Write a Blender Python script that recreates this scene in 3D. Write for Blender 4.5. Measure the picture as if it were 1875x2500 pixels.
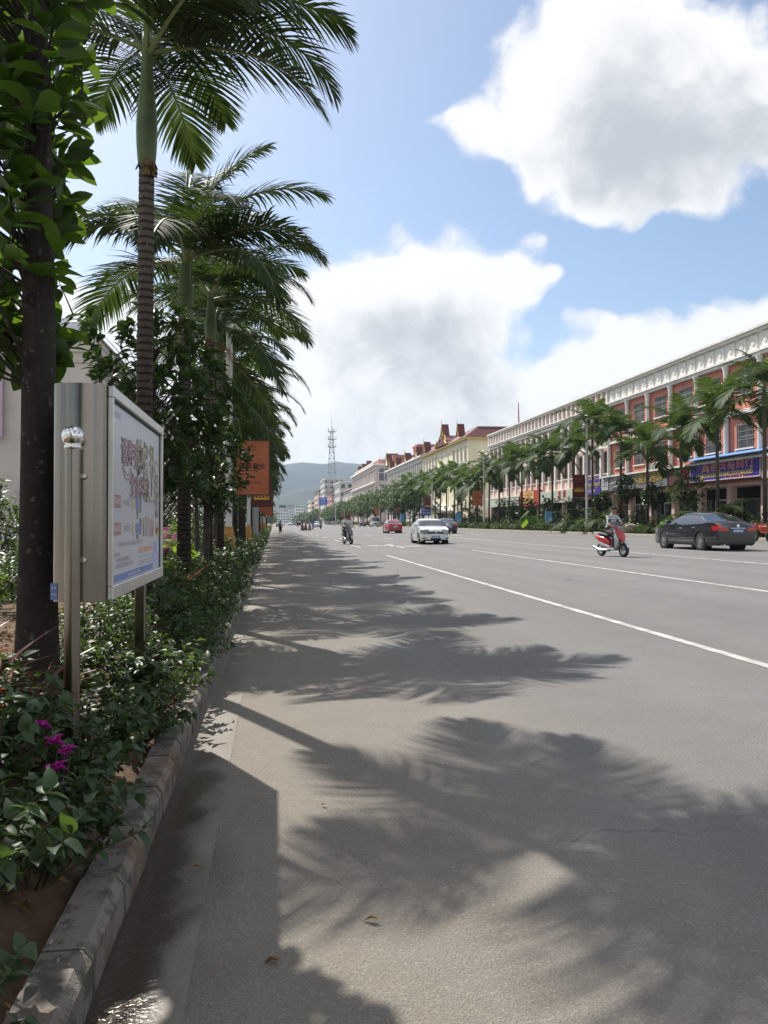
import bpy, bmesh, math, random
import numpy as np
from mathutils import Vector, Matrix

for o in list(bpy.data.objects): bpy.data.objects.remove(o)
SC = bpy.context.scene
COL = SC.collection
R = math.radians

# ---------------------------------------------------------------- camera
cam_d = bpy.data.cameras.new("camera")
cam_d.sensor_fit = 'HORIZONTAL'; cam_d.sensor_width = 36.0; cam_d.lens = 37.5
cam_d.clip_start = 0.05; cam_d.clip_end = 20000
cam = bpy.data.objects.new("camera", cam_d); COL.objects.link(cam)
cam.location = (0, 0, 1.4)
cam.rotation_euler = (R(90.75), 0, R(-7.83))
SC.camera = cam

# ---------------------------------------------------------------- exposure
EXPO = 0.55
SKY = 0.098
vs = SC.view_settings
vs.view_transform = 'Standard'; vs.look = 'None'; vs.gamma = 1.0; vs.exposure = EXPO; vs.use_curve_mapping = False
SC.render.engine = 'CYCLES'
cy = SC.cycles
cy.use_denoising = True; cy.max_bounces = 6; cy.diffuse_bounces = 3; cy.glossy_bounces = 3
cy.transmission_bounces = 4; cy.transparent_max_bounces = 8; cy.volume_bounces = 0
cy.caustics_reflective = False; cy.caustics_refractive = False
cy.sample_clamp_indirect = 6.0

# ---------------------------------------------------------------- sun (in front of the camera, to its left)
SUN_TO = Vector((-0.39, 0.80, 1.0)).normalized()
SUN_EL = math.asin(SUN_TO.z); SUN_AZ = math.atan2(SUN_TO.x, SUN_TO.y)
sd = bpy.data.lights.new("sun", 'SUN'); sd.energy = 4.6; sd.angle = R(0.53); sd.color = (1.0, 0.95, 0.87)
sun = bpy.data.objects.new("sun", sd); COL.objects.link(sun)
sun.rotation_euler = (-SUN_TO).to_track_quat('-Z', 'Y').to_euler()
sun.location = (-20, 30, 40)

# ---------------------------------------------------------------- sky with cumulus clouds
world = bpy.data.worlds.new("World"); SC.world = world; world.use_nodes = True

def node(nt, typ, ins=None, **kw):
    n = nt.nodes.new(typ)
    for k, v in kw.items(): setattr(n, k, v)
    for k, v in (ins or {}).items():
        s = n.inputs[k]
        if isinstance(v, bpy.types.NodeSocket): nt.links.new(v, s)
        else: s.default_value = v
    return n

def mth(nt, op, a, b=None, c=None, clamp=False):
    ins = {0: a}
    if b is not None: ins[1] = b
    if c is not None: ins[2] = c
    n = node(nt, 'ShaderNodeMath', ins, operation=op); n.use_clamp = clamp
    return n.outputs[0]

def sstep(nt, x, lo, hi, a=0.0, b=1.0):
    return node(nt, 'ShaderNodeMapRange', {'Value': x, 'From Min': lo, 'From Max': hi, 'To Min': a, 'To Max': b},
                interpolation_type='SMOOTHSTEP').outputs[0]

# (azimuth, elevation, half widths, strength): the cloud masses seen over the street, in degrees
CLOUDS = [(26.5, 26.0, 8.0, 4.2, .95), (20.0, 25.3, 6.5, 2.9, .8), (13.0, 26.6, 2.4, 1.3, .6), (22.5, 31.0, 5.5, 2.4, .8),
          (34.0, 26.0, 6.0, 4.2, .95), (25.5, 21.6, 4.5, 1.8, .6),
          (9.0, 15.6, 6.0, 3.6, 1.0), (3.0, 14.6, 4.0, 2.4, .7), (17.2, 15.9, 3.0, 1.7, .75), (12.5, 13.0, 6.0, 2.6, .5),
          (33.5, 12.4, 7.5, 2.2, .9), (24.0, 11.4, 5.0, 1.5, .55), (17.0, 9.2, 9.0, 2.3, .75),
          (5.0, 7.6, 13.0, 3.4, .7), (-10, 13.5, 7.0, 3.2, .8), (-18., 8., 12., 5., .6), (2.0, 3.0, 30.0, 3.0, .55), (17.8, 19.0, .9, .8, .4),
          (6.5, 30.5, 7.0, 6.0, -.6), (8.0, 22.6, 8.0, 1.5, -.45), (26.5, 17.2, 5.5, 2.2, -.75), (22.0, 14.6, 1.8, 1.8, -.55), (-4.0, 24.0, 8.0, 6.0, -.4), (14.0, 21.5, 5.0, 1.2, -.3)]

def make_density(full):
    g = bpy.data.node_groups.new("cloud_density", 'ShaderNodeTree')
    g.interface.new_socket("Vector", in_out='INPUT', socket_type='NodeSocketVector')
    g.interface.new_socket("Density", in_out='OUTPUT', socket_type='NodeSocketFloat')
    g.interface.new_socket("Billow", in_out='OUTPUT', socket_type='NodeSocketFloat')
    gi = g.nodes.new('NodeGroupInput'); go = g.nodes.new('NodeGroupOutput')
    v = node(g, 'ShaderNodeVectorMath', {0: gi.outputs[0]}, operation='NORMALIZE').outputs[0]
    w = node(g, 'ShaderNodeTexNoise', {'Vector': v, 'Scale': 9.0, 'Detail': 2.0, 'Roughness': .55})
    wv = node(g, 'ShaderNodeVectorMath', {0: w.outputs['Color'], 1: (.5, .5, .5)}, operation='SUBTRACT').outputs[0]
    wv = node(g, 'ShaderNodeVectorMath', {0: wv, 'Scale': .13}, operation='SCALE').outputs[0]
    d = node(g, 'ShaderNodeVectorMath', {0: v, 1: wv}, operation='ADD').outputs[0]
    d = node(g, 'ShaderNodeVectorMath', {0: d}, operation='NORMALIZE').outputs[0]
    s = node(g, 'ShaderNodeSeparateXYZ', {0: d})
    az = mth(g, 'MULTIPLY', mth(g, 'ARCTAN2', s.outputs[0], s.outputs[1]), 180 / math.pi)
    el = mth(g, 'MULTIPLY', mth(g, 'ARCSINE', s.outputs[2]), 180 / math.pi)
    tot = None
    for (a0, e0, ra, re, amp) in CLOUDS:
        da = mth(g, 'DIVIDE', mth(g, 'SUBTRACT', az, a0), ra)
        de = mth(g, 'DIVIDE', mth(g, 'SUBTRACT', el, e0), re)
        q = mth(g, 'ADD', mth(g, 'MULTIPLY', da, da), mth(g, 'MULTIPLY', de, de))
        e = mth(g, 'MULTIPLY', mth(g, 'EXPONENT', mth(g, 'MULTIPLY', q, -1.0)), amp)
        tot = e if tot is None else mth(g, 'ADD', tot, e)
    # the rest of the sky: the same kind of scattered cumulus
    far = mth(g, 'ADD', mth(g, 'POWER', mth(g, 'DIVIDE', mth(g, 'SUBTRACT', az, 8.0), 36.0), 2.0),
              mth(g, 'POWER', mth(g, 'DIVIDE', mth(g, 'SUBTRACT', el, 16.0), 24.0), 2.0))
    wgt = sstep(g, far, .7, 1.4)
    gen = node(g, 'ShaderNodeTexNoise', {'Vector': v, 'Scale': 2.6, 'Detail': 2.0}).outputs['Fac']
    gen = mth(g, 'MULTIPLY', mth(g, 'SUBTRACT', gen, .38), 3.2)
    tot = node(g, 'ShaderNodeMix', {0: wgt, 2: tot, 3: gen}).outputs[0]
    n1 = node(g, 'ShaderNodeTexNoise', {'Vector': v, 'Scale': 13.0, 'Detail': 7.0 if full else 3.0, 'Roughness': .60}).outputs['Fac']
    f = mth(g, 'MULTIPLY', mth(g, 'SUBTRACT', n1, .5), 1.15)
    if full:
        vn = node(g, 'ShaderNodeTexVoronoi', {'Vector': d, 'Scale': 24.0, 'Detail': 2.5, 'Roughness': .55, 'Lacunarity': 2.3}, feature='F1'); vn.normalize = True
        bil = mth(g, 'SUBTRACT', .42, vn.outputs['Distance'])
        f = mth(g, 'ADD', f, mth(g, 'MULTIPLY', bil, .55))
        g.links.new(bil, go.inputs[1])
    g.links.new(mth(g, 'SUBTRACT', mth(g, 'ADD', tot, f), .36), go.inputs[0])
    return g

def make_world():
    nt = world.node_tree; nt.nodes.clear()
    out = nt.nodes.new('ShaderNodeOutputWorld')
    bg = nt.nodes.new('ShaderNodeBackground'); bg.inputs[1].default_value = SKY
    sky = nt.nodes.new('ShaderNodeTexSky'); sky.sky_type = 'NISHITA'; sky.sun_disc = False
    sky.sun_elevation = SUN_EL; sky.sun_rotation = SUN_AZ; sky.air_density = 1.0; sky.dust_density = 1.1; sky.ozone_density = 1.6
    dg = make_density(True); dg2 = make_density(False)
    tc = nt.nodes.new('ShaderNodeTexCoord')
    v = tc.outputs['Generated']
    g1 = nt.nodes.new('ShaderNodeGroup'); g1.node_tree = dg; nt.links.new(v, g1.inputs[0])
    sh = node(nt, 'ShaderNodeVectorMath', {0: v, 1: tuple(SUN_TO * .085)}, operation='ADD').outputs[0]
    g2 = nt.nodes.new('ShaderNodeGroup'); g2.node_tree = dg2; nt.links.new(sh, g2.inputs[0])
    k = 1.0 / (SKY * 2 ** EXPO)
    alpha = sstep(nt, g1.outputs[0], -.14, .30)
    lit = sstep(nt, mth(nt, 'ADD', mth(nt, 'MULTIPLY', g2.outputs[0], .62), mth(nt, 'SUBTRACT', mth(nt, 'MULTIPLY', g1.outputs[0], .38), mth(nt, 'MULTIPLY', g1.outputs[1], .95))), .18, .95)
    cl = node(nt, 'ShaderNodeMix', {0: lit, 6: (1.02 * k, 1.02 * k, 1.03 * k, 1), 7: (.56 * k, .595 * k, .65 * k, 1)}, data_type='RGBA').outputs[2]
    mix = node(nt, 'ShaderNodeMix', {0: alpha, 6: sky.outputs[0], 7: cl}, data_type='RGBA').outputs[2]
    nt.links.new(mix, bg.inputs[0]); nt.links.new(bg.outputs[0], out.inputs[0])
make_world()
world.cycles.sampling_method = 'MANUAL'; world.cycles.sample_map_resolution = 256

# ---------------------------------------------------------------- helpers
rnd = random.Random(7)
npr = np.random.default_rng(11)

def tag(o, label=None, cat=None, group=None, kind=None):
    if label: o["label"] = label
    if cat: o["category"] = cat
    if group: o["group"] = group
    if kind: o["kind"] = kind
    return o

def empty(name, loc=(0, 0, 0), rz=0.0, label=None, cat=None, group=None):
    o = bpy.data.objects.new(name, None); COL.objects.link(o)
    o.empty_display_size = .2
    o.location = loc; o.rotation_euler = (0, 0, rz)
    return tag(o, label, cat, group)

def link(name, me, parent=None, loc=None, rot=None, scale=None):
    o = bpy.data.objects.new(name, me); COL.objects.link(o)
    if parent is not None: o.parent = parent
    if loc is not None: o.location = loc
    if rot is not None: o.rotation_euler = rot
    if scale is not None: o.scale = scale if hasattr(scale, '__len__') else (scale,) * 3
    return o

def copy_tree(o, parent=None):
    c = o.copy(); COL.objects.link(c); c.parent = parent
    for ch in list(o.children): copy_tree(ch, c)
    return c

ORD = "first second third fourth fifth sixth seventh eighth ninth tenth eleventh twelfth thirteenth fourteenth fifteenth sixteenth seventeenth eighteenth nineteenth".split()
TENS = {20: "twent", 30: "thirt", 40: "fort", 50: "fift", 60: "sixt", 70: "sevent", 80: "eight", 90: "ninet"}
def nth(i):
    i += 1
    if i < 20: return ORD[i - 1]
    if i >= 100: return "hundred-and-" + (nth(i - 101) if i > 100 else "zeroth")
    t, u = i // 10 * 10, i % 10
    return TENS[t] + ("ieth" if u == 0 else "y-" + ORD[u - 1])

def fast_mesh(name, verts, faces, mats, smooth=False, midx=None):
    """verts (n,3) array, faces (m,k) array of one arity"""
    verts = np.asarray(verts, dtype=np.float32); faces = np.asarray(faces, dtype=np.int32)
    me = bpy.data.meshes.new(name)
    me.vertices.add(len(verts)); me.vertices.foreach_set("co", verts.ravel())
    k = faces.shape[1]
    me.loops.add(faces.size); me.loops.foreach_set("vertex_index", faces.ravel())
    me.polygons.add(len(faces))
    me.polygons.foreach_set("loop_start", np.arange(0, faces.size, k, dtype=np.int32))
    if midx is not None: me.polygons.foreach_set("material_index", np.asarray(midx, dtype=np.int32))
    if smooth: me.polygons.foreach_set("use_smooth", np.ones(len(faces), dtype=bool))
    me.update(calc_edges=True)
    for m in (mats if isinstance(mats, (list, tuple)) else [mats]): me.materials.append(m)
    return me

class MB:
    def __init__(s): s.v = []; s.f = []
    def add(s, vs_, fs):
        b = len(s.v); s.v.extend([tuple(p) for p in vs_]); s.f.extend([tuple(i + b for i in f) for f in fs]); return s
    def box(s, x0, x1, y0, y1, z0, z1):
        return s.add([(x0, y0, z0), (x1, y0, z0), (x1, y1, z0), (x0, y1, z0), (x0, y0, z1), (x1, y0, z1), (x1, y1, z1), (x0, y1, z1)],
                     [(0, 3, 2, 1), (4, 5, 6, 7), (0, 1, 5, 4), (1, 2, 6, 5), (2, 3, 7, 6), (3, 0, 4, 7)])
    def bbox(s, x0, x1, y0, y1, z0, z1, b=.01):
        """box with chamfered edges along all three directions"""
        vs_ = []; idx = {}
        for ix, (X, sx) in enumerate(((x0, 1), (x1, -1))):
            for iy, (Y, sy) in enumerate(((y0, 1), (y1, -1))):
                for iz, (Z, sz) in enumerate(((z0, 1), (z1, -1))):
                    for ax in range(3):
                        p = [X + sx * b, Y + sy * b, Z + sz * b]; p[ax] = (X, Y, Z)[ax]
                        idx[(ix, iy, iz, ax)] = len(vs_); vs_.append(p)
        g = lambda *a: idx[a]
        fs = []
        fs.append([g(0, 0, 0, 0), g(0, 0, 1, 0), g(0, 1, 1, 0), g(0, 1, 0, 0)]); fs.append([g(1, 0, 0, 0), g(1, 1, 0, 0), g(1, 1, 1, 0), g(1, 0, 1, 0)])
        fs.append([g(0, 0, 0, 1), g(1, 0, 0, 1), g(1, 0, 1, 1), g(0, 0, 1, 1)]); fs.append([g(0, 1, 0, 1), g(0, 1, 1, 1), g(1, 1, 1, 1), g(1, 1, 0, 1)])
        fs.append([g(0, 0, 0, 2), g(0, 1, 0, 2), g(1, 1, 0, 2), g(1, 0, 0, 2)]); fs.append([g(0, 0, 1, 2), g(1, 0, 1, 2), g(1, 1, 1, 2), g(0, 1, 1, 2)])
        for a in (0, 1):
            for c in (0, 1):
                fs.append([g(a, c, 0, 0), g(a, c, 1, 0), g(a, c, 1, 1), g(a, c, 0, 1)])
                fs.append([g(a, 0, c, 0), g(a, 1, c, 0), g(a, 1, c, 2), g(a, 0, c, 2)])
                fs.append([g(0, a, c, 1), g(1, a, c, 1), g(1, a, c, 2), g(0, a, c, 2)])
        for a in (0, 1):
            for c in (0, 1):
                for d in (0, 1): fs.append([g(a, c, d, 0), g(a, c, d, 1), g(a, c, d, 2)])
        return s.add(vs_, fs)
    def obox(s, c, ax, ay, az):
        c = Vector(c); ax = Vector(ax); ay = Vector(ay); az = Vector(az)
        vs_ = [c + i * ax + j * ay + k * az for k in (-1, 1) for (i, j) in ((-1, -1), (1, -1), (1, 1), (-1, 1))]
        return s.add(vs_, [(0, 3, 2, 1), (4, 5, 6, 7), (0, 1, 5, 4), (1, 2, 6, 5), (2, 3, 7, 6), (3, 0, 4, 7)])
    def quad(s, a, b, c, d): return s.add([a, b, c, d], [(0, 1, 2, 3)])
    def bar(s, p, q, r=.02, n=4):
        return s.tube([p, q], [r, r], n)
    def tube(s, pts, rad, n=8, cap=True):
        pts = [Vector(p) for p in pts]; b = len(s.v); m = len(pts)
        if not hasattr(rad, '__len__'): rad = [rad] * m
        up = Vector((0, 0, 1))
        d0 = (pts[1] - pts[0]).normalized()
        x = d0.cross(up if abs(d0.z) < .9 else Vector((1, 0, 0))).normalized()
        for i, p in enumerate(pts):
            d = (pts[min(i + 1, m - 1)] - pts[max(i - 1, 0)]).normalized()
            x = (x - d * x.dot(d)).normalized(); y = d.cross(x)
            for k in range(n):
                a = 2 * math.pi * (k + .5) / n
                s.v.append(tuple(p + (x * math.cos(a) + y * math.sin(a)) * rad[i]))
        for i in range(m - 1):
            for k in range(n):
                k2 = (k + 1) % n
                s.f.append((b + i * n + k, b + i * n + k2, b + (i + 1) * n + k2, b + (i + 1) * n + k))
        if cap:
            s.f.append(tuple(b + k for k in reversed(range(n)))); s.f.append(tuple(b + (m - 1) * n + k for k in range(n)))
        return s
    def lathe(s, prof, c=(0, 0, 0), n=16, axis='z', cap=True):
        b = len(s.v); c = Vector(c)
        for (r, h) in prof:
            for k in range(n):
                a = 2 * math.pi * k / n; q = (r * math.cos(a), r * math.sin(a), h)
                if axis == 'y': q = (q[0], q[2], q[1])
                if axis == 'x': q = (q[2], q[0], q[1])
                s.v.append(tuple(c + Vector(q)))
        for i in range(len(prof) - 1):
            for k in range(n):
                k2 = (k + 1) % n
                s.f.append((b + i * n + k, b + i * n + k2, b + (i + 1) * n + k2, b + (i + 1) * n + k))
        if cap:
            s.f.append(tuple(b + k for k in reversed(range(n)))); s.f.append(tuple(b + (len(prof) - 1) * n + k for k in range(n)))
        return s
    def prism(s, poly, axis, a0, a1):
        """poly: 2D points; axis 'x','y','z' = extrusion direction from a0 to a1"""
        n = len(poly); b = len(s.v)
        for a in (a0, a1):
            for (u, w) in poly:
                s.v.append({'x': (a, u, w), 'y': (u, a, w), 'z': (u, w, a)}[axis])
        s.f.append(tuple(b + k for k in reversed(range(n)))); s.f.append(tuple(b + n + k for k in range(n)))
        for k in range(n):
            k2 = (k + 1) % n; s.f.append((b + k, b + k2, b + n + k2, b + n + k))
        return s
    def grid(s, P):
        """P[i][j] points"""
        b = len(s.v); n = len(P); m = len(P[0])
        for row in P: s.v.extend([tuple(p) for p in row])
        for i in range(n - 1):
            for j in range(m - 1):
                s.f.append((b + i * m + j, b + i * m + j + 1, b + (i + 1) * m + j + 1, b + (i + 1) * m + j))
        return s
    def mesh(s, name, mats, smooth=False, off=None, fix=True):
        me = bpy.data.meshes.new(name)
        vv = s.v if off is None else [(p[0] - off[0], p[1] - off[1], p[2] - off[2]) for p in s.v]
        me.from_pydata(vv, [], s.f); me.update()
        if fix:
            bm = bmesh.new(); bm.from_mesh(me); bmesh.ops.recalc_face_normals(bm, faces=bm.faces); bm.to_mesh(me); bm.free()
        if smooth:
            me.polygons.foreach_set("use_smooth", [True] * len(me.polygons))
            if smooth != 'all':
                try: me.set_sharp_from_angle(angle=R(38))
                except Exception: pass
        for m in (mats if isinstance(mats, (list, tuple)) else [mats]): me.materials.append(m)
        return me
    def build(s, name, mats, parent=None, smooth=False, off=None, world=True):
        """vertices given in world coordinates; the parent's (unrotated) location is taken off when world is set"""
        if parent is not None and world and off is None:
            off = Vector(parent.location); p = parent.parent
            while p is not None: off = off + Vector(p.location); p = p.parent
        return link(name, s.mesh(name, mats, smooth, off), parent)

WORK = bpy.data.scenes.new("work")          # scratch scene, removed at the end: evaluates one object at a time
def eval_mesh(o):
    WORK.collection.objects.link(o); vl = WORK.view_layers[0]; vl.update(); dg = vl.depsgraph
    me = bpy.data.meshes.new_from_object(o.evaluated_get(dg)); WORK.collection.objects.unlink(o); return me

def text_mesh(body, size, mat, align='CENTER', extrude=0.0, sx=1.0, bold=0.0):
    c = bpy.data.curves.new("text", 'FONT'); c.body = body; c.size = size; c.align_x = align; c.align_y = 'CENTER'
    c.extrude = extrude; c.offset = bold; c.resolution_u = 2; c.fill_mode = 'FRONT' if extrude == 0 else 'BOTH'
    o = bpy.data.objects.new("text", c); me = eval_mesh(o); bpy.data.objects.remove(o); bpy.data.curves.remove(c)
    me.materials.clear(); me.materials.append(mat)
    if sx != 1.0: me.transform(Matrix.Diagonal((sx, 1, 1, 1)))
    return me

FACE_ROAD = Matrix(((0, 0, 1), (1, 0, 0), (0, 1, 0)))     # text plane facing +X (left-hand things), reading along +Y
def text(name, body, size, mat, parent, loc, facing, extrude=0.0, sx=1.0, bold=0.0):
    """facing: '+x' reads along +Y, '-x' reads along -Y, '-y' reads along +X (faces the camera end of the street)"""
    me = text_mesh(body, size, mat, extrude=extrude, sx=sx, bold=bold)
    rot = {'+x': (R(90), 0, R(90)), '-x': (R(90), 0, R(-90)), '-y': (R(90), 0, 0)}[facing]
    l = Vector(loc)
    if parent is not None:
        l = l - Vector(parent.location); p = parent.parent
        while p is not None: l = l - Vector(p.location); p = p.parent
    return link(name, me, parent, loc=l, rot=rot)

# ---------------------------------------------------------------- materials
MAT = {}
def M(name, col, rough=.6, metal=0.0, var=.10, scale=6.0, bump=0.0, bscale=40.0, spec=.5, coat=0.0, rnd_obj=0.0, aniso=0.0, emis=0.0, detail=5.0, rvar=0.0, streak=0.0):
    if name in MAT: return MAT[name]
    m = bpy.data.materials.new(name); m.use_nodes = True; nt = m.node_tree
    b = nt.nodes['Principled BSDF']
    tc = nt.nodes.new('ShaderNodeTexCoord')
    c = (col[0], col[1], col[2], 1)
    base = None
    if var > 0:
        n = node(nt, 'ShaderNodeTexNoise', {'Vector': tc.outputs['Object'], 'Scale': scale, 'Detail': detail, 'Roughness': .6})
        fac = sstep(nt, n.outputs['Fac'], .25, .75, 1 - var, 1 + var)
        if streak > 0:
            sv = node(nt, 'ShaderNodeVectorMath', {0: tc.outputs['Object'], 1: (2.2, 2.2, .10)}, operation='MULTIPLY').outputs[0]
            sn = node(nt, 'ShaderNodeTexNoise', {'Vector': sv, 'Scale': 1.6, 'Detail': 6.0, 'Roughness': .7}).outputs['Fac']
            fac = mth(nt, 'MULTIPLY', fac, sstep(nt, sn, .45, .72, 1.0, 1.0 - streak))
        if rnd_obj > 0:
            oi = nt.nodes.new('ShaderNodeObjectInfo')
            fac = mth(nt, 'MULTIPLY', fac, node(nt, 'ShaderNodeMapRange', {'Value': oi.outputs['Random'], 'To Min': 1 - rnd_obj, 'To Max': 1 + rnd_obj}).outputs[0])
        base = node(nt, 'ShaderNodeVectorMath', {0: c[:3], 'Scale': fac}, operation='SCALE').outputs[0]
        nt.links.new(base, b.inputs['Base Color'])
        if rvar > 0: nt.links.new(sstep(nt, n.outputs['Fac'], .3, .7, rough - rvar, rough + rvar), b.inputs['Roughness'])
    else: b.inputs['Base Color'].default_value = c
    if rvar == 0: b.inputs['Roughness'].default_value = rough
    b.inputs['Metallic'].default_value = metal; b.inputs['Specular IOR Level'].default_value = spec
    b.inputs['Coat Weight'].default_value = coat; b.inputs['Coat Roughness'].default_value = .05
    if emis > 0: b.inputs['Emission Color'].default_value = c; b.inputs['Emission Strength'].default_value = emis
    if bump > 0:
        n2 = node(nt, 'ShaderNodeTexNoise', {'Vector': tc.outputs['Object'], 'Scale': bscale, 'Detail': 6.0, 'Roughness': .65})
        bp = node(nt, 'ShaderNodeBump', {'Height': n2.outputs['Fac'], 'Strength': bump, 'Distance': .02})
        nt.links.new(bp.outputs[0], b.inputs['Normal'])
    MAT[name] = m
    return m

def leafmat(name, col, tcol, trans=.35, rough=.38, var=.35, spec=.5, rnd_obj=.15):
    """leaf: glossy top, light shining through; each leaf its own tint"""
    if name in MAT: return MAT[name]
    m = bpy.data.materials.new(name); m.use_nodes = True; nt = m.node_tree
    b = nt.nodes['Principled BSDF']; out = nt.nodes['Material Output']
    geo = nt.nodes.new('ShaderNodeNewGeometry'); oi = nt.nodes.new('ShaderNodeObjectInfo')
    tc = nt.nodes.new('ShaderNodeTexCoord')
    rn = node(nt, 'ShaderNodeTexNoise', {'Vector': tc.outputs['Object'], 'Scale': 3.0, 'Detail': 2.0}).outputs['Fac']
    f = mth(nt, 'ADD', mth(nt, 'MULTIPLY', geo.outputs['Random Per Island'], .55), mth(nt, 'ADD', mth(nt, 'MULTIPLY', oi.outputs['Random'], rnd_obj), mth(nt, 'MULTIPLY', rn, .3)))
    f = node(nt, 'ShaderNodeMapRange', {'Value': f, 'From Max': .85 + rnd_obj, 'To Min': 1 - var, 'To Max': 1 + var}).outputs[0]
    cc = node(nt, 'ShaderNodeVectorMath', {0: col, 'Scale': f}, operation='SCALE').outputs[0]
    hs = node(nt, 'ShaderNodeHueSaturation', {'Color': cc, 'Hue': mth(nt, 'ADD', mth(nt, 'MULTIPLY', geo.outputs['Random Per Island'], .05), .475)}).outputs[0]
    nt.links.new(hs, b.inputs['Base Color']); b.inputs['Roughness'].default_value = rough; b.inputs['Specular IOR Level'].default_value = spec
    tr = nt.nodes.new('ShaderNodeBsdfTranslucent')
    nt.links.new(node(nt, 'ShaderNodeVectorMath', {0: tcol, 'Scale': f}, operation='SCALE').outputs[0], tr.inputs[0])
    mx = node(nt, 'ShaderNodeMixShader', {0: trans, 1: b.outputs[0], 2: tr.outputs[0]})
    nt.links.new(mx.outputs[0], out.inputs[0])
    MAT[name] = m
    return m
# ================================================================ SETTING
def zr(x):
    """height of the crowned carriageway at lateral position x"""
    if x < -.25: return .02 * (x + .53)
    return .02 * (x + .53) if x <= 17 else .3506 + .01 * (x - 17)
KL0, KL1 = -.68, -.535         # kerb on the lightbox side
KR0, KR1 = 25.5, 25.68         # kerb on the shop side
ZV = .60                       # level of the verge and pavement on the shop side

def asphalt_mat():
    m = bpy.data.materials.new("asphalt"); m.use_nodes = True; nt = m.node_tree; b = nt.nodes['Principled BSDF']
    g = nt.nodes.new('ShaderNodeNewGeometry'); P = g.outputs['Position']
    s = node(nt, 'ShaderNodeSeparateXYZ', {0: P})
    fine = node(nt, 'ShaderNodeTexNoise', {'Vector': P, 'Scale': 95.0, 'Detail': 4.0, 'Roughness': .75}).outputs['Fac']
    vor = node(nt, 'ShaderNodeTexVoronoi', {'Vector': P, 'Scale': 120.0}, feature='F1')
    med = node(nt, 'ShaderNodeTexNoise', {'Vector': P, 'Scale': 2.2, 'Detail': 6.0, 'Roughness': .65}).outputs['Fac']
    big = node(nt, 'ShaderNodeTexNoise', {'Vector': P, 'Scale': .16, 'Detail': 3.0}).outputs['Fac']
    st = node(nt, 'ShaderNodeVectorMath', {0: P, 1: (1.0, .035, 1.0)}, operation='MULTIPLY').outputs[0]
    track = node(nt, 'ShaderNodeTexNoise', {'Vector': st, 'Scale': 1.1, 'Detail': 3.0}).outputs['Fac']
    f = mth(nt, 'ADD', mth(nt, 'MULTIPLY', mth(nt, 'SUBTRACT', fine, .5), .85), mth(nt, 'MULTIPLY', mth(nt, 'SUBTRACT', med, .5), .35))
    f = mth(nt, 'ADD', f, mth(nt, 'MULTIPLY', mth(nt, 'SUBTRACT', big, .5), .35))
    f = mth(nt, 'ADD', f, mth(nt, 'MULTIPLY', mth(nt, 'SUBTRACT', track, .5), .45))
    vc = node(nt, 'ShaderNodeSeparateColor', {0: vor.outputs['Color']}).outputs[0]
    f = mth(nt, 'ADD', f, mth(nt, 'MULTIPLY', sstep(nt, vc, .82, .95), .24))
    f = mth(nt, 'ADD', f, 1.0)
    lane = mth(nt, 'ABSOLUTE', mth(nt, 'SUBTRACT', mth(nt, 'FRACT', mth(nt, 'DIVIDE', mth(nt, 'ADD', s.outputs[0], 1.9), 2.1)), .5))
    f = mth(nt, 'MULTIPLY', f, mth(nt, 'SUBTRACT', 1.0, mth(nt, 'MULTIPLY', sstep(nt, lane, .12, .42), mth(nt, 'MULTIPLY', sstep(nt, track, .35, .65), .13))))
    oil = node(nt, 'ShaderNodeTexNoise', {'Vector': P, 'Scale': .8, 'Detail': 2.0}).outputs['Fac']
    f = mth(nt, 'MULTIPLY', f, mth(nt, 'SUBTRACT', 1.0, mth(nt, 'MULTIPLY', sstep(nt, oil, .68, .76), .22)))
    # hairline cracks
    wp = node(nt, 'ShaderNodeTexNoise', {'Vector': P, 'Scale': 1.3, 'Detail': 4.0}).outputs['Color']
    wv = node(nt, 'ShaderNodeVectorMath', {0: wp, 'Scale': .9}, operation='SCALE').outputs[0]
    cv = node(nt, 'ShaderNodeTexVoronoi', {'Vector': node(nt, 'ShaderNodeVectorMath', {0: P, 1: wv}, operation='ADD').outputs[0], 'Scale': .17}, feature='DISTANCE_TO_EDGE').outputs[0]
    crack = mth(nt, 'MULTIPLY', sstep(nt, cv, .0009, .0022, 1.0, 0.0), sstep(nt, big, .47, .55))
    f = mth(nt, 'MULTIPLY', f, mth(nt, 'SUBTRACT', 1.0, mth(nt, 'MULTIPLY', crack, .4)))
    # pale dust washed towards the gutter
    dn = mth(nt, 'ADD', mth(nt, 'MULTIPLY', mth(nt, 'SUBTRACT', med, .5), 1.6), mth(nt, 'MULTIPLY', mth(nt, 'SUBTRACT', big, .5), 4.0))
    dust = sstep(nt, mth(nt, 'ADD', s.outputs[0], dn), -.4, 3.4, 1.0, 0.0)
    grey = node(nt, 'ShaderNodeVectorMath', {0: (.161, .157, .151), 'Scale': f}, operation='SCALE').outputs[0]
    tan = node(nt, 'ShaderNodeVectorMath', {0: (.208, .184, .150), 'Scale': f}, operation='SCALE').outputs[0]
    c = node(nt, 'ShaderNodeMix', {0: dust, 6: grey, 7: tan}, data_type='RGBA').outputs[2]
    # damp run-off beside the gutter
    wn = node(nt, 'ShaderNodeTexNoise', {'Vector': P, 'Scale': 1.7, 'Detail': 5.0, 'Roughness': .6}).outputs['Fac']
    wx = mth(nt, 'ADD', s.outputs[0], mth(nt, 'MULTIPLY', mth(nt, 'SUBTRACT', wn, .5), .75))
    wet = mth(nt, 'MULTIPLY', sstep(nt, wx, -.42, -.12, 1.0, 0.0), sstep(nt, s.outputs[1], 3.2, 4.6, 1.0, .0))
    c = node(nt, 'ShaderNodeMix', {0: mth(nt, 'MULTIPLY', wet, .72), 6: c, 7: (.030, .022, .014, 1)}, data_type='RGBA').outputs[2]
    nt.links.new(c, b.inputs['Base Color'])
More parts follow.
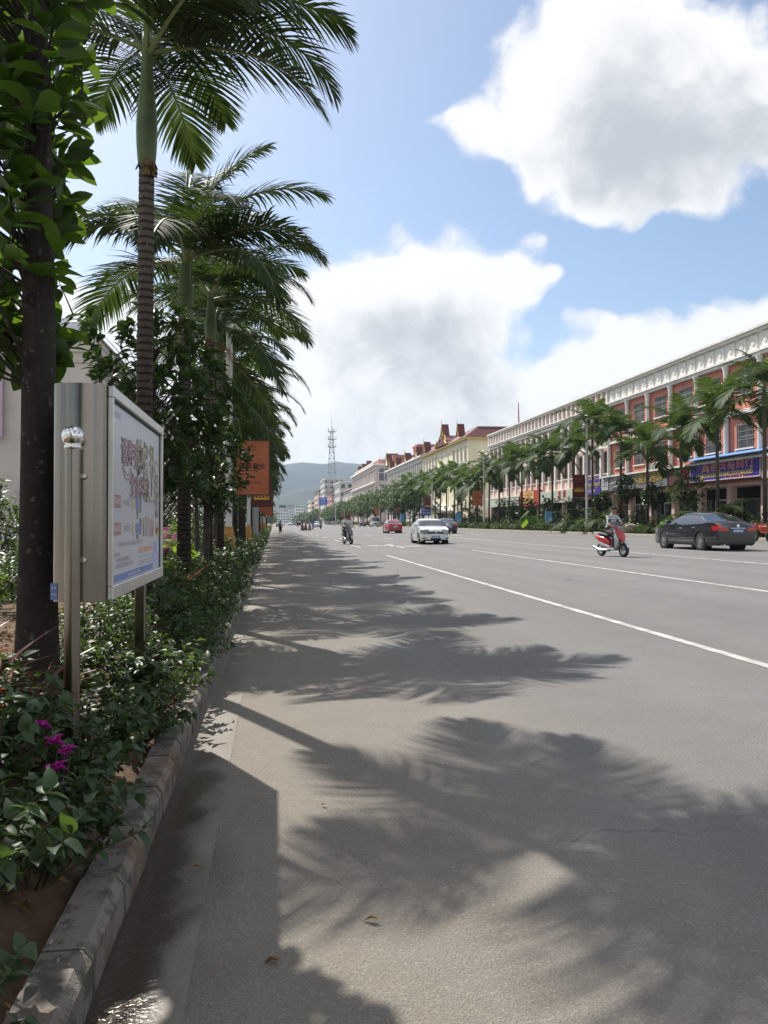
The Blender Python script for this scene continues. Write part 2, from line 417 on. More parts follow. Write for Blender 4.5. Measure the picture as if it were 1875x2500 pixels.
    nt.links.new(node(nt, 'ShaderNodeMapRange', {'Value': wet, 'To Min': .86, 'To Max': .22}).outputs[0], b.inputs['Roughness'])
    b.inputs['Specular IOR Level'].default_value = .35
    bp = node(nt, 'ShaderNodeBump', {'Height': mth(nt, 'ADD', fine, mth(nt, 'MULTIPLY', vor.outputs['Distance'], 1.5)), 'Strength': .5, 'Distance': .006})
    nt.links.new(bp.outputs[0], b.inputs['Normal'])
    return m

def gutter_mat():
    m = bpy.data.materials.new("gutter_concrete"); m.use_nodes = True; nt = m.node_tree; b = nt.nodes['Principled BSDF']
    g = nt.nodes.new('ShaderNodeNewGeometry'); P = g.outputs['Position']; s = node(nt, 'ShaderNodeSeparateXYZ', {0: P})
    n = node(nt, 'ShaderNodeTexNoise', {'Vector': P, 'Scale': 7.0, 'Detail': 7.0, 'Roughness': .65}).outputs['Fac']
    n2 = node(nt, 'ShaderNodeTexNoise', {'Vector': P, 'Scale': 60.0, 'Detail': 3.0}).outputs['Fac']
    f = mth(nt, 'ADD', .55, mth(nt, 'ADD', mth(nt, 'MULTIPLY', n, .6), mth(nt, 'MULTIPLY', n2, .35)))
    c = node(nt, 'ShaderNodeVectorMath', {0: (.185, .163, .132), 'Scale': f}, operation='SCALE').outputs[0]
    wn = node(nt, 'ShaderNodeTexNoise', {'Vector': P, 'Scale': 2.6, 'Detail': 5.0}).outputs['Fac']
    wx = mth(nt, 'ADD', s.outputs[0], mth(nt, 'MULTIPLY', mth(nt, 'SUBTRACT', wn, .5), .45))
    wet = mth(nt, 'MULTIPLY', sstep(nt, wx, -.42, -.24, 1.0, 0.0), sstep(nt, s.outputs[1], 3.6, 6.5, 1.0, .25))
    c = node(nt, 'ShaderNodeMix', {0: mth(nt, 'MULTIPLY', wet, .85), 6: c, 7: (.034, .022, .012, 1)}, data_type='RGBA').outputs[2]
    nt.links.new(c, b.inputs['Base Color'])
    nt.links.new(node(nt, 'ShaderNodeMapRange', {'Value': wet, 'To Min': .8, 'To Max': .16}).outputs[0], b.inputs['Roughness'])
    bp = node(nt, 'ShaderNodeBump', {'Height': n2, 'Strength': .55, 'Distance': .008}); nt.links.new(bp.outputs[0], b.inputs['Normal'])
    return m

def kerb_mat():
    m = bpy.data.materials.new("kerb_concrete"); m.use_nodes = True; nt = m.node_tree; b = nt.nodes['Principled BSDF']
    g = nt.nodes.new('ShaderNodeNewGeometry'); P = g.outputs['Position']
    n = node(nt, 'ShaderNodeTexNoise', {'Vector': P, 'Scale': 9.0, 'Detail': 8.0, 'Roughness': .68}).outputs['Fac']
    n2 = node(nt, 'ShaderNodeTexNoise', {'Vector': P, 'Scale': 90.0, 'Detail': 4.0}).outputs['Fac']
    n3 = node(nt, 'ShaderNodeTexNoise', {'Vector': P, 'Scale': 3.0, 'Detail': 6.0, 'Roughness': .6}).outputs['Fac']
    oi = nt.nodes.new('ShaderNodeObjectInfo')
    f = mth(nt, 'ADD', .62, mth(nt, 'ADD', mth(nt, 'MULTIPLY', n2, .45), mth(nt, 'MULTIPLY', oi.outputs['Random'], .25)))
    c = node(nt, 'ShaderNodeVectorMath', {0: (.20, .176, .142), 'Scale': f}, operation='SCALE').outputs[0]
    c = node(nt, 'ShaderNodeMix', {0: mth(nt, 'MULTIPLY', sstep(nt, n, .46, .58), .75), 6: c, 7: (.05, .045, .038, 1)}, data_type='RGBA').outputs[2]
    c = node(nt, 'ShaderNodeMix', {0: mth(nt, 'MULTIPLY', sstep(nt, n3, .52, .66), .6), 6: c, 7: (.15, .075, .035, 1)}, data_type='RGBA').outputs[2]
    nt.links.new(c, b.inputs['Base Color']); b.inputs['Roughness'].default_value = .85
    bp = node(nt, 'ShaderNodeBump', {'Height': mth(nt, 'ADD', n, mth(nt, 'MULTIPLY', n2, .5)), 'Strength': .6, 'Distance': .012}); nt.links.new(bp.outputs[0], b.inputs['Normal'])
    return m

ASPH = asphalt_mat(); GUT = gutter_mat(); KERB = kerb_mat()
SOIL = M('soil', (.115, .068, .036), .95, var=.5, scale=7, bump=.9, bscale=28)
GRASSY = M('ground_green', (.06, .085, .035), .95, var=.35, scale=.02)
PAVE = M('pavement_concrete', (.30, .28, .25), .85, var=.18, scale=1.5, bump=.2)
PAINT = M('road_paint', (.42, .41, .385), .75, var=.42, scale=3.0, detail=9)

# wide ground under everything
mb = MB(); mb.quad((-6000, -400, -.35), (6000, -400, -.35), (6000, 9000, -.35), (-6000, 9000, -.35))
tag(mb.build('ground', GRASSY), kind='structure')

# carriageway
mb = MB(); xs = [-.25, 4, 8, 12, 15, 17, 19, 22, KR0]; ys = [-25, -5, 5, 20, 60, 150, 400, 900, 1500]
mb.grid([[(x, y, zr(x)) for x in xs] for y in ys])
tag(mb.build('road', ASPH), kind='structure')
mb = MB(); ys = [-25, 0, 10, 40, 200, 1500]
mb.grid([[(x, y, z) for (x, z) in ((KL1 - .02, -.012), (-.47, -.014), (-.25, zr(-.25) + .003))] for y in ys])
mb.quad((-.25, -25, zr(-.25) + .003), (-.25, -25, zr(-.25) - .05), (-.25, 1500, zr(-.25) - .05), (-.25, 1500, zr(-.25) + .003))
tag(mb.build('gutter', GUT), kind='structure')

# kerb, lightbox side: separate concrete blocks near by, a continuous run farther off
def kerb_profile(x0, x1, z0, z1, face):
    """face +1: the road lies towards +x"""
    c = .028
    if face > 0: return [(x0, z0), (x1 + .012, z0), (x1, z1 - c - .006), (x1 - c, z1), (x0, z1)]
    return [(x1, z0), (x1, z1), (x0 + c, z1), (x0, z1 - c), (x0 - .012, z0)]
ker = empty('kerb', (KL0, 0, 0)); tag(ker, kind='structure')
blk = [MB().prism(kerb_profile(0, KL1 - KL0, -.15, .13, 1), 'y', 0.006, .494 - .004 * k).mesh('block', KERB) for k in range(2)]
y = -2.0; i = 0
while y < 26:
    o = link('block', blk[i % 2], ker, loc=(rnd.uniform(-.006, .004), y, rnd.uniform(-.005, .006)), rot=(rnd.uniform(-.006, .006), rnd.uniform(-.02, .02), rnd.uniform(-.008, .008)))
    y += .5; i += 1
MB().prism(kerb_profile(KL0, KL1, -.15, .13, 1), 'y', 26, 1500).build('far_run', KERB, ker)
MB().box(KL0 + .01, KL1 - .012, -2, 26, -.2, .105).build('mortar_bed', KERB, ker)
# kerb, shop side
ker2 = empty('kerb', (KR0, 0, 0)); tag(ker2, kind='structure')
zk = zr(KR0)
PK = M('kerb_pale', (.36, .32, .25), .85, var=.2, scale=2, bump=.3)
b1 = MB().prism(kerb_profile(0, KR1 - KR0, zk - .2, zk + .16, -1), 'y', .008, .992).mesh('block', PK)
for k in range(34, 110): link('block', b1, ker2, loc=(rnd.uniform(-.004, .004), k, rnd.uniform(-.004, .004)))
MB().prism(kerb_profile(KR0, KR1, zk - .2, zk + .16, -1), 'y', -25, 34).build('near_run', PK, ker2)
MB().prism(kerb_profile(KR0, KR1, zk - .2, zk + .16, -1), 'y', 110, 1500).build('far_run', PK, ker2)
MB().box(KR0 + .02, KR1 - .02, 34, 110, zk - .2, zk + .13).build('mortar_bed', PK, ker2)

# planting bed, lightbox side: lumpy soil
def bed_z(x, y):
    d = max(0.0, -x - .68); up = min(1.0, d / .62); up = up * up * (3 - 2 * up)
    return .085 + .34 * up + .03 * math.sin(1.7 * x + .9 * y) * math.sin(2.3 * y)
mb = MB(); xs = [KL0 - .001, -.72, -.8, -.95, -1.1, -1.3, -1.5, -1.75, -2.0, -2.4, -2.9, -3.6, -4.6]
ys = [-8 + .35 * k for k in range(80)] + [21, 25, 32, 45, 80, 200, 1500]
rr = random.Random(3)
mb.grid([[(x, y, .06 if x > -.7 else bed_z(x, min(y, 40)) + rr.uniform(-.015, .015)) for x in xs] for y in ys])
tag(mb.build('planting_bed', SOIL, smooth='all'), kind='structure')
mb = MB(); mb.quad((-4.55, -25, .40), (-120, -25, .40), (-120, 1500, .40), (-4.55, 1500, .40)); tag(mb.build('footpath', PAVE), kind='structure')
# verge and pavement, shop side
mb = MB(); mb.grid([[(x, y, z) for (x, z) in ((KR1 - .001, zk + .10), (27.5, ZV + .02), (29.2, ZV))] for y in (-25, 40, 80, 150, 300, 1500)])
tag(mb.build('verge', M('verge_soil', (.10, .075, .045), .95, var=.4, scale=1.5, bump=.5)), kind='structure')
mb = MB(); mb.quad((29.15, -25, ZV + .01), (160, -25, ZV + .01), (160, 1500, ZV + .01), (29.15, 1500, ZV + .01)); tag(mb.build('pavement', PAVE), kind='structure')

# painted lane lines and arrows: 4 mm above the asphalt
def line_quad(mb, x, y0, y1, w):
    n = max(1, int((y1 - y0) / 4))
    for k in range(n):
        a = y0 + (y1 - y0) * k / n; b = y0 + (y1 - y0) * (k + 1) / n
        mb.quad((x - w / 2, a, zr(x - w / 2) + .004), (x + w / 2, a, zr(x + w / 2) + .004), (x + w / 2, b, zr(x + w / 2) + .004), (x - w / 2, b, zr(x - w / 2) + .004))
mk = empty('road_marking', (0, 0, 0)); tag(mk, kind='structure')
for (x, yend) in ((4.43, 31.5), (8.62, 34.5), (13.2, 62)):
    mb = MB(); line_quad(mb, x, -20, yend, .115); mb.build('lane_line', PAINT, mk)
    y = {4.43: 41.0, 8.62: 44.5, 13.2: 70}[x]
    while y < 300:
        mb = MB(); line_quad(mb, x, y, y + 5.5, .12); mb.build('lane_dash', PAINT, mk); y += 13.2
for x in (17.3, 21.4):
    y = 30.0 if x > 20 else 64
    while y < 300:
        mb = MB(); line_quad(mb, x, y, y + 5.5, .12); mb.build('lane_dash', PAINT, mk); y += 13.2
def arrow(x, y, turn):
    mb = MB(); z = lambda a: zr(a) + .004
    def poly(pts): mb.add([(x + a, y + b, z(x + a)) for a, b in pts], [tuple(range(len(pts)))])
    poly([(-.09, -2.2), (.09, -2.2), (.09, .3), (-.09, .3)]); poly([(-.32, .3), (.32, .3), (0, 1.7)])
    if turn: poly([(.09 * turn, -1.0), (.95 * turn, -.2), (.95 * turn, .15), (.09 * turn, -.55)]); poly([(.80 * turn, -.75), (1.45 * turn, .35), (.72 * turn, .55)])
    return mb.build('lane_arrow', PAINT, mk)
arrow(6.4, 41.5, 1); arrow(6.4, 43.9, -1); arrow(10.9, 54, 1); arrow(15.2, 66, 0)

# wooded hills closing the view
def hill_mesh():
    nx, ny = 150, 44; xs = np.linspace(-2600, 3400, nx); ys = np.linspace(1500, 4200, ny)
    rs = np.random.default_rng(5)
    def fbm1(x, seed, base):
        r = np.random.default_rng(seed); t = 0
        for o in range(6):
            ph = r.uniform(0, 6.28, 3); a = .5 ** o
            t = t + a * (np.sin(x / base * 2 ** o + ph[0]) + .6 * np.sin(x / base * 1.7 * 2 ** o + ph[1]))
        return t
    X, Y = np.meshgrid(xs, ys)
    ridge = 214 + 14 * fbm1(xs, 4, 260.)
    front = 92 + 16 * fbm1(xs, 9, 200.)
    Z = np.maximum(ridge[None, :] * np.exp(-((Y - 2900) / 480) ** 2), front[None, :] * np.exp(-((Y - 2050) / 300) ** 2))
    Z = Z + 9 * np.sin(X / 60 + Y / 90) * np.sin(Y / 55) * (Z / 150) + rs.normal(0, 2.6, Z.shape) * (Z / 120) - 6
    V = np.stack([X.ravel(), Y.ravel(), Z.ravel()], 1)
    i = np.arange(ny - 1)[:, None] * nx + np.arange(nx - 1)[None, :]
    F = np.stack([i, i + 1, i + nx + 1, i + nx], -1).reshape(-1, 4)
    return fast_mesh('hills', V, F, M('hill_forest', (.026, .036, .027), .95, var=.45, scale=.02, bump=.8, bscale=.06), smooth=True)
tag(link('hills', hill_mesh()), kind='structure')

# the humid air between the street and the hills
hz = bpy.data.materials.new("haze_air"); hz.use_nodes = True; nt = hz.node_tree; nt.nodes.clear()
ho = nt.nodes.new('ShaderNodeOutputMaterial'); hv = nt.nodes.new('ShaderNodeVolumePrincipled')
hv.inputs['Color'].default_value = (.60, .79, 1.0, 1); hv.inputs['Density'].default_value = .00014; hv.inputs['Anisotropy'].default_value = .25
nt.links.new(hv.outputs[0], ho.inputs['Volume'])
mb = MB(); mb.box(-3200, 4000, -300, 4600, -1.4, 245); hzo = mb.build('haze', hz); tag(hzo, kind='stuff')
# ================================================================ VEGETATION
def lichen_bark(name, col, spot, scale, thr, ring=0.0):
    m = bpy.data.materials.new(name); m.use_nodes = True; nt = m.node_tree; b = nt.nodes['Principled BSDF']; tc = nt.nodes.new('ShaderNodeTexCoord'); O = tc.outputs['Object']
    st = node(nt, 'ShaderNodeVectorMath', {0: O, 1: (1, 1, .35)}, operation='MULTIPLY').outputs[0]
    n = node(nt, 'ShaderNodeTexNoise', {'Vector': st, 'Scale': 26.0, 'Detail': 7.0, 'Roughness': .7}).outputs['Fac']
    wv = node(nt, 'ShaderNodeTexNoise', {'Vector': O, 'Scale': 14.0, 'Detail': 3.0}).outputs['Color']; wv = node(nt, 'ShaderNodeVectorMath', {0: wv, 'Scale': .10}, operation='SCALE').outputs[0]
    v = node(nt, 'ShaderNodeTexVoronoi', {'Vector': node(nt, 'ShaderNodeVectorMath', {0: O, 1: wv}, operation='ADD').outputs[0], 'Scale': scale}, feature='F1')
    cell = node(nt, 'ShaderNodeSeparateColor', {0: v.outputs['Color']}).outputs[0]
    rad = mth(nt, 'MULTIPLY', sstep(nt, cell, .45, 1.0), thr)
    sp = mth(nt, 'MULTIPLY', sstep(nt, mth(nt, 'SUBTRACT', v.outputs['Distance'], rad), -.06, .02, 1.0, 0.0), sstep(nt, n, .35, .55))
    f = mth(nt, 'ADD', .35, mth(nt, 'MULTIPLY', n, 1.3))
    if ring:
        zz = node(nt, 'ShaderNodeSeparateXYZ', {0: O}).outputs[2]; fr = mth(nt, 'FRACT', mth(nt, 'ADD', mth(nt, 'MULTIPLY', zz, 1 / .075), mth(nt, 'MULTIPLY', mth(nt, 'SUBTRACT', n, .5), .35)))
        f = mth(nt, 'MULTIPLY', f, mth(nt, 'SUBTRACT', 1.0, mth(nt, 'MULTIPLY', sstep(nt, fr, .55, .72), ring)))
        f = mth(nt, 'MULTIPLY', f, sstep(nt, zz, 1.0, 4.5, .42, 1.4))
    c = node(nt, 'ShaderNodeVectorMath', {0: col, 'Scale': f}, operation='SCALE').outputs[0]
    nt.links.new(node(nt, 'ShaderNodeMix', {0: mth(nt, 'MULTIPLY', sp, .8), 6: c, 7: (*spot, 1)}, data_type='RGBA').outputs[2], b.inputs['Base Color']); b.inputs['Roughness'].default_value = .93; b.inputs['Specular IOR Level'].default_value = .25
    bp = node(nt, 'ShaderNodeBump', {'Height': n, 'Strength': .9, 'Distance': .015}); nt.links.new(bp.outputs[0], b.inputs['Normal']); MAT[name] = m; return m
BARKL = lichen_bark('bark_lichen', (.034, .028, .023), (.115, .112, .095), 27, .40)
BARK = M('bark_dark', (.060, .048, .037), .95, var=.45, scale=14, bump=.9, bscale=30)
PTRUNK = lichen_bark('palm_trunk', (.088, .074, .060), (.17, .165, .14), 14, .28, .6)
SHAFT = M('palm_crown_shaft', (.105, .150, .055), .5, var=.25, scale=3.5, streak=.3)
BOOT = M('palm_boot_fibre', (.16, .085, .04), .95, var=.5, scale=20, bump=.6)
RACH = M('palm_rachis', (.15, .18, .055), .5, var=.2, scale=6)
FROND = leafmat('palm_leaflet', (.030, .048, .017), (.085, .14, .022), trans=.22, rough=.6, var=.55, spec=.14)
FROND_R = leafmat('palm_leaflet_sunlit', (.048, .080, .024), (.12, .20, .035), trans=.28, rough=.62, var=.5, spec=.16)  # lighter copy of the palm leaflet, with sunlight put into its colour
DRY = leafmat('dry_leaf', (.22, .12, .05), (.25, .12, .04), trans=.2, rough=.7, var=.5)
JACK = leafmat('broad_leaf_glossy', (.020, .040, .012), (.19, .34, .025), trans=.30, rough=.36, var=.6, spec=.4)
ORL = leafmat('old_orange_leaf', (.42, .13, .015), (.60, .22, .02), trans=.45, rough=.5, var=.3)
TREEL = leafmat('tree_leaf', (.028, .054, .016), (.12, .22, .025), trans=.26, rough=.36, var=.5)
SHRUB = leafmat('shrub_leaf', (.046, .076, .028), (.13, .21, .035), trans=.26, rough=.46, var=.7, spec=.34)
LIME = leafmat('lime_leaf', (.10, .17, .03), (.26, .40, .05), trans=.45, rough=.65, var=.35, spec=.2)
REDL = leafmat('red_strap_leaf', (.13, .030, .022), (.34, .10, .05), trans=.35, rough=.4, var=.5)
MAG = leafmat('magenta_bract', (.40, .02, .27), (.55, .03, .36), trans=.35, rough=.6, var=.3)
TWIG = M('twig', (.07, .055, .03), .9, var=.3, scale=20)
FARL = leafmat('far_tree_leaf', (.060, .095, .030), (.14, .22, .04), trans=.25, rough=.6, var=.45)

def leaf_tpl(w=.5, tip=.75, fold=.18, droop=.25, seg=4, kind='obovate'):
    """unit-length leaf along +y, normal +z: (verts, quads)"""
    V = []; F = []
    for k in range(seg + 1):
        t = k / seg
        if kind == 'obovate': wd = w * (math.sin(math.pi * min(1, t ** tip)) ** .8 if 0 < t < 1 else .03)
        elif kind == 'ovate': wd = w * (math.sin(math.pi * min(1, t ** .62)) ** .9 if 0 < t < 1 else .02)
        else: wd = w * (1 - t ** 2.2) * (.35 + .65 * min(1, t * 4)) + .002
        z = -droop * t * t
        V += [(-wd / 2, t, z + fold * wd), (0, t, z), (wd / 2, t, z + fold * wd)]
    for k in range(seg):
        a = 3 * k; F += [(a, a + 1, a + 4, a + 3), (a + 1, a + 2, a + 5, a + 4)]
    return np.array(V, float), np.array(F, int)
T_JACK = leaf_tpl(.54, 1.25, .15, .24, 8, 'obovate')
T_TREE = leaf_tpl(.44, 1.05, .2, .2, 3, 'obovate')
T_OV = leaf_tpl(.56, 1, .22, .3, 4, 'ovate')
T_OVN = leaf_tpl(.60, 1, .16, .32, 8, 'ovate')
T_OV2 = leaf_tpl(.56, 1, .22, .25, 2, 'ovate')
T_STRAP = leaf_tpl(.11, 1, .3, .75, 6, 'strap')
T_BRACT = leaf_tpl(.95, 1, .3, .35, 3, 'ovate')
T_DRY = leaf_tpl(.5, 1, .45, .5, 2, 'ovate')

def norm(a): return a / np.maximum(np.linalg.norm(a, axis=-1, keepdims=True), 1e-9)
def frames(d, up):
    y = norm(d); x = norm(np.cross(y, up)); z = np.cross(x, y)
    return np.stack([x, y, z], -1)          # columns
def scatter(tpl, pos, d, up, size):
    V, F = tpl; Rm = frames(d, up); n = len(pos)
    P = np.einsum('nij,vj->nvi', Rm, V) * np.asarray(size)[:, None, None] + pos[:, None, :]
    FF = (F[None] + (np.arange(n) * len(V))[:, None, None]).reshape(-1, F.shape[1])
    return P.reshape(-1, 3), FF
def rand_unit(n, g=npr):
    return norm(g.normal(size=(n, 3)))

def leaf_parts(parent, tpl, mat, pos, d, up, size, name='leaf'):
    """leaves big enough to be told apart: one object each, sharing one mesh"""
    me = fast_mesh(name, tpl[0], tpl[1], mat, smooth=True)
    Rm = frames(d, up)
    for k in range(len(pos)):
        o = bpy.data.objects.new(name, me); COL.objects.link(o); o.parent = parent
        m = Matrix(Rm[k].tolist()).to_4x4(); o.matrix_basis = Matrix.Translation(Vector(pos[k])) @ m @ Matrix.Scale(float(size[k]), 4)

# ---- palm fronds ------------------------------------------------------------
def frond_meshes(seed, e0, bend, length=2.2, nl=52, lw=.034, ll=.62, hang=.55, mat=FROND):
    g = np.random.default_rng(seed)
    n = 16; pts = []; p = np.array([0., 0., 0.]); tan = []
    sway = g.uniform(-.25, .25)
    for k in range(n + 1):
        t = k / n; e = math.radians(e0 - bend * t ** 1.25); a = sway * t
        d = np.array([math.sin(a) * math.cos(e), math.cos(a) * math.cos(e), math.sin(e)])
        tan.append(d); pts.append(p.copy()); p = p + d * length / n
    pts = np.array(pts); tan = np.array(tan)
    mb = MB(); mb.tube(pts.tolist(), [.024 * (1 - .86 * k / n) + .003 for k in range(n + 1)], 5)
    rach = mb.mesh('frond', RACH, smooth=True)
    ts = np.linspace(.12, .995, nl); V = []; F = []
    tw = g.uniform(-.15, .15)
    for i, t in enumerate(ts):
        f = t * n; k = min(int(f), n - 1); fr = f - k
        o = pts[k] * (1 - fr) + pts[k + 1] * fr; d = tan[k] * (1 - fr) + tan[k + 1] * fr
        side = np.cross(d, [0, 0, 1.]); side /= max(np.linalg.norm(side), 1e-6); up = np.cross(side, d)
        L = ll * (math.sin(math.pi * (.16 + .80 * t)) ** .7) * (.92 + .16 * g.random())
        for s in (-1, 1):
            fw = .42 + 1.1 * t ** 2.2 + g.normal(0, .06)
            lift = .22 + .25 * tw * s + g.normal(0, .10)
            v = d * fw + side * s * 1.0 + up * lift; v /= np.linalg.norm(v)
            b = len(V); q = o.copy(); hg = hang * (.7 + .6 * g.random())
            wv = np.cross(v, up); wv /= max(np.linalg.norm(wv), 1e-6)
            for m_ in range(4):
                u = m_ / 3; w = lw * (.55, 1.0, .78, .06)[m_]
                V.append(q + wv * w / 2); V.append(q - wv * w / 2)
                if m_ < 3:
                    vv = v + np.array([0, 0, -1.]) * hg * (u + .18); vv /= np.linalg.norm(vv); q = q + vv * L / 3
            F += [(b, b + 1, b + 3, b + 2), (b + 2, b + 3, b + 5, b + 4), (b + 4, b + 5, b + 7, b + 6)]
    lv = fast_mesh('leaflets', np.array(V), np.array(F), mat)
    return rach, lv

FV = {}
def frond_set(key, length, nl, lw, ll, mat, seed, hang=.55):
    FV[key] = [frond_meshes(seed + k, e, bd, length, nl, lw, ll, hang, mat) for k, (e, bd) in enumerate(
        ((78, 55), (62, 78), (58, 95), (42, 90), (38, 105), (22, 85), (12, 80), (-8, 62), (-28, 40)))]
frond_set('near', 2.4, 64, .036, .78, FROND, 100, .62)
frond_set('mid', 2.4, 34, .066, .78, FROND, 200, .65)
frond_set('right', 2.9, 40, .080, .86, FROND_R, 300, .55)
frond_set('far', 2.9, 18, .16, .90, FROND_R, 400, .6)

def shaft_mesh(r, h, n=14):
    prof = []
    for k in range(13):
        t = k / 12; prof.append((r * (1.0 + .42 * math.sin(math.pi * min(1, t * 1.5)) * (1 - t) - .42 * max(0, t - .35) / .65), t * h))
    return MB().lathe(prof, n=n).mesh('crown_shaft', SHAFT, smooth='all')

def trunk_mesh(r, h, rings=True, n=14, base=1.35, seed=0):
    g = random.Random(seed); prof = []; z = 0.0; step = .075 if rings else .5
    while z < h:
        t = z / h; rr_ = r * (1 + (base - 1) * math.exp(-z / .45)) * (1 - .10 * t)
        if rings:
            prof += [(rr_ * 1.03, z), (rr_ * 1.03, z + step * .62), (rr_ * .955, z + step * .74), (rr_ * .955, z + step * .92)]
        else: prof.append((rr_, z))
        z += step
    prof.append((r * .9, h))
    return MB().lathe(prof, n=n).mesh('trunk', PTRUNK, smooth=(False if rings else 'all'))

def palm(x, y, z0, h, hs, r, key, seed, label, group, nf=13, fscale=1.0, rings=True, dry=0, az0=None, fl=None):
    g = random.Random(seed)
    t = empty('palm_tree', (x, y, z0), 0, label, 'palm tree', group)
    lean = (g.uniform(-.012, .012), g.uniform(-.012, .012))
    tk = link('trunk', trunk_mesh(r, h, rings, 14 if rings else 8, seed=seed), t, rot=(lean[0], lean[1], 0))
    top = Vector((lean[1] * h, -lean[0] * h, h))
    cs = link('crown_shaft', shaft_mesh(r * .98, hs, 14 if rings else 8), t, loc=top)
    mb = MB()
    for k in range(10 if rings else 0):
        a = g.uniform(0, 6.28); mb.obox((math.cos(a) * r * .98, math.sin(a) * r * .98, g.uniform(-.05, .06)), (-math.sin(a) * .03, math.cos(a) * .03, 0), (math.cos(a) * .006, math.sin(a) * .006, .0), (math.cos(a) * .02, math.sin(a) * .02, -g.uniform(.04, .09)))
    if rings: link('boot_fibre', mb.mesh('boot_fibre', BOOT), t, loc=top)
    ct = top + Vector((0, 0, hs * .93))
    if rings:
        link('spear_leaf', MB().tube([(0, 0, hs * .9), (.01, 0, hs + .5), (.02, .01, hs + 1.25)], [r * .55, r * .42, r * .12], 8).mesh('spear_leaf', SHAFT, smooth='all'), t, loc=top)
    a = g.uniform(0, 6.28) if az0 is None else az0
    sets = FV[key]
    if fl is not None: nf = len(fl)
    for k in range(nf):
        q = k / max(1, nf - 1)
        if fl is not None: a = R(fl[k][0])
        v = fl[k][1] if fl is not None else min(len(sets) - 1, max(0, int(q * 8.2 + g.uniform(-.6, .6))))
        rc, lv = sets[v]
        s = fscale * g.uniform(.88, 1.1) * (.8 if v == 0 and fl is None else 1)
        fo = link('frond', rc, t, loc=ct + Vector((0, 0, -hs * .16 * q)), rot=(0, g.uniform(-.12, .12), a), scale=s)
        lo = link('leaflets', lv, fo); lo["kind"] = "stuff"
        a += 2.399 + g.uniform(-.3, .3)
    for k in range(dry):
        a2 = g.uniform(0, 6.28); rc, lv = sets[-1]
        mb = MB()
        for j in range(14):
            b = Vector((g.uniform(-.05, .05), g.uniform(0, .1), -g.uniform(0, .1)))
            mb.tube([b, b + Vector((g.uniform(-.15, .15), g.uniform(.12, .35), -g.uniform(.0, .2))), b + Vector((g.uniform(-.2, .2), g.uniform(.2, .45), -g.uniform(.25, .5)))], [.008, .006, .002], 3)
        link('old_flower_stalk', mb.mesh('old_flower_stalk', DRY), t, loc=top + Vector((math.sin(-a2) * r, math.cos(a2) * r, .02)), rot=(0, 0, a2))
    return t

# ---- broad-leaved trees ---------------------------------------------------
def broadleaf(x, y, z0, label, group=None, h0=2.0, rt=.1, cen=(0, 0, 3), rad=(1, 1, 1.3), ntip=70, per=7, leaf=.17, tpl=T_TREE, mat=TREEL, bark=BARK, seed=1,
              parts=0, view=None, name='broadleaf_tree', cat='tree', flare=1.5, clump=None, tr_n=12, keep=None, tlean=1.0):
    g = np.random.default_rng(seed)
    t = empty(name, (x, y, z0), 0, label, cat, group)
    cen = np.array(cen, float); rad = np.array(rad, float); topz = cen[2] + rad[2] * .55
    # trunk
    n = 26; pr = []; ph = g.uniform(0, 6.28)
    pts = []; rr_ = []
    for k in range(n + 1):
        f = k / n; zz = topz * f
        pts.append((cen[0] * f ** 1.5 * tlean + .02 * math.sin(3 * f + ph), cen[1] * f ** 1.5 + .02 * math.cos(4 * f + ph), zz - .1))
        rr_.append(rt * (1 + (flare - 1) * math.exp(-zz / .38)) * (1 - .75 * max(0, (zz - h0) / max(.1, topz - h0))) * (1 + .05 * math.sin(9 * f + ph)) + .008)
    mb = MB(); mb.tube(pts, rr_, tr_n)
    link('trunk', mb.mesh('trunk', bark, smooth='all'), t)
    # twig tips filling the crown
    u = rand_unit(ntip, g); rr2 = (.45 + .55 * g.random(ntip) ** .5)[:, None]
    tips = cen + u * rad * rr2 * (1 + .16 * np.sin(3 * u[:, :1] * 2 + 5 * u[:, 2:3] + seed))
    if keep is not None: tips = tips[[bool(keep(p)) for p in tips]]
    mb = MB(); ptsA = np.array(pts)
    LP = []; LD = []; LU = []; LS = []
    for p in tips:
        hz_ = min(topz * .98, max(h0 * .9, p[2] - np.linalg.norm(p[:2] - cen[:2]) * .75))
        b = ptsA[min(n, int(hz_ / topz * n))]
        m_ = b * .5 + p * .5 + g.normal(0, .06, 3) + np.array([0, 0, .04])
        mb.tube([b, m_, p], [rt * .10 + .003, rt * .06 + .002, .002], 4, cap=False)
        ax = norm((p - m_)[None])[0]
        k = max(2, int(per * g.uniform(.7, 1.3)))
        for j in range(k):
            f = g.random() * .45; q = p - ax * f * leaf * 2.2
            v = rand_unit(1, g)[0]; v = v - ax * v.dot(ax); v = v / np.linalg.norm(v) + ax * g.uniform(.15, 1.0) + np.array([0, 0, g.uniform(-.35, .35)])
            LP.append(q); LD.append(v); LU.append(np.array([0, 0, 1.]) + g.normal(0, .35, 3)); LS.append(leaf * g.uniform(.45, 1.2))
    link('branches', mb.mesh('branches', bark, smooth='all', fix=False), t)["kind"] = "stuff"
    LP, LD, LU, LS = map(np.array, (LP, LD, LU, LS))
    if parts:
        vw = np.array(view if view is not None else (0, 0, 0)) - np.array([x, y, z0])
        to = vw - cen; to = to / np.linalg.norm(to)
        score = (LP - cen) @ to + LS * 2
        idx = np.argsort(-score)[:parts]; rest = np.setdiff1d(np.arange(len(LP)), idx)
        leaf_parts(t, tpl, mat, LP[idx], LD[idx], LU[idx], LS[idx])
        LP, LD, LU, LS = LP[rest], LD[rest], LU[rest], LS[rest]
    V, F = scatter(tpl, LP, LD, LU, LS)
    lo = link('foliage', fast_mesh('foliage', V, F, mat, smooth=True), t); lo["kind"] = "stuff"
    return t

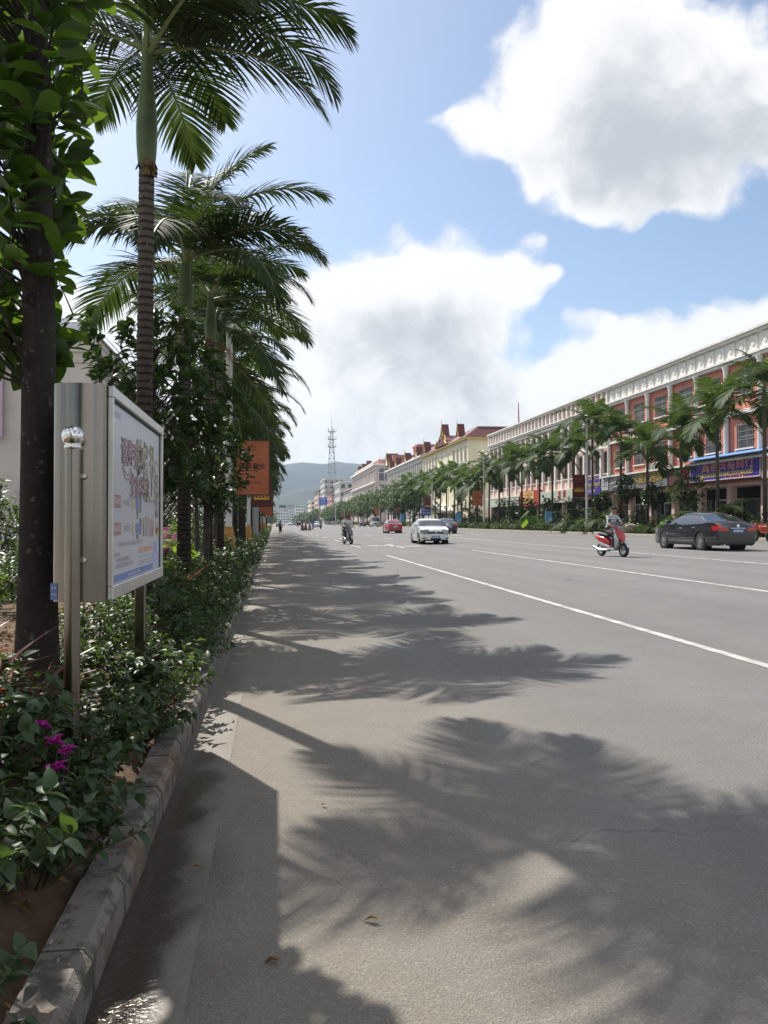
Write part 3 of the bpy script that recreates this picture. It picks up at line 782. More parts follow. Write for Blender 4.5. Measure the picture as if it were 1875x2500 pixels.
# ---- shrubs --------------------------------------------------------------
def shrub_data(seed, r=.42, h=.5, ntw=26, per=11, leaf=.062, spread=1.0):
    g = np.random.default_rng(seed); mb = MB(); LP = []; LD = []; LU = []; LS = []
    for k in range(ntw):
        a = g.uniform(0, 6.28); q = g.random() ** .6
        tip = np.array([math.cos(a) * r * q * spread, math.sin(a) * r * q, h * (1.0 - .55 * q * q) * g.uniform(.65, 1.1)])
        b = np.array([math.cos(a) * .05, math.sin(a) * .05, .0]); m_ = b * .45 + tip * .55 + np.array([0, 0, .08 * h]) + g.normal(0, .02, 3)
        mb.tube([b, m_, tip], [.006, .004, .0015], 3, cap=False)
        for j in range(per):
            f = .25 + .75 * j / (per - 1); s0 = (1 - f) ** 2 * b + 2 * f * (1 - f) * m_ + f * f * tip
            ax = 2 * (1 - f) * (m_ - b) + 2 * f * (tip - m_); ax /= np.linalg.norm(ax)
            for s in (0, 1):
                v = rand_unit(1, g)[0]; v = v - ax * v.dot(ax); v = v / np.linalg.norm(v) + ax * .5 + np.array([0, 0, g.uniform(-.2, .3)])
                LP.append(s0); LD.append(v); LU.append(np.array([0, 0, 1.]) + g.normal(0, .3, 3)); LS.append(leaf * g.uniform(.5, 1.25) * (.6 + .4 * f))
    return mb, tuple(map(np.array, (LP, LD, LU, LS)))

def shrub_proto(seed, mat, tpl=T_OV, **kw):
    mb, (P, D, U, S) = shrub_data(seed, **kw)
    V, F = scatter(tpl, P, D, U, S)
    return mb.mesh('stems', TWIG, fix=False), fast_mesh('foliage', V, F, mat, smooth=True)

def place_shrub(proto, x, y, z, rz, sc, label, group, name='shrub', cat='shrub'):
    t = empty(name, (x, y, z), 0, label, cat, group)
    a = link('stems', proto[0], t, rot=(0, 0, rz), scale=sc); b = link('foliage', proto[1], t, rot=(0, 0, rz), scale=sc); b["kind"] = "stuff"
    return t

# =============================================== the row beside the lightbox
PF = {0: [(-40, 0), (-98, 3), (-76, 4), (-122, 4), (-25, 3), (92, 5), (-95, 6), (-174, 4), (-148, 5), (15, 1), (60, 1), (-4, 4), (26, 3)],
      1: [(-35, 0), (10, 0), (-75, 0), (-10, 1), (45, 1), (-70, 1), (-84, 3), (-104, 4), (82, 3), (96, 4), (-40, 4), (125, 4), (-130, 6), (178, 5), (60, 6), (-160, 3)],
      2: [(-30, 0), (30, 0), (-70, 1), (-80, 2), (-105, 4), (85, 3), (20, 3), (150, 4), (-150, 4), (-60, 5), (110, 6), (-95, 6)]}
for i, y in enumerate([8.15, 12.3, 15.8, 20.0, 24.2, 28.3, 32.2, 36.3, 40.5, 44.6, 48.6, 53, 57.5, 62, 66.5, 71, 76, 81, 87, 94, 102, 112, 124, 140]):
    g = random.Random(50 + i)
    h = {0: 4.82, 1: 4.32, 2: 4.8}.get(i, g.uniform(4.75, 5.4)); hs = {0: 1.34, 1: 1.12}.get(i, g.uniform(1.0, 1.2))
    key = 'near' if i < 4 else 'mid'
    lab = {0: "tall palm with ringed trunk and swollen green crown shaft just behind the lightbox",
           1: "palm with pale green crown shaft standing next behind the tall ringed one"}.get(i, f"{nth(i)} palm from the lightbox in the row along its kerb")
    palm(-1.3 + g.uniform(-.06, .06), y, .40, h - .30, hs, {0: .082, 1: .098}.get(i, .09), key, {0: 5, 1: 12, 2: 23}.get(i, 60 + i), lab, 'palms along the lightbox kerb',
         nf=16, fscale={0: .91, 1: 1.02}.get(i, 1.04), rings=(i < 6), dry=(1 if i in (1, 2, 3) else 0), az0={0: -1.25, 1: -1.6}.get(i), fl=PF.get(i))

broadleaf(-1.30, 4.6, .42, "near broadleaf tree with lichen-spotted dark trunk and large glossy leaves", h0=2.2, rt=.084, cen=(-.34, .15, 3.6), rad=(.76, .80, 2.0),
          ntip=235, per=10, leaf=.205, tpl=T_JACK, mat=JACK, seed=3, parts=300, view=(0, 0, 1.4), flare=1.6, tr_n=20, bark=BARKL, tlean=.1,
          keep=lambda p: p[2] > 1.95 and p[0] < .17 + .09 * math.sin(4 * p[2]) + (.22 if p[2] > 4.2 else 0) and not (-.62 < -1.3 + p[0] + .39 * (p[2] + .42) < -.18 and 1.75 < 4.6 + p[1] - .8 * (p[2] + .42) < 2.6))
NT = [o for o in bpy.data.objects if o.name.startswith('broadleaf_tree') and o.parent is None][0]
leaf_parts(NT, T_JACK, ORL, np.array([[.34, -.1, 4.25], [.20, -.35, 4.1], [-.1, -.6, 3.4], [.28, -.2, 4.36]]), np.array([[.3, -.2, -1.], [.2, -.5, -.9], [0, -.6, -.8], [.5, -.3, -.8]]), np.tile([.3, -1., .2], (4, 1)), [.17, .14, .15, .12])
broadleaf(-1.45, 10.2, .38, "round-crowned broadleaf tree rising over the lightbox, with small upright leaves", h0=1.1, rt=.05, cen=(-.05, 0, 2.5), rad=(1.05, 1.0, 1.30),
          ntip=300, per=11, leaf=.165, seed=8, parts=120, view=(0, 0, 1.4))
broadleaf(-1.15, 13.9, .38, "small broadleaf tree whose leaves overlap the orange lamp-post poster", h0=1.0, rt=.035, cen=(.10, 0, 2.05), rad=(.74, .75, .9), ntip=200, per=10, leaf=.13, seed=9)
broadleaf(-2.0, 14.0, .38, "dense broadleaf tree behind the second palm trunk", h0=1.0, rt=.05, cen=(-.1, 0, 2.5), rad=(1.0, 1.0, 1.0), ntip=180, per=10, leaf=.15, seed=10)
for i, y in enumerate([18.2, 22.5, 26.4, 30.4, 35, 41, 47, 55, 64, 74, 86, 100]):
    g = random.Random(i + 400)
    broadleaf(-1.6 + g.uniform(-.25, .25), y, .38, f"{nth(i)} small round tree between the palm trunks beyond the orange poster", 'small trees between the palms', h0=1.0, rt=.04, cen=(g.uniform(-.1, .15), 0, 2.2 + g.uniform(-.2, .3)),
              rad=(.85, .9, .85), ntip=80 if i < 5 else 45, per=9, leaf=.16 if i < 5 else .24, tpl=T_OV2, seed=20 + i, tr_n=7)

# low shrubs along the kerb
kerb_protos = [shrub_proto(500 + k, SHRUB, T_OV if k < 3 else T_OV2, r=.40, h=.42, ntw=30, per=10, leaf=.066) for k in range(5)]
kerb_far = [shrub_proto(520 + k, SHRUB, T_OV2, r=.42, h=.45, ntw=22, per=7, leaf=.11) for k in range(3)]
def near_shrub(seed, x, y, z, rz, sc, label, nparts):
    mb, (P, D, U, S) = shrub_data(seed, r=.36, h=.36, ntw=34, per=10, leaf=.060)
    t = empty('shrub', (x, y, z), 0, label, 'shrub', 'low shrubs spilling over the lightbox kerb')
    c, s = math.cos(rz), math.sin(rz); Rz = np.array([[c, -s, 0], [s, c, 0], [0, 0, 1]])
    P = P @ Rz.T * sc; D = D @ Rz.T; U = U @ Rz.T; S = S * sc
    link('stems', mb.mesh('stems', TWIG, fix=False), t, rot=(0, 0, rz), scale=sc)
    to = norm((np.array([0, 0, 1.4]) - np.array([x, y, z]))[None])[0]
    o = np.argsort(-(P @ to)); a, b = o[:nparts], o[nparts:]
    leaf_parts(t, T_OVN, SHRUB, P[a], D[a], U[a], S[a])
    V, F = scatter(T_OVN, P[b], D[b], U[b], S[b]); f = link('foliage', fast_mesh('foliage', V, F, SHRUB, smooth=True), t); f["kind"] = "stuff"
    return t
spots = [(-.92, 1.62, 1.15), (-1.25, 2.1, 1.2), (-.86, 1.98, 1.0), (-.98, 2.5, 1.25), (-1.35, 2.85, 1.2), (-.84, 2.95, 1.1), (-1.12, 3.3, 1.2), (-.85, 3.55, 1.05), (-.92, 4.2, 1.1), (-.80, 4.85, 1.0), (-.92, 5.5, 1.05), (-1.22, 3.75, 1.1), (-1.2, 4.9, 1.0), (-1.45, 3.35, 1.1)]
names0 = ["leafy shrub lowest in the picture corner, cut by its bottom edge", "leafy shrub against the picture edge near its lower corner", "leafy shrub at the very bottom corner beside the kerb", "leafy shrub with magenta flowers just inside the near kerb", "leafy shrub spreading towards the near broadleaf trunk",
          "leafy shrub hanging over the wet gutter", "leafy shrub around the foot of the round steel post", "leafy shrub on the kerb in front of the lightbox post", "leafy shrub below the near end of the lightbox",
          "leafy shrub on the kerb beside the middle of the lightbox", "leafy shrub between the lightbox and the kerb at its far end", "leafy shrub behind the round steel post", "leafy shrub in the shade under the lightbox", "leafy shrub in front of the lichen-spotted trunk"]
for i, (x, y, s) in enumerate(spots):
    near_shrub(540 + i, x, y, bed_z(x, y) - .02, rnd.uniform(0, 6), s, names0[i], 130 if i < 8 else 60)
y = 5.9; i = 0
while y < 62:
    for lane in (0, 1):
        if lane == 1 and (rnd.random() < .2 or y > 30): continue
        x = -.86 - .45 * lane + rnd.uniform(-.08, .08)
        far_ = y > 16
        place_shrub((kerb_far if far_ else kerb_protos)[rnd.randrange(3 if far_ else 5)], x, y + rnd.uniform(-.15, .15), bed_z(x, y) - .03, rnd.uniform(0, 6.28), rnd.uniform(.85, 1.2) * (1.12 if y > 8 else 1),
                    f"{nth(i)} low shrub along the kerb counting from the lightbox onward", 'low shrubs along the lightbox kerb'); i += 1
    y += .55 if y < 14 else (.75 if y < 30 else 1.1)
mb = MB()
def mass(name, label, x0, x1, y0, y1, z0, h, n, leaf, mat, seed):
    g = np.random.default_rng(seed); P = np.stack([g.uniform(x0, x1, n), g.uniform(y0, y1, n), z0 + h * g.random(n) ** .6], 1)
    D = rand_unit(n, g) + np.array([0, 0, .3]); U = np.array([0, 0, 1.]) + g.normal(0, .5, (n, 3))
    V, F = scatter(T_OV2, P, D, U, leaf * g.uniform(.6, 1.3, n))
    o = link(name, fast_mesh(name, V, F, mat, smooth=True)); tag(o, label, 'hedge', kind='stuff'); return o
mass('far_hedge', "far stretch of low hedge on the lightbox kerb", -1.25, -.55, 62, 190, .05, .55, 5200, .20, SHRUB, 1)

# magenta flowers on the near shrub (paper-like bracts)
def flower(x, y, z, s, label):
    g = np.random.default_rng(int(x * 1000) % 997 + int(y * 100)); t = empty('bougainvillea_flower', (x, y, z), 0, label, 'flower', 'magenta flowers on the near shrub')
    for k in range(13):
        a = k * 6.28 / 3 + g.uniform(-.3, .3); d = np.array([[math.cos(a), math.sin(a), g.uniform(.2, 1.2)]])
        leaf_parts(t, T_BRACT, MAG, np.array([[0, 0, 0.]]) + g.normal(0, s * .25, (1, 3)), d, np.array([[0, 0, 1.]]), [s], 'petal')
    mb = MB(); mb.tube([(0, 0, -.12), (0.01, 0, 0)], .003, 4); link('stalk', mb.mesh('stalk', TWIG), t)
for (x, y, z, s, l) in ((-.90, 3.30, .605, .030, "small magenta flower cluster topmost beside the steel post"), (-.815, 3.16, .565, .033, "magenta flower cluster in the middle of the near shrub"),
                        (-.765, 3.14, .54, .028, "magenta flower cluster at the shrub edge towards the kerb"), (-.785, 3.06, .505, .036, "largest magenta flower cluster lowest on the near shrub")):
    flower(x, y, z, s, l)

# red strap-leaved cordylines near the broadleaf trunk and beside the palms
def strap_plant(x, y, z, seed, label, mat=REDL, n=16, L=.34, group='red strap-leaved plants', lean=.9):
    g = np.random.default_rng(seed); t = empty('cordyline_plant', (x, y, z), 0, label, 'plant', group)
    a = np.arange(n) * 2.4 + g.uniform(0, 6); el = np.linspace(1.3, .25, n) + g.normal(0, .1, n)
    D = np.stack([np.cos(a) * np.cos(el), np.sin(a) * np.cos(el), np.sin(el)], 1); P = np.zeros((n, 3)); P[:, 2] = np.linspace(.18, .06, n)
    leaf_parts(t, T_STRAP, mat, P, D, np.tile([0, 0, 1.], (n, 1)), L * g.uniform(.7, 1.2, n))
    mb = MB(); mb.tube([(0, 0, -.05), (0, 0, .18)], [.012, .008], 5); link('stem', mb.mesh('stem', TWIG), t)
for i, (x, y, l) in enumerate(((-1.62, 4.3, "reddish strap-leaved plant at the trunk foot on its outer side"), (-1.35, 4.05, "brownish strap-leaved plant in front of the dark trunk"), (-1.15, 4.25, "dark strap-leaved plant between trunk and steel post"),
                               (-1.75, 4.9, "red strap-leaved plant at the picture edge behind the trunk"), (-1.25, 3.7, "small brownish strap-leaved plant behind the flowering shrub"), (-1.5, 3.8, "orange-tipped strap-leaved plant nearest the picture edge"),
                               (-1.15, 10.9, "bright red strap-leaved plant below the second palm"), (-1.25, 11.6, "red strap-leaved plant against the second palm trunk"), (-1.9, 9.2, "red strap-leaved plant seen beyond the lightbox"))):
    strap_plant(x, y, bed_z(x, y) - .02, 700 + i, l, L=.34 if i < 6 else .42)

# leaf litter on the soil
g = np.random.default_rng(77); n = 2600
P = np.stack([g.uniform(-2.6, -.70, n), g.uniform(1.2, 11, n), np.zeros(n)], 1); P[:, 2] = [bed_z(a, b) + .012 for a, b in P[:, :2]]
D = rand_unit(n, g) * np.array([1, 1, .35]); V, F = scatter(T_DRY, P, D, np.array([0, 0, 1.]) + g.normal(0, .45, (n, 3)), g.uniform(.025, .075, n))
o = link('leaf_litter', fast_mesh('leaf_litter', V, F, DRY, smooth=True)); tag(o, "brown fallen leaves littering the planting bed soil", 'leaf litter', kind='stuff')

# garden behind the row
bush_protos = [shrub_proto(800 + k, m_, T_OV2, r=.8, h=1.2, ntw=70, per=9, leaf=.12) for k, m_ in enumerate((SHRUB, TREEL, LIME, FROND_R))]
gp = [(-2.9, 7.4, 0, .8, "green bush seen between trunk and lightbox post"), (-3.3, 8.6, 2, .75, "yellow-green bush by the picture edge behind the trunk"), (-3.9, 9.8, 1, 1.1, "dark bush at the picture edge behind the trunk"),
      (-2.6, 9.2, 0, .7, "green bush under the lightbox"), (-4.2, 12.5, 0, 1.4, "large green bush before the beige wall"), (-3.0, 12.2, 2, .75, "lime bush left of the second palm trunk"), (-2.2, 13.0, 0, .7, "green bush beside the second palm trunk"),
      (-2.6, 15.6, 2, .7, "lime-yellow bush between second and third palm trunks"), (-2.4, 18.5, 2, .8, "lime-yellow bush beyond the third palm trunk"), (-3.4, 18, 1, 1.2, "dark bush behind the third palm"), (-2.2, 22, 0, .8, "green bush behind the lamp post"),
      (-3.6, 23, 1, 1.5, "tall dark bush beyond the lamp post"), (-2.5, 27, 0, 1.1, "green bush in the far garden strip"), (-3.4, 32, 1, 1.8, "bulky dark bush far along the garden strip"), (-2.6, 40, 1, 1.6, "farthest dark bush in the garden strip"),
      (-3.2, 6.6, 1, .5, "low dark bush at the picture edge beside the trunk")]
for i, (x, y, k, s, l) in enumerate(gp): place_shrub(bush_protos[k], x, y, .38, i * 1.3, s, l, 'garden bushes behind the palms', 'garden_bush', 'bush')
# bougainvillea in bloom
bg_ = shrub_proto(850, MAG, T_OV2, r=.55, h=.75, ntw=46, per=8, leaf=.085)
place_shrub(bg_, -2.15, 16.2, .75, 0, .75, "magenta bougainvillea in bloom behind the lightbox", None, 'bougainvillea_bush', 'bush')
place_shrub(bush_protos[0], -2.35, 17.4, .38, 1, .6, "green bush under the magenta bougainvillea", 'garden bushes behind the palms', 'garden_bush', 'bush')

# small areca palms and elephant ears
def areca(x, y, z, seed, s, label, mat_key='right', n=9, group='small feather palms'):
    g = random.Random(seed); t = empty('areca_palm', (x, y, z), 0, label, 'small palm', group); a = g.uniform(0, 6)
    mb = MB()
    for k in range(n):
        v = g.choice((1, 2, 3, 3, 4, 5)); rc, lv = FV[mat_key][v]; fo = link('frond', rc, t, loc=(0, 0, .25 * s), rot=(0, 0, a), scale=.42 * s * g.uniform(.8, 1.15)); lo = link('leaflets', lv, fo); lo["kind"] = "stuff"; a += 2.4
        mb.tube([(g.uniform(-.1, .1), g.uniform(-.1, .1), -.05), (0, 0, .3 * s)], [.02, .012], 5)
    link('stems', mb.mesh('stems', SHAFT), t)
FV['lime'] = [(r_, (lambda m_: (m_.materials.clear(), m_.materials.append(LIME), m_)[2])(l_.copy())) for (r_, l_) in FV['mid']]
areca(-2.0, 11.4, .38, 1, 1.0, "bright feather palm beside the far end of the lightbox", 'lime'); areca(-2.7, 14.6, .38, 2, 1.1, "feather palm behind the second palm trunk", 'lime'); areca(-3.4, 11, .38, 3, 1.2, "feather palm in front of the beige wall", 'lime')
def ear_leaf_mesh():
    V = []; F = []; n = 18
    ol = []
    for k in range(n):
        a = 2 * math.pi * k / n; r_ = .5 * (1 + .28 * math.cos(a)) * (1 - .42 * math.exp(-((a - math.pi) / .35) ** 2)); ol.append((math.sin(a) * r_ * .82, math.cos(a) * r_ + .25))
    for rr3 in (0, .5, 1.0):
        for (a, b) in ol: V.append((a * rr3, .25 + (b - .25) * rr3, -.10 * rr3 ** 2 + .05 * abs(a) * rr3))
    for q in range(2):
        for k in range(n): F.append((q * n + k, q * n + (k + 1) % n, (q + 1) * n + (k + 1) % n, (q + 1) * n + k))
    return fast_mesh('leaf', V, F, LIME, smooth=True)
EAR = ear_leaf_mesh()
EARD = EAR.copy(); EARD.materials.clear(); EARD.materials.append(TREEL)
def elephant_ear(x, y, z, seed, s, label, me=EAR, n=4):
    g = random.Random(seed); t = empty('elephant_ear_plant', (x, y, z), 0, label, 'plant', 'elephant ear plants'); mb = MB()
    for k in range(n):
        a = g.uniform(0, 6.28); h = s * g.uniform(.5, 1.0); p = Vector((math.cos(a) * .3 * s, math.sin(a) * .3 * s, h))
        mb.tube([(0, 0, -.05), p * .5 + Vector((0, 0, .15 * s)), p], [.02 * s, .015 * s, .008 * s], 5)
        link('leaf', me, t, loc=p, rot=(R(g.uniform(-70, -25)), g.uniform(-.4, .4), a - R(90) + g.uniform(-.5, .5)), scale=s * g.uniform(.55, .85))
    link('stalks', mb.mesh('stalks', SHAFT), t)
elephant_ear(-1.75, 13.2, .38, 1, .8, "bright elephant-ear plant below the magenta bougainvillea"); elephant_ear(-2.3, 10.6, .38, 3, .8, "elephant-ear plant half hidden by the lightbox post")

# row continued unseen behind the camera, trees added for dark reflections in the steel
for k, y in enumerate((-1.7, -4.6)):
    broadleaf(-1.55, y, .4, f"{nth(k)} unseen broadleaf tree of the row, added behind the camera for reflections", 'unseen trees added behind the camera for reflections', h0=1.6, rt=.08, cen=(-.1, 0, 3.0), rad=(.95, 1.1, 1.7), ntip=120, per=9, leaf=.22, tpl=T_OV2, mat=JACK, bark=BARKL, seed=1950 + k)
# ================================================================ STREET FURNITURE, LIGHTBOX SIDE
def steel_mat(name, col, rough, stretch=(60, 60, .6)):
    m = bpy.data.materials.new(name); m.use_nodes = True; nt = m.node_tree; b = nt.nodes['Principled BSDF']
    tc = nt.nodes.new('ShaderNodeTexCoord'); v = node(nt, 'ShaderNodeVectorMath', {0: tc.outputs['Object'], 1: stretch}, operation='MULTIPLY').outputs[0]
    n = node(nt, 'ShaderNodeTexNoise', {'Vector': v, 'Scale': 3.0, 'Detail': 5.0, 'Roughness': .7}).outputs['Fac']
    n2 = node(nt, 'ShaderNodeTexNoise', {'Vector': tc.outputs['Object'], 'Scale': 4.0, 'Detail': 6.0, 'Roughness': .7}).outputs['Fac']
    f = mth(nt, 'ADD', .86, mth(nt, 'ADD', mth(nt, 'MULTIPLY', n, .10), mth(nt, 'MULTIPLY', n2, .18)))
    nt.links.new(node(nt, 'ShaderNodeVectorMath', {0: col, 'Scale': f}, operation='SCALE').outputs[0], b.inputs['Base Color'])
    nt.links.new(node(nt, 'ShaderNodeMapRange', {'Value': mth(nt, 'ADD', mth(nt, 'MULTIPLY', n, .5), mth(nt, 'MULTIPLY', n2, .5)), 'From Min': .25, 'From Max': .75, 'To Min': rough * .65, 'To Max': rough * 1.5}).outputs[0], b.inputs['Roughness'])
    b.inputs['Metallic'].default_value = 1.0
    bp = node(nt, 'ShaderNodeBump', {'Height': n, 'Strength': .025, 'Distance': .003}); nt.links.new(bp.outputs[0], b.inputs['Normal'])
    MAT[name] = m; return m
STEEL = steel_mat('brushed_steel', (.24, .215, .185), .17); CHROME = steel_mat('polished_steel', (.75, .73, .70), .07)
WHITEP = M('poster_white', (.50, .51, .54), .35, var=.05, scale=2, spec=.5)
RUBBER = M('black_rubber', (.025, .025, .025), .7, var=.2)
WHITE = M('white_paint', (.72, .71, .68), .55, var=.08, scale=2.0, bump=.05)
def flat(name, c, rough=.5): return M('print_' + name, c, rough, var=.08, scale=9)
INK_RED = flat('red', (.40, .19, .20)); INK_PUR = flat('purple_brown', (.30, .20, .24)); INK_OLV = flat('olive', (.50, .46, .32)); INK_DK = flat('dark', (.20, .20, .23)); INK_BLU = flat('blue', (.17, .23, .47)); INK_GRY = flat('grey', (.33, .33, .37))
INK_ORA = flat('orange', (.58, .34, .26)); INK_SKN = flat('skin', (.48, .34, .29)); INK_LAV = flat('lavender', (.45, .47, .66)); INK_W = flat('white', (.8, .8, .8)); INK_YEL = flat('yellow', (.70, .52, .08))

XF, YN, YF_, ZB, ZT, TH = -.808, 4.06, 5.84, 1.02, 2.07, .25
lb = empty('advertising_lightbox', (XF - TH / 2, (YN + YF_) / 2, .1), 0, "stainless steel advertising lightbox with a white phone poster, on two posts", 'lightbox')
ol = []
for k in range(13): a = math.pi * k / 12; ol.append((XF - TH / 2 + TH / 2 * math.cos(a), YN - .075 * math.sin(a)))
for k in range(13): a = math.pi * k / 12; ol.append((XF - TH / 2 - TH / 2 * math.cos(a), YF_ + .075 * math.sin(a)))
MB().prism(ol, 'z', ZB, ZT).build('cabinet', STEEL, lb, smooth=True)
fr = MB(); w = .055
fr.bbox(XF + .001, XF + .030, YN, YF_, ZT - w, ZT, .004); fr.bbox(XF + .001, XF + .030, YN, YF_, ZB, ZB + w * 1.25, .004)
fr.bbox(XF + .001, XF + .028, YN, YN + .022, ZB + w * 1.25, ZT - w, .003); fr.bbox(XF + .001, XF + .028, YF_ - .05, YF_, ZB + w * 1.25, ZT - w, .003)
fr.build('bezel', M('bezel_metal', (.62, .61, .58), .38, .85, var=.12, scale=7), lb)
PX = XF + .008
PT, PB_, PN, PF = ZT - w, ZB + w * 1.25, YN + .022, YF_ - .05
MB().box(XF - .002, PX, PN, PF, PB_, PT).build('poster', WHITEP, lb)
gs = MB(); gs.box(PX, PX + .006, PN, PF, PT - .012, PT); gs.box(PX, PX + .006, PF - .012, PF, PB_, PT - .012); gs.build('gasket', RUBBER, lb)
PW, PH = PF - PN, PT - PB_
def pp(u, v): return (PX + .002, PN + u * PW, PT - v * PH)
def prect(name, mat, u0, u1, v0, v1, d=.002):
    a, b = pp(u0, v0), pp(u1, v1); return MB().box(PX + .0005, PX + d, a[1], b[1], b[2], a[2]).build(name, mat, lb)
def pell(name, mat, u, v, ru, rv, d=.002, n=14):
    c = pp(u, v); return MB().prism([(c[1] + ru * PW * math.cos(6.2832 * k / n), c[2] + rv * PH * math.sin(6.2832 * k / n)) for k in range(n)], 'x', PX + .0005, PX + d).build(name, mat, lb)
def ptext(s, size, mat, u, v, sx=1.0, dx=.003, bold=0.0):
    q = pp(u, v); return text('lettering', s, size, mat, lb, (PX + dx, q[1], q[2]), '+x', sx=sx, bold=bold)
ptext("话费手机", .155, INK_GRY, .375, .262, 1.15, .0028, .006); ptext("话费手机", .155, INK_RED, .37, .255, 1.15, .004)
ptext("购好礼", .21, INK_GRY, .665, .255, 1.15, .0028, .012); ptext("购好礼", .21, INK_OLV, .66, .247, 1.15, .004, .004)
ptext("全家共享", .15, INK_GRY, .525, .452, 1.15, .0028, .006); ptext("全家共享", .15, INK_RED, .52, .445, 1.15, .004)
ptext("礼上礼", .20, INK_GRY, .795, .437, 1.1, .0028, .012); ptext("礼上礼", .20, INK_OLV, .79, .43, 1.1, .004, .004)
c0 = pp(.27, .33); mb = MB()
for r0 in (.075, .10):
    arc = [(c0[1] + r0 * 1.5 * math.cos(a), c0[2] + .03 + r0 * math.sin(a)) for a in [math.pi * (1.12 + .76 * k / 10) for k in range(11)]]
    mb.prism(arc + [(p[0], p[1] - .008) for p in reversed(arc)], 'x', PX + .0005, PX + .002)
mb.build('swash', INK_PUR, lb)
for v, s1, s2 in ((.545, "可存100元", "=100元"), (.70, "可存400元", "=120元")):
    prect('red_label', INK_RED, .012, .165, v - .035, v + .035); ptext(s1, .045, INK_W, .088, v, 1.15); ptext(s2, .045, INK_GRY, .265, v, 1.4)
    pell('coin', INK_OLV, .385, v, .030, .045); prect('phone_picture', INK_BLU, .435, .495, v - .03, v + .03); prect('handset_picture', INK_DK, .448, .486, v + .034, v + .07)
    pell('handset_head', INK_DK, .468, v - .075, .010, .018)
# a small drawn group of people
for k, (u, v, hgt) in enumerate(((.53, .545, .10), (.53, .695, .09), (.60, .70, .10), (.66, .69, .12), (.715, .70, .11), (.77, .705, .11), (.815, .71, .10))):
    prect('drawn_figure', (INK_DK, INK_DK, INK_PUR, INK_GRY, INK_SKN, INK_GRY, INK_RED)[k], u - .016, u + .016, v - hgt * .25, v + hgt * .55); pell('drawn_head', INK_SKN if k > 1 else INK_DK, u, v - hgt * .42, .015, .026, .003)
prect('side_label', INK_DK, .885, .955, .40, .44); prect('side_label', INK_ORA, .885, .955, .44, .49); prect('side_label', INK_DK, .885, .955, .49, .63); ptext("客户端", .045, INK_W, .92, .56, 1.1)
pell('fruit_picture', INK_ORA, .915, .70, .035, .05); pell('fruit_picture', INK_YEL, .94, .73, .03, .035)
ptext("一卡 家庭共享 一套 多人 主套餐 副卡共享 互打免费", .027, INK_GRY, .33, .79, 1.25)
for v, s1 in ((.845, "详询 移动"), (.877, "一套餐 全家共享 优惠 更多"), (.91, "办理 服务厅 家庭套餐 咨询服务")): ptext(s1, .027, INK_GRY, .05 + .0115 * len(s1), v, 1.3)
prect('orange_label', INK_ORA, .50, .80, .825, .862); mb = MB()
for v in (.885, .915, .935): a = pp(.50, v); mb.box(PX + .0005, PX + .002, a[1], a[1] + .30 * PW, a[2] - .002, a[2] + .002)
mb.build('rule', INK_GRY, lb); prect('lavender_panel', INK_LAV, .82, .985, .80, .985, .0012); ptext("沃", .08, INK_BLU, .88, .85); prect('blue_stripe', INK_BLU, .0, .82, .955, .992); ptext("www.10010.com  10010", .028, INK_W, .4, .974, 1.4, .004)
ptext("中国联通", .035, INK_LAV, .10, .07, 1.3); pell('logo_ring', INK_LAV, .03, .07, .012, .03); ptext("精彩在沃", .04, INK_ORA, .92, .23, 1.2)
# posts
POST_X, POST_Y = -.935, 3.915
mb = MB(); mb.lathe([(.036, -.05), (.036, 1.66)], (POST_X, POST_Y, .1), 20); mb.build('post', STEEL, lb, smooth=True)
pr = [(.030, 1.640), (.040, 1.645), (.040, 1.662)] + [(.053 * math.cos(a), 1.705 + .053 * math.sin(a)) for a in [R(-50 + 140 * k / 11) for k in range(12)]]
mb = MB(); mb.lathe([(max(r_, .001), z) for r_, z in pr], (POST_X, POST_Y, .1), 20); mb.build('ball_cap', CHROME, lb, smooth='all')
for z in (1.22, 1.62):
    mb = MB(); mb.lathe([(.012, 0), (.016, .006), (.016, .05), (.012, .056)], (POST_X + .036, POST_Y + .03, z), 12, 'y'); mb.build('bracket', CHROME, lb, smooth=True)
mb = MB(); mb.bbox(-.955, -.885, 5.72, 5.79, .05, ZB - .001, .006); mb.build('post', STEEL, lb)
mb = MB(); mb.box(-1.058, -1.026, 4.008, 4.012, 1.03, 1.11); mb.build('sticker', INK_BLU, lb); text('sticker_print', "家政", .012, INK_W, lb, (-1.042, 4.007, 1.085), '-y'); text('sticker_print', "电话", .012, INK_W, lb, (-1.042, 4.007, 1.055), '-y')

# lamp posts with orange posters
POLEW = M('pole_white', (.60, .59, .56), .6, var=.15, scale=3, bump=.1); POLEY = M('pole_base_ochre', (.42, .22, .06), .7, var=.25, scale=3, bump=.15)
GLOBE = M('lamp_globe', (.72, .66, .55), .25, var=.03); RUST = M('dark_frame', (.10, .035, .025), .6, var=.2)
ORANGE = M('orange_poster', (.45, .130, .050), .45, var=.22, scale=.9); ORDK = flat('maroon', (.13, .02, .015)); MAROON = M('maroon_poster', (.085, .014, .012), .5, var=.2, scale=1.5); GOLD = M('gold_print', (.62, .38, .05), .5, var=.15)

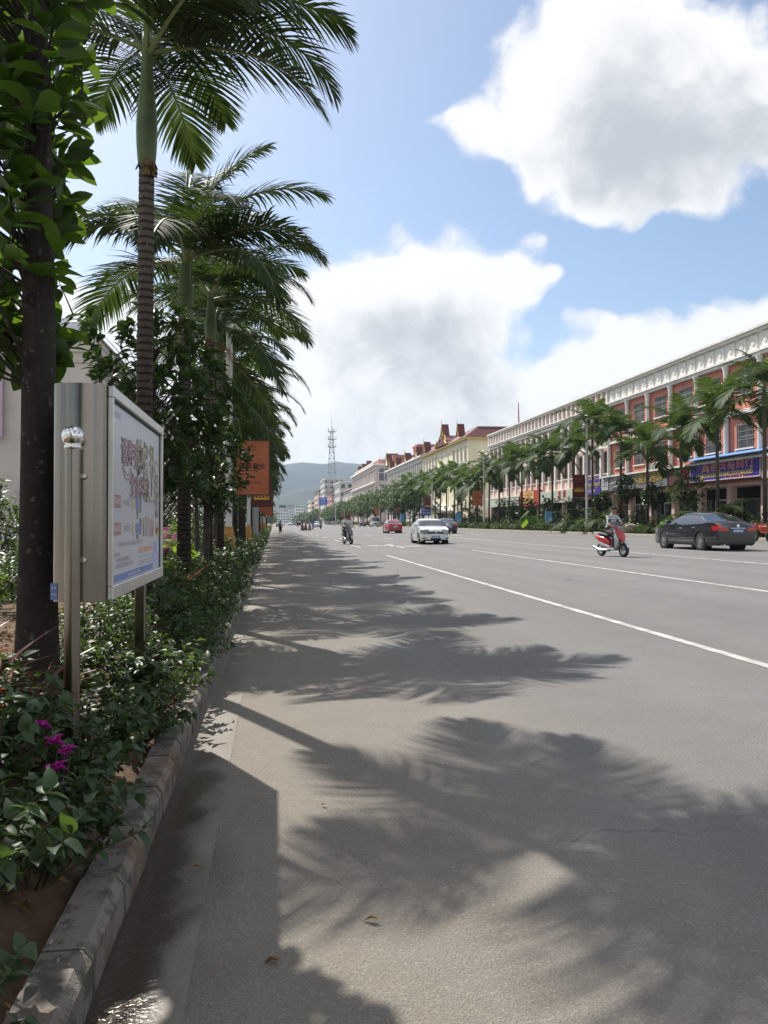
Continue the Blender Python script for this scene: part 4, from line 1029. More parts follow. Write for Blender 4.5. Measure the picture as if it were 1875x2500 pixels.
def pole_proto(h, w):
    mb = MB(); mb.prism([(w * math.cos(a), w * math.sin(a)) for a in [R(22.5 + 45 * k) for k in range(8)]], 'z', .9, h); pm = mb.mesh('pole', POLEW)
    mb = MB(); n = 8
    rows = [[(r_ * math.cos(R(22.5 + 45 * k)), r_ * math.sin(R(22.5 + 45 * k)), z) for k in range(9)] for r_, z in ((.20, -.1), (.19, .08), (.165, .55), (.165, .62), (w * 1.35, .86), (w * 1.35, .92), (w * .9, .93))]
    mb.grid(rows); bm_ = mb.mesh('base', POLEY)
    mb = MB(); mb.tube([(0, 0, h - .4), (0, 0, h + .5)], [.05, .03], 8)
    for k in range(4):
        a = k * math.pi / 2 + .4; d = Vector((math.cos(a), math.sin(a), 0)); mb.tube([(0, 0, h - .25), d * .35 + Vector((0, 0, h - .15)), d * .62 + Vector((0, 0, h + .05))], [.03, .022, .018], 6)
    am = mb.mesh('arms', POLEW)
    pf = [(.19 * math.sin(math.pi * k / 10) + .001, -.19 * math.cos(math.pi * k / 10)) for k in range(11)]
    gm = MB().lathe(pf, n=14).mesh('globe', GLOBE, smooth='all')
    return pm, bm_, am, gm
def lamp(x, y, z, h, w, label, group, proto):
    t = empty('street_lamp', (x, y, z), 0, label, 'street lamp', group)
    link('pole', proto[0], t); link('base', proto[1], t); link('arms', proto[2], t)
    for k in range(4):
        a = k * math.pi / 2 + .4; link('globe', proto[3], t, loc=(math.cos(a) * .62, math.sin(a) * .62, h + .24))
    link('globe', proto[3], t, loc=(0, 0, h + .68)); return t
def poster(x, y, z0, w, h, label, group, style, side=1):
    """flag poster on a lamp post, facing down the street"""
    x0, x1 = (x, x + w) if side > 0 else (x - w, x); xc = (x0 + x1) / 2
    t = empty('pole_poster', (xc, y, z0), 0, label, 'poster', group)
    dark = style == 'maroon'
    mb = MB(); f = .03
    mb.box(x0, x1, y - .03, y + .03, z0, z0 + f); mb.box(x0, x1, y - .03, y + .03, z0 + h - f, z0 + h); mb.box(x0, x0 + f, y - .03, y + .03, z0 + f, z0 + h - f); mb.box(x1 - f, x1, y - .03, y + .03, z0 + f, z0 + h - f)
    xi = x0 if side > 0 else x1
    for zz in (z0 + .2 * h, z0 + .8 * h): mb.box(min(xi, xi - side * .16), max(xi, xi - side * .16), y - .015, y + .015, zz, zz + .03)
    mb.build('frame', RUST, t)
    MB().box(x0 + f, x1 - f, y - .02, y + .02, z0 + f, z0 + h - f).build('panel', MAROON if dark else ORANGE, t)
    yy = y - .0215; S = w / .95
    def tx(s, size, v, m_, sx=1.0, bold=0.0): text('lettering', s, size * S, m_, t, (xc, yy, z0 + h * (1 - v)), '-y', sx=sx, bold=bold)
    if dark:
        tx("盛世华庭", .16, .20, flat('poster_red', (.45, .03, .03))); tx("尊贵人生", .10, .33, flat('poster_red', (.45, .03, .03)))
        mb = MB(); c = (xc, z0 + h * .33)
        for k in range(5): a = (k - 2) * .16 * S; mb.prism([(c[0] + a - .05 * S, c[1]), (c[0] + a + .05 * S, c[1]), (c[0] + a, c[1] + (.26 - .05 * abs(k - 2)) * S)], 'y', yy - .001, yy)
        mb.box(xc - .36 * S, xc + .36 * S, yy - .001, yy, c[1] - .13 * S, c[1] - .03 * S); mb.build('emblem', GOLD, t)
    else:
        mb = MB(); c = (xc, z0 + h * .865); s_ = S
        for (a, b, e, d) in ((-.10, -.02, -.03, .03), (-.03, .03, 0, .09), (0, .09, .03, .03), (.03, .03, .10, -.02), (-.05, -.02, 0, .035), (0, .035, .05, -.02)):
            p = Vector((c[0] + a * s_, c[1] + b * s_)); q_ = Vector((c[0] + e * s_, c[1] + d * s_)); n_ = Vector((-(q_ - p).y, (q_ - p).x)).normalized() * .007 * s_
            mb.prism([tuple(p - n_), tuple(q_ - n_), tuple(q_ + n_), tuple(p + n_)], 'y', yy - .001, yy)
        mb.build('emblem', ORDK, t)
        tx("世纪城", .065, .19, ORDK); tx("二期 国际 街铺", .09, .375, M('print_fade', (.33, .10, .04), .5)); tx("顶级商业", .17, .475, ORDK, 1.08, .004); tx("4661966", .135, .765, ORDK, 1.05); tx("火爆招商 热线", .045, .695, M('print_fade', (.33, .10, .04), .5)); tx("人", .10, .885, ORDK)
    return t
lp = pole_proto(7.6, .092)
for i in range(6):
    y = 21.9 + 17 * i
    lab = "white street lamp with ochre base holding the large orange poster" if i == 0 else f"{nth(i)} street lamp beyond the large orange poster on its kerb"
    lamp(-1.2, y, .36, 7.6, .092, lab, 'street lamps on the lightbox kerb', lp)
    lab = "large orange shop poster on the lamp post reading 4661966" if i == 0 else f"{nth(i)} poster behind the large orange one on its row of lamps"
    poster(-1.07, y, 2.13, .96, 1.5, lab, 'posters on the lightbox-side lamps', 'maroon' if i == 1 else 'orange')
# grey cabinet and steel ticket post farther along
t = empty('utility_cabinet', (-1.05, 45, .1), 0, "grey steel utility cabinet among the far shrubs", 'cabinet'); mb = MB(); mb.bbox(-1.25, -.85, 44.8, 45.2, .1, 2.4, .02); mb.build('body', M('cabinet_grey', (.34, .34, .33), .5, var=.1), t); MB().box(-1.2, -.9, 44.785, 44.799, .3, 2.3).build('door', M('cabinet_grey2', (.40, .40, .39), .45), t)
# fallen leaf and bits on the asphalt
g = np.random.default_rng(31)
for i, (px, py, s, l) in enumerate(((.36, 2.75, .055, "single curled brown leaf lying on the asphalt near the camera"), (.02, 2.55, .06, "flat dry leaf lying in the lightbox shadow"), (-.33, 3.3, .05, "brown leaf lying in the wet gutter"), (.25, 3.9, .035, "thin dry twig-like leaf on the dusty asphalt"))):
    o = link('fallen_leaf', fast_mesh('fallen_leaf', *scatter(T_DRY, np.array([[0, 0, .012]]), rand_unit(1, g) * [1, 1, .15], np.array([[.3, .2, 1.]]), [s]), DRY), loc=(px, py, zr(px) + .004)); tag(o, l, 'leaf')

# ================================================================ BUILDINGS, LIGHTBOX SIDE
BEIGE = M('wall_beige', (.58, .52, .465), .85, var=.10, scale=.6, bump=.1); GLASSD = M('window_glass', (.035, .045, .05), .08, var=.2, scale=1.0, spec=.7)
def wall_open(mb, x, face, y0, y1, z0, z1, ops, depth=.22):
    """wall in the plane X = x (face -1: seen from smaller x) with real openings (ya, yb, za, zb) and reveals"""
    ys = sorted({y0, y1} | {o[0] for o in ops} | {o[1] for o in ops}); zs = sorted({z0, z1} | {o[2] for o in ops} | {o[3] for o in ops})
    for a, b in zip(ys, ys[1:]):
        run = None
        for c, d in zip(zs, zs[1:]):
            inside = any(o[0] - 1e-6 <= a and b <= o[1] + 1e-6 and o[2] - 1e-6 <= c and d <= o[3] + 1e-6 for o in ops)
            if not inside: run = (run[0], d) if run else (c, d)
            if inside and run: mb.quad((x, a, run[0]), (x, b, run[0]), (x, b, run[1]), (x, a, run[1])); run = None
        if run: mb.quad((x, a, run[0]), (x, b, run[0]), (x, b, run[1]), (x, a, run[1]))
    xi = x - face * depth
    for (a, b, c, d) in ops:
        mb.quad((x, a, c), (x, a, d), (xi, a, d), (xi, a, c)); mb.quad((x, b, c), (x, b, d), (xi, b, d), (xi, b, c)); mb.quad((x, a, c), (x, b, c), (xi, b, c), (xi, a, c)); mb.quad((x, a, d), (x, b, d), (xi, b, d), (xi, a, d))
WCACHE = {}
def add_window(root, x, face, a, b, c, d, frame_mat, nv=2, nh=1, bars=None, fw=.06, depth=.2, sill=None, glass=None):
    """recessed framed window; alike windows share their meshes"""
    w, h = b - a, d - c; glass = glass or GLASSD
    key = (face, round(w, 3), round(h, 3), frame_mat.name, nv, nh, bars.name if bars else '', fw, depth, sill.name if sill else '', glass.name)
    if key not in WCACHE:
        mb = MB(); xi = -face * depth; x0, x1 = sorted((xi, xi + face * .07))
        mb.box(x0, x1, 0, w, 0, fw); mb.box(x0, x1, 0, w, h - fw, h); mb.box(x0, x1, 0, fw, fw, h - fw); mb.box(x0, x1, w - fw, w, fw, h - fw)
        for k in range(1, nv): q = w * k / nv; mb.box(x0 + .005, x1 - .005, q - fw * .35, q + fw * .35, fw, h - fw)
        for k in range(1, nh): q = h * k / nh; mb.box(x0 + .008, x1 - .008, fw, w - fw, q - fw * .35, q + fw * .35)
        xp = xi + face * .02; m2 = MB(); m2.quad((xp, fw * .5, fw * .5), (xp, w - fw * .5, fw * .5), (xp, w - fw * .5, h - fw * .5), (xp, fw * .5, h - fw * .5))
        subs = [('pane', m2.mesh('pane', glass))]
        if bars is not None:
            m3 = MB(); xb0, xb1 = sorted((face * .03, face * .055)); q = .1
            while q < w: m3.box(xb0, xb1, q - .012, q + .012, 0, h); q += .16
            for q in (.02, h * .36, h * .70, h - .04): m3.box(xb0 - .012, xb1 + .012, -.03, w + .03, q - .02, q + .02)
            subs.append(('security_bars', m3.mesh('security_bars', bars)))
        if sill is not None:
            m4 = MB(); s0, s1 = sorted((0, face * .12)); m4.box(s0, s1, -.1, w + .1, -.1, -.001); subs.append(('sill', m4.mesh('sill', sill)))
        WCACHE[key] = (mb.mesh('window', frame_mat), subs)
    me, subs = WCACHE[key]
    wo = link('window', me, root, loc=Vector((x, a, c)) - Vector(root.location))
    for n_, m_ in subs: link(n_, m_, wo)
    return wo

t = empty('beige_building', (-9, 42, .1), 0, "plain beige two-storey building with parapet behind the near trees", 'building')
mb = MB(); ops = [(46 + 5 * k, 48.2 + 5 * k, z, z + 1.9) for k in range(10) for z in (1.2, 5.4)]
wall_open(mb, -9, 1, 42, 97, .1, 10.0, ops)
mb.quad((-9, 42, .1), (-34, 42, .1), (-34, 42, 10.0), (-9, 42, 10.0)); mb.quad((-9, 97, .1), (-34, 97, .1), (-34, 97, 10), (-9, 97, 10)); mb.quad((-34, 42, .1), (-34, 97, .1), (-34, 97, 10), (-34, 42, 10)); mb.build('wall', BEIGE, t)
for o_ in ops: add_window(t, -9, 1, *o_, M('alu_frame', (.5, .5, .5), .4, .3), 2, 2)
mb = MB(); mb.box(-34.1, -8.9, 41.9, 97.1, 9.45, 9.6); mb.build('string_course', M('wall_beige_trim', (.52, .47, .42), .8), t)
mb = MB(); mb.box(-34.15, -8.85, 41.85, 42.15, 10.0, 10.75); mb.box(-9.15, -8.85, 42.15, 97.15, 10.0, 10.75); mb.build('parapet', BEIGE, t); mb = MB(); mb.box(-34.25, -8.75, 41.75, 42.25, 10.75, 10.85); mb.box(-9.25, -8.75, 42.25, 97.25, 10.75, 10.85); mb.build('coping', M('wall_beige_trim', (.52, .47, .42), .8), t)
mb = MB(); mb.quad((-34, 42, 10.0), (-9, 42, 10.0), (-9, 97, 10.0), (-34, 97, 10.0)); mb.build('roof', PAVE, t)
mb = MB(); mb.prism([(-11.0, 44), (-9.2, 44), (-9.2, 50), (-11, 50)], 'z', 10.001, 10.5); mb.build('stair_head', BEIGE, t)
t = empty('water_tank', (-10.4, 43.2, 10), 0, "cylindrical steel water tank standing on the beige roof", 'water tank'); mb = MB(); mb.lathe([(.02, 2.12), (.12, 2.10), (.42, 1.98), (.56, 1.90), (.57, 1.86), (.57, 1.5), (.575, 1.48), (.575, 1.44), (.57, 1.42), (.57, .82), (.56, .80)][::-1], (-10.4, 43.2, 10), 20); mb.build('tank', M('tank_steel', (.62, .63, .66), .35, .7, var=.08), t, smooth=True)
mb = MB(); [mb.bar((-10.4 + a, 43.2 + b, 10), (-10.4 + a, 43.2 + b, 10.8), .03) for a in (-.4, .4) for b in (-.4, .4)]; mb.build('stand', M('alu_frame', (.5, .5, .5), .4), t)
mb = MB(); mb.box(-9.92, -9.65, 42.9, 43.2, 11.55, 11.8); [mb.bar((-9.85 + a, 43.05, 10), (-9.85 + a, 43.05, 11.55), .025) for a in (0, .12)]; mb.build('float_valve', M('alu_frame', (.5, .5, .5), .4), t)
t = empty('pink_billboard', (-15.3, 41.7, 5.8), 0, "lavender-pink wall banner with a red letter on the beige building", 'banner'); mb = MB(); mb.box(-17.4, -13.3, 41.6, 41.72, 5.6, 10.3); mb.build('sheet', M('lavender_sheet', (.50, .37, .47), .7, var=.1, scale=.6), t); text('lettering', "A", 2.0, M('banner_red', (.45, .06, .04), .6), t, (-14.55, 41.59, 7.8), '-y')
t = empty('garden_wall', (-9, 18.6, .1), 0, "low white wall across the garden behind the bushes", 'wall'); mb = MB(); mb.box(-14, -4.4, 18.5, 18.7, .1, .76); mb.build('wall', WHITE, t); MB().box(-14.05, -4.35, 18.45, 18.75, .76, .82).build('coping', WHITE, t)
# strings of pennants
FLG = [M('pennant_' + n_, c_, .7, var=.08) for n_, c_ in (('red', (.5, .05, .07)), ('yellow', (.62, .5, .08)), ('blue', (.08, .14, .45)), ('green', (.1, .35, .2)), ('white', (.65, .65, .62)))]
for i, (p, q) in enumerate((((-3.1, 12.6, 2.1), (-4.6, 16.5, .7)), ((-3.3, 12.6, 1.8), (-4.7, 16.2, .5)), ((-3.0, 13.0, 2.5), (-4.9, 17.5, .85)), ((-3.5, 13.2, 1.5), (-4.9, 16.5, .4)))):
    p, q = Vector(p), Vector(q); t = empty('pennant_string', p, 0, f"{('upper', 'second', 'highest', 'lowest')[i]} string of coloured pennants slanting behind the lightbox", 'pennants', 'pennant strings')
    pts = [p.lerp(q, k / 16) - Vector((0, 0, .25 * math.sin(math.pi * k / 16))) for k in range(17)]
    MB().tube(pts, .006, 3).build('cord', WHITE, t)
    for k in range(1, 16):
        d = (pts[k + 1] - pts[k]).normalized() * .09; mb = MB(); mb.prism([(0, 0), (.18, 0), (.09, -.2)], 'y', -.002, .002)
        link('pennant', mb.mesh('pennant', FLG[(k + i) % 5]), t, loc=pts[k] - p, rot=(rnd.uniform(-.5, .5), rnd.uniform(-.2, .2), rnd.uniform(-.6, .9)))
t = empty('blue_red_kiosk', (-7.5, 40, .1), 0, "small kiosk with blue and red fascia glimpsed between the palm trunks", 'kiosk'); mb = MB(); mb.box(-8.8, -6.2, 39, 41.5, .1, 2.7); mb.build('body', WHITE, t); MB().box(-8.9, -6.1, 38.9, 38.99, 2.3, 3.3).build('fascia', flat('kiosk_blue', (.04, .10, .42)), t); MB().box(-8.9, -6.1, 38.9, 38.99, .9, 2.299).build('shutter', flat('kiosk_red', (.42, .05, .05)), t)
# ================================================================ SHOP SIDE: BUILDINGS
SALMON = M('wall_salmon', (.60, .215, .155), .8, var=.12, scale=.5, bump=.08, streak=.2); PALEPINK = M('wall_pale_pink', (.68, .48, .41), .8, var=.1, scale=.5, streak=.15); TRIM = M('trim_white', (.79, .765, .72), .7, var=.10, scale=.8, bump=.06, streak=.16)
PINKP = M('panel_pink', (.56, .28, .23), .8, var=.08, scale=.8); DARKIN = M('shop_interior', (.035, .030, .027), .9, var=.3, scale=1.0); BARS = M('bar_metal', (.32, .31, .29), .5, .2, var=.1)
PURPLE = M('sign_purple', (.055, .02, .30), .5, var=.1, scale=1.5); SIGNGREY = M('sign_slat_grey', (.16, .165, .17), .55, var=.15); AWN = M('awning_blue', (.14, .30, .62), .5, var=.1); CREAM = M('wall_cream', (.74, .68, .52), .8, var=.08, scale=.4, streak=.15); OCHRE = M('trim_ochre', (.58, .43, .14), .6, var=.1)
MAROOF = M('roof_maroon', (.13, .030, .030), .7, var=.18, scale=1.2); GOLDR = M('roof_gold', (.55, .36, .07), .5, var=.12); GREYW = M('wall_grey_white', (.56, .54, .51), .8, var=.08, scale=.4, streak=.2); BRONZE = M('frame_bronze', (.16, .12, .09), .5, var=.1); WFR = M('frame_white', (.62, .61, .58), .6, var=.05)
XB = 33.5

def capital_column(root, x, y, z0, z1, r, mat):
    mb = MB(); mb.lathe([(r * 1.3, 0), (r * 1.3, .22), (r * 1.02, .3), (r, .5), (r * .9, z1 - z0 - .75), (r * .95, z1 - z0 - .65), (r * 1.05, z1 - z0 - .5), (r * .95, z1 - z0 - .42), (r * 1.45, z1 - z0 - .12), (r * 1.5, z1 - z0)], (x, y, z0), 12)
    return mb.build('column', mat, root, smooth=True)

# --- salmon building, two matching halves
def parapet(root, y0, y1, z0, z1, panel_mat, inset, step, xw=XB):
    mb = MB(); mb.box(xw - .35, xw + .3, y0, y1, z0, z0 + .22); mb.box(xw - .5, xw + .3, y0, y1, z0 + .22, z0 + .34); mb.build('cornice', TRIM, root)
    mb = MB(); mb.box(xw - .42, xw + .3, y0, y1, z1 - .34, z1 - .16); mb.box(xw - .6, xw + .3, y0, y1, z1 - .16, z1); mb.build('coping', TRIM, root)
    MB().box(xw - .12, xw + .25, y0, y1, z0 + .341, z1 - .341).build('parapet_wall', TRIM if inset else panel_mat, root)
    n = int(round((y1 - y0) / step)); st = (y1 - y0) / n
    ring = MB(); pf = [(.17, -.03), (.24, -.03), (.26, 0), (.24, .03), (.17, .03), (.15, 0), (.17, -.03)]
    pz = (z0 + z1) / 2; hh = (z1 - z0 - .68) / 2
    if inset:
        pm = MB(); pm.bbox(-.10, 0, -st * .32, st * .32, -hh * .8, hh * .8, .02); pm.lathe([(.24, -.15), (.24, -.1)], (0, 0, 0), 14, 'x'); pm.lathe([(.13, -.17), (.13, -.15)], (0, 0, 0), 10, 'x'); me = pm.mesh('parapet_panel', panel_mat)
        for k in range(n): link('parapet_panel', me, root, loc=Vector((xw - .121, y0 + st * (k + .5), pz)) - Vector(root.location))
    else:
        pm = MB(); pm.box(-.26, 0, -.16, .16, -hh, hh); me = pm.mesh('parapet_pier', TRIM); pm2 = MB(); pm2.lathe([(.20, -.06), (.20, 0)], (0, 0, 0), 14, 'x'); me2 = pm2.mesh('roundel', TRIM)
        for k in range(n + 1): link('parapet_pier', me, root, loc=Vector((xw - .121, min(max(y0 + st * k, y0 + .17), y1 - .17), pz)) - Vector(root.location))
        for k in range(n): link('roundel', me2, root, loc=Vector((xw - .122, y0 + st * (k + .5), pz)) - Vector(root.location))

def shell(root, x0, x1, y0, y1, z0, z1, mat):
    mb = MB(); mb.quad((x0, y0, z0), (x1, y0, z0), (x1, y0, z1), (x0, y0, z1)); mb.quad((x0, y1, z0), (x1, y1, z0), (x1, y1, z1), (x0, y1, z1)); mb.quad((x1, y0, z0), (x1, y1, z0), (x1, y1, z1), (x1, y0, z1)); mb.build('side_wall', mat, root)
    mb = MB(); mb.quad((x0, y0, z1), (x1, y0, z1), (x1, y1, z1), (x0, y1, z1)); mb.build('roof', PAVE, root)
def shop_front(root, x, y0, y1, z0, z1, bay, mat, doors=True):
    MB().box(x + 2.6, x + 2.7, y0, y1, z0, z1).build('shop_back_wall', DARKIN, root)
    n = int(round((y1 - y0) / bay)); st = (y1 - y0) / n
    for k in range(n + 1):
        y = min(max(y0 + st * k, y0 + .26), y1 - .26); MB().box(x - .02, x + .5, y - .25, y + .25, z0 - .1, z1).build('shop_pillar', mat, root)
        if k < n and doors:
            a, b = y0 + st * k + .3, y0 + st * (k + 1) - .3; mb = MB(); xx = x + 1.2
            mb.box(xx, xx + .08, a, b, z1 - 1.0, z1 - .92); mb.box(xx, xx + .08, a, a + .07, z0, z1 - 1.0); mb.box(xx, xx + .08, b - .07, b, z0, z1 - 1.0); mb.box(xx, xx + .08, (a + b) / 2 - .04, (a + b) / 2 + .04, z0, z1 - 1.0)
            d = mb.build('shop_door', WFR if k % 2 else BRONZE, root); m2 = MB(); m2.quad((xx + .03, a + .05, z0 + .05), (xx + .03, b - .05, z0 + .05), (xx + .03, b - .05, z1 - .93), (xx + .03, a + .05, z1 - .93)); link('pane', m2.mesh('pane', GLASSD, off=Vector(root.location)), d)
    mb = MB(); mb.box(x, x + 2.7, y0, y1, z1, z1 + .2); mb.build('canopy_slab', mat, root)

A0, A1 = 34.4, 76.4
ra = empty('salmon_building', (XB, A0, ZV), 0, "salmon three-storey shop building with white columns and carved white parapet", 'building')
opsA = []
n = 10
for k in range(n):
    c = A0 + 4.2 * (k + .5)
    opsA += [(c - 1.05, c + 1.05, 6.75, 8.5), (c - 1.05, c + 1.05, 10.65, 12.45)]
mb = MB(); wall_open(mb, XB, -1, A0, A1, 4.3, 13.0, opsA); mb.build('wall', SALMON, ra); shell(ra, XB, 50, A0, A1, ZV, 13.2, SALMON)
for o_ in opsA: add_window(ra, XB, -1, *o_, WFR, 2, 2, BARS, .06, .2, TRIM)
for k in range(n + 1): capital_column(ra, XB - .18, A0 + 4.2 * k, 6.0, 13.0, .19, TRIM)
MB().box(XB - .3, XB - .001, A0, A1, 9.2, 9.5).build('string_course', TRIM, ra)
parapet(ra, A0, A1, 13.0, 15.0, TRIM, True, 1.4)
shop_front(ra, XB, A0, A1, ZV, 4.1, 4.2, PALEPINK)
MB().box(XB - 1.0, XB - .001, A0, A1, 5.85, 6.0).build('canopy', TRIM, ra)

B0, B1 = 76.45, 121.5
rb = empty('pale_pink_building', (XB, B0, ZV), 0, "pale pink shop building with pink-panelled parapet beyond the salmon one", 'building')
opsB = []; nb = 20; st = (B1 - B0) / nb
for k in range(nb):
    c = B0 + st * (k + .5); opsB += [(c - .68, c + .68, 6.4, 8.6), (c - .68, c + .68, 10.2, 12.3)]
mb = MB(); wall_open(mb, XB, -1, B0, B1, 4.3, 13.0, opsB); mb.build('wall', PALEPINK, rb); shell(rb, XB, 50, B0, B1, ZV, 13.2, CREAM)
for o_ in opsB: add_window(rb, XB, -1, *o_, BRONZE, 2, 2, None, .07, .18, TRIM)
for k in range(nb + 1):
    y = min(max(B0 + st * k, B0 + .2), B1 - .2); MB().box(XB - .16, XB - .001, y - .19, y + .19, 5.3, 13.0).build('pilaster', TRIM, rb)
for z in (8.95, 12.65): MB().box(XB - .28, XB - .162, B0, B1, z, z + .22).build('string_course', TRIM, rb)
parapet(rb, B0, B1, 13.0, 15.0, PINKP, False, 1.4)
shop_front(rb, XB, B0, B1, ZV, 4.0, 4.5, PALEPINK)
MB().box(XB - .7, XB - .001, B0, B1, 4.9, 5.15).build('canopy', TRIM, rb)
t = empty('flag_pole', (XB + .3, 108, 15), 0, "thin pole with a furled red flag on the pale pink roof", 'flag'); MB().tube([(XB + .3, 108, 15), (XB + .3, 108, 18.2)], .05, 6).build('pole', BRONZE, t); MB().prism([(107.6, 15.4), (108.05, 15.4), (107.98, 18.1)], 'x', XB + .25, XB + .35).build('flag', flat('flag_red', (.35, .05, .04)), t)

# air conditioners under some windows
acm = MB().bbox(-.32, 0, -.42, .42, -.3, .3, .03).mesh('air_conditioner', M('ac_white', (.55, .55, .52), .5, var=.1)); acf = MB().lathe([(.24, -.345), (.24, -.322)], (0, 0, 0), 14, 'x').mesh('fan_grille', BARS)
for k, (y_, z_) in enumerate(((41.9, 6.3), (50.0, 10.2), (58.6, 10.2), (66.6, 6.3), (71.2, 10.2), (75.3, 10.2))):
    t = empty('air_conditioner', (XB - .13, y_, z_ - .35), 0, f"{nth(k)} white air conditioner on the salmon wall counting from the picture edge", 'air conditioner', 'air conditioners on the salmon wall')
    o = link('casing', acm, t, loc=(0, 0, .35)); link('fan_grille', acf, o)
# --- shop signs
def sign(name, y0, y1, z0, z1, mat, label, x=XB - .75, frame=None, deep=.5):
    t = empty(name, (x, (y0 + y1) / 2, z0), 0, label, 'shop sign')
    MB().box(x, x + deep, y0, y1, z0, z1).build('board', mat, t)
    if frame is not None:
        mb = MB(); f = .07; mb.box(x - .04, x - .001, y0, y1, z0, z0 + f); mb.box(x - .04, x - .001, y0, y1, z1 - f, z1); mb.box(x - .04, x - .001, y0, y0 + f, z0 + f, z1 - f); mb.box(x - .04, x - .001, y1 - f, y1, z0 + f, z1 - f); mb.build('frame', frame, t)
    return t
PINKT = M('sign_letter_pink', (.78, .32, .28), .5, var=.05); YELT = M('sign_letter_yellow', (.75, .62, .22), .5, var=.05); REDT = M('sign_letter_red', (.55, .03, .05), .5, var=.05); WHT = M('sign_letter_white', (.75, .75, .72), .5, var=.05); GOLT = M('sign_letter_gold', (.62, .42, .08), .4, .3, var=.1)
t = sign('purple_shop_sign', 50.3, 59.6, 4.55, 6.15, PURPLE, "purple shop sign with pink Chinese and yellow Burmese lettering", frame=WFR)
X0 = XB - .77
text('lettering', "鑫善贸易商行", .98, PINKT, t, (X0, 54.4, 5.62), '-x', extrude=.02, sx=1.15); text('lettering', "ကျွန်းလိလာပစ်ပစ္စည်းကုမ္ပဏီ", .55, YELT, t, (X0, 54.9, 4.98), '-x', extrude=.012, sx=1.0); text('lettering', "电话 13988220000 传真", .26, REDT, t, (X0, 53.0, 4.70), '-x')
t2 = empty('blue_awning', (XB - .8, 54.8, 6.2), 0, "light blue awning sheet above the purple sign", 'awning'); MB().prism([(XB - 1.25, 6.18), (XB - .02, 6.50), (XB - .02, 6.56), (XB - 1.25, 6.24)], 'y', 49.6, 60).build('sheet', AWN, t2)
t = sign('beige_box_fascia', 44, 50.2, 4.4, 6.1, PALEPINK, "plain beige fascia box at the picture edge beside the purple sign")
t = sign('dark_red_fascia', 59.7, 63.1, 4.5, 6.0, M('fascia_dark', (.10, .02, .025), .6, var=.2), "narrow dark fascia with a red mark between purple and grey signs"); text('lettering', "福", 1.1, REDT, t, (X0, 60.4, 5.4), '-x', extrude=.02)
t = sign('grey_slat_sign', 63.3, 77.0, 4.45, 6.05, SIGNGREY, "long grey slatted shop sign with gold and white characters")
sl = MB().box(-.03, 0, -6.85, 6.85, -.035, .035).mesh('slat', M('slat_light', (.27, .275, .28), .5, var=.1))
for k in range(14): link('slat', sl, t, loc=Vector((XB - .751, 70.15, 4.55 + .108 * k)) - Vector(t.location))
text('lettering', "云璧家居饰", 1.0, GOLT, t, (XB - .80, 66.9, 5.3), '-x', extrude=.03, sx=1.15); text('lettering', "玉雕工坊", .8, WHT, t, (XB - .80, 73.2, 5.45), '-x', extrude=.02); text('lettering', "JADE", .35, WHT, t, (XB - .80, 73.2, 4.75), '-x', extrude=.02, sx=1.5)
MB().box(XB - .83, XB - .785, 75.2, 76.8, 4.6, 5.95).build('logo_plate', M('slat_pale', (.42, .44, .46), .5), t); text('lettering', "玉", 1.0, SIGNGREY, t, (XB - .84, 76.0, 5.3), '-x')
t = sign('small_purple_sign', 77.3, 82.2, 4.25, 5.85, PURPLE, "small purple sign with pale Burmese lettering next to the grey slatted sign"); text('lettering', "မြန်မာ ကျောက်မျက်", .6, YELT, t, (X0, 79.8, 5.35), '-x', extrude=.01); text('lettering', "0692-4150000", .42, WHT, t, (X0, 79.8, 4.65), '-x', extrude=.01)
PALEG = M('sign_pale_green', (.52, .58, .48), .6, var=.08)
t = sign('pale_green_sign', 85, 96, 3.7, 5.1, PALEG, "long pale green fascia with small red characters"); text('lettering', "酒", .95, REDT, t, (X0, 89.0, 4.6), '-x', extrude=.01); text('lettering', "烟", .95, REDT, t, (X0, 87.4, 4.6), '-x', extrude=.01); text('lettering', "批发零售 名烟名酒", .34, REDT, t, (X0, 88.6, 3.98), '-x')
t = sign('yellow_shop_sign', 96.3, 104.2, 3.5, 5.5, flat('sign_red', (.45, .05, .03)), "red and yellow shop sign on the pale pink building"); MB().box(X0 - .02, X0, 98.2, 102.4, 3.9, 5.4).build('panel', YELT, t); text('lettering', "土特产", 1.1, REDT, t, (X0 - .03, 100.3, 4.75), '-x', extrude=.01); text('lettering', "干巴 火腿", .5, REDT, t, (X0 - .03, 100.3, 4.1), '-x')
t = sign('plain_pale_sign', 104.6, 121, 3.7, 4.8, PALEG, "plain pale fascia at the far end of the pale pink building")

# --- cream hall with maroon roof and gilded gables
XC = 34.0
rc = empty('cream_hall', (XC, 138, ZV), 0, "cream four-storey hall with maroon roof, gilded gables and pointed windows", 'building')
C0, C1 = 138.0, 181.5
opsC = []; wins = []
grp = [139.9 + 3.1 * k for k in range(4)] + [166 + 3.4 * k for k in range(5)]
for c in grp:
    for z in (3.6, 6.7, 9.6): opsC.append((c - .6, c + .6, z, z + 1.95))
    opsC.append((c - .62, c + .62, 12.6, 14.2))
slots = [(154.0, 154.9), (159.8, 160.7)]
for a, b in slots: opsC.append((a, b, 3.5, 15.0))
mb = MB(); wall_open(mb, XC, -1, C0, C1, ZV, 16.2, opsC, .3); mb.build('wall', CREAM, rc); shell(rc, XC, 58, C0, C1, ZV, 16.2, CREAM)
for o_ in opsC:
    if o_[3] == 15.0: MB().box(XC + .25, XC + .3, o_[0], o_[1], o_[2], o_[3]).build('stair_glazing', GREYW, rc); continue
    wo = add_window(rc, XC, -1, *o_, BRONZE, 2, 2, None, .08, .22, TRIM)
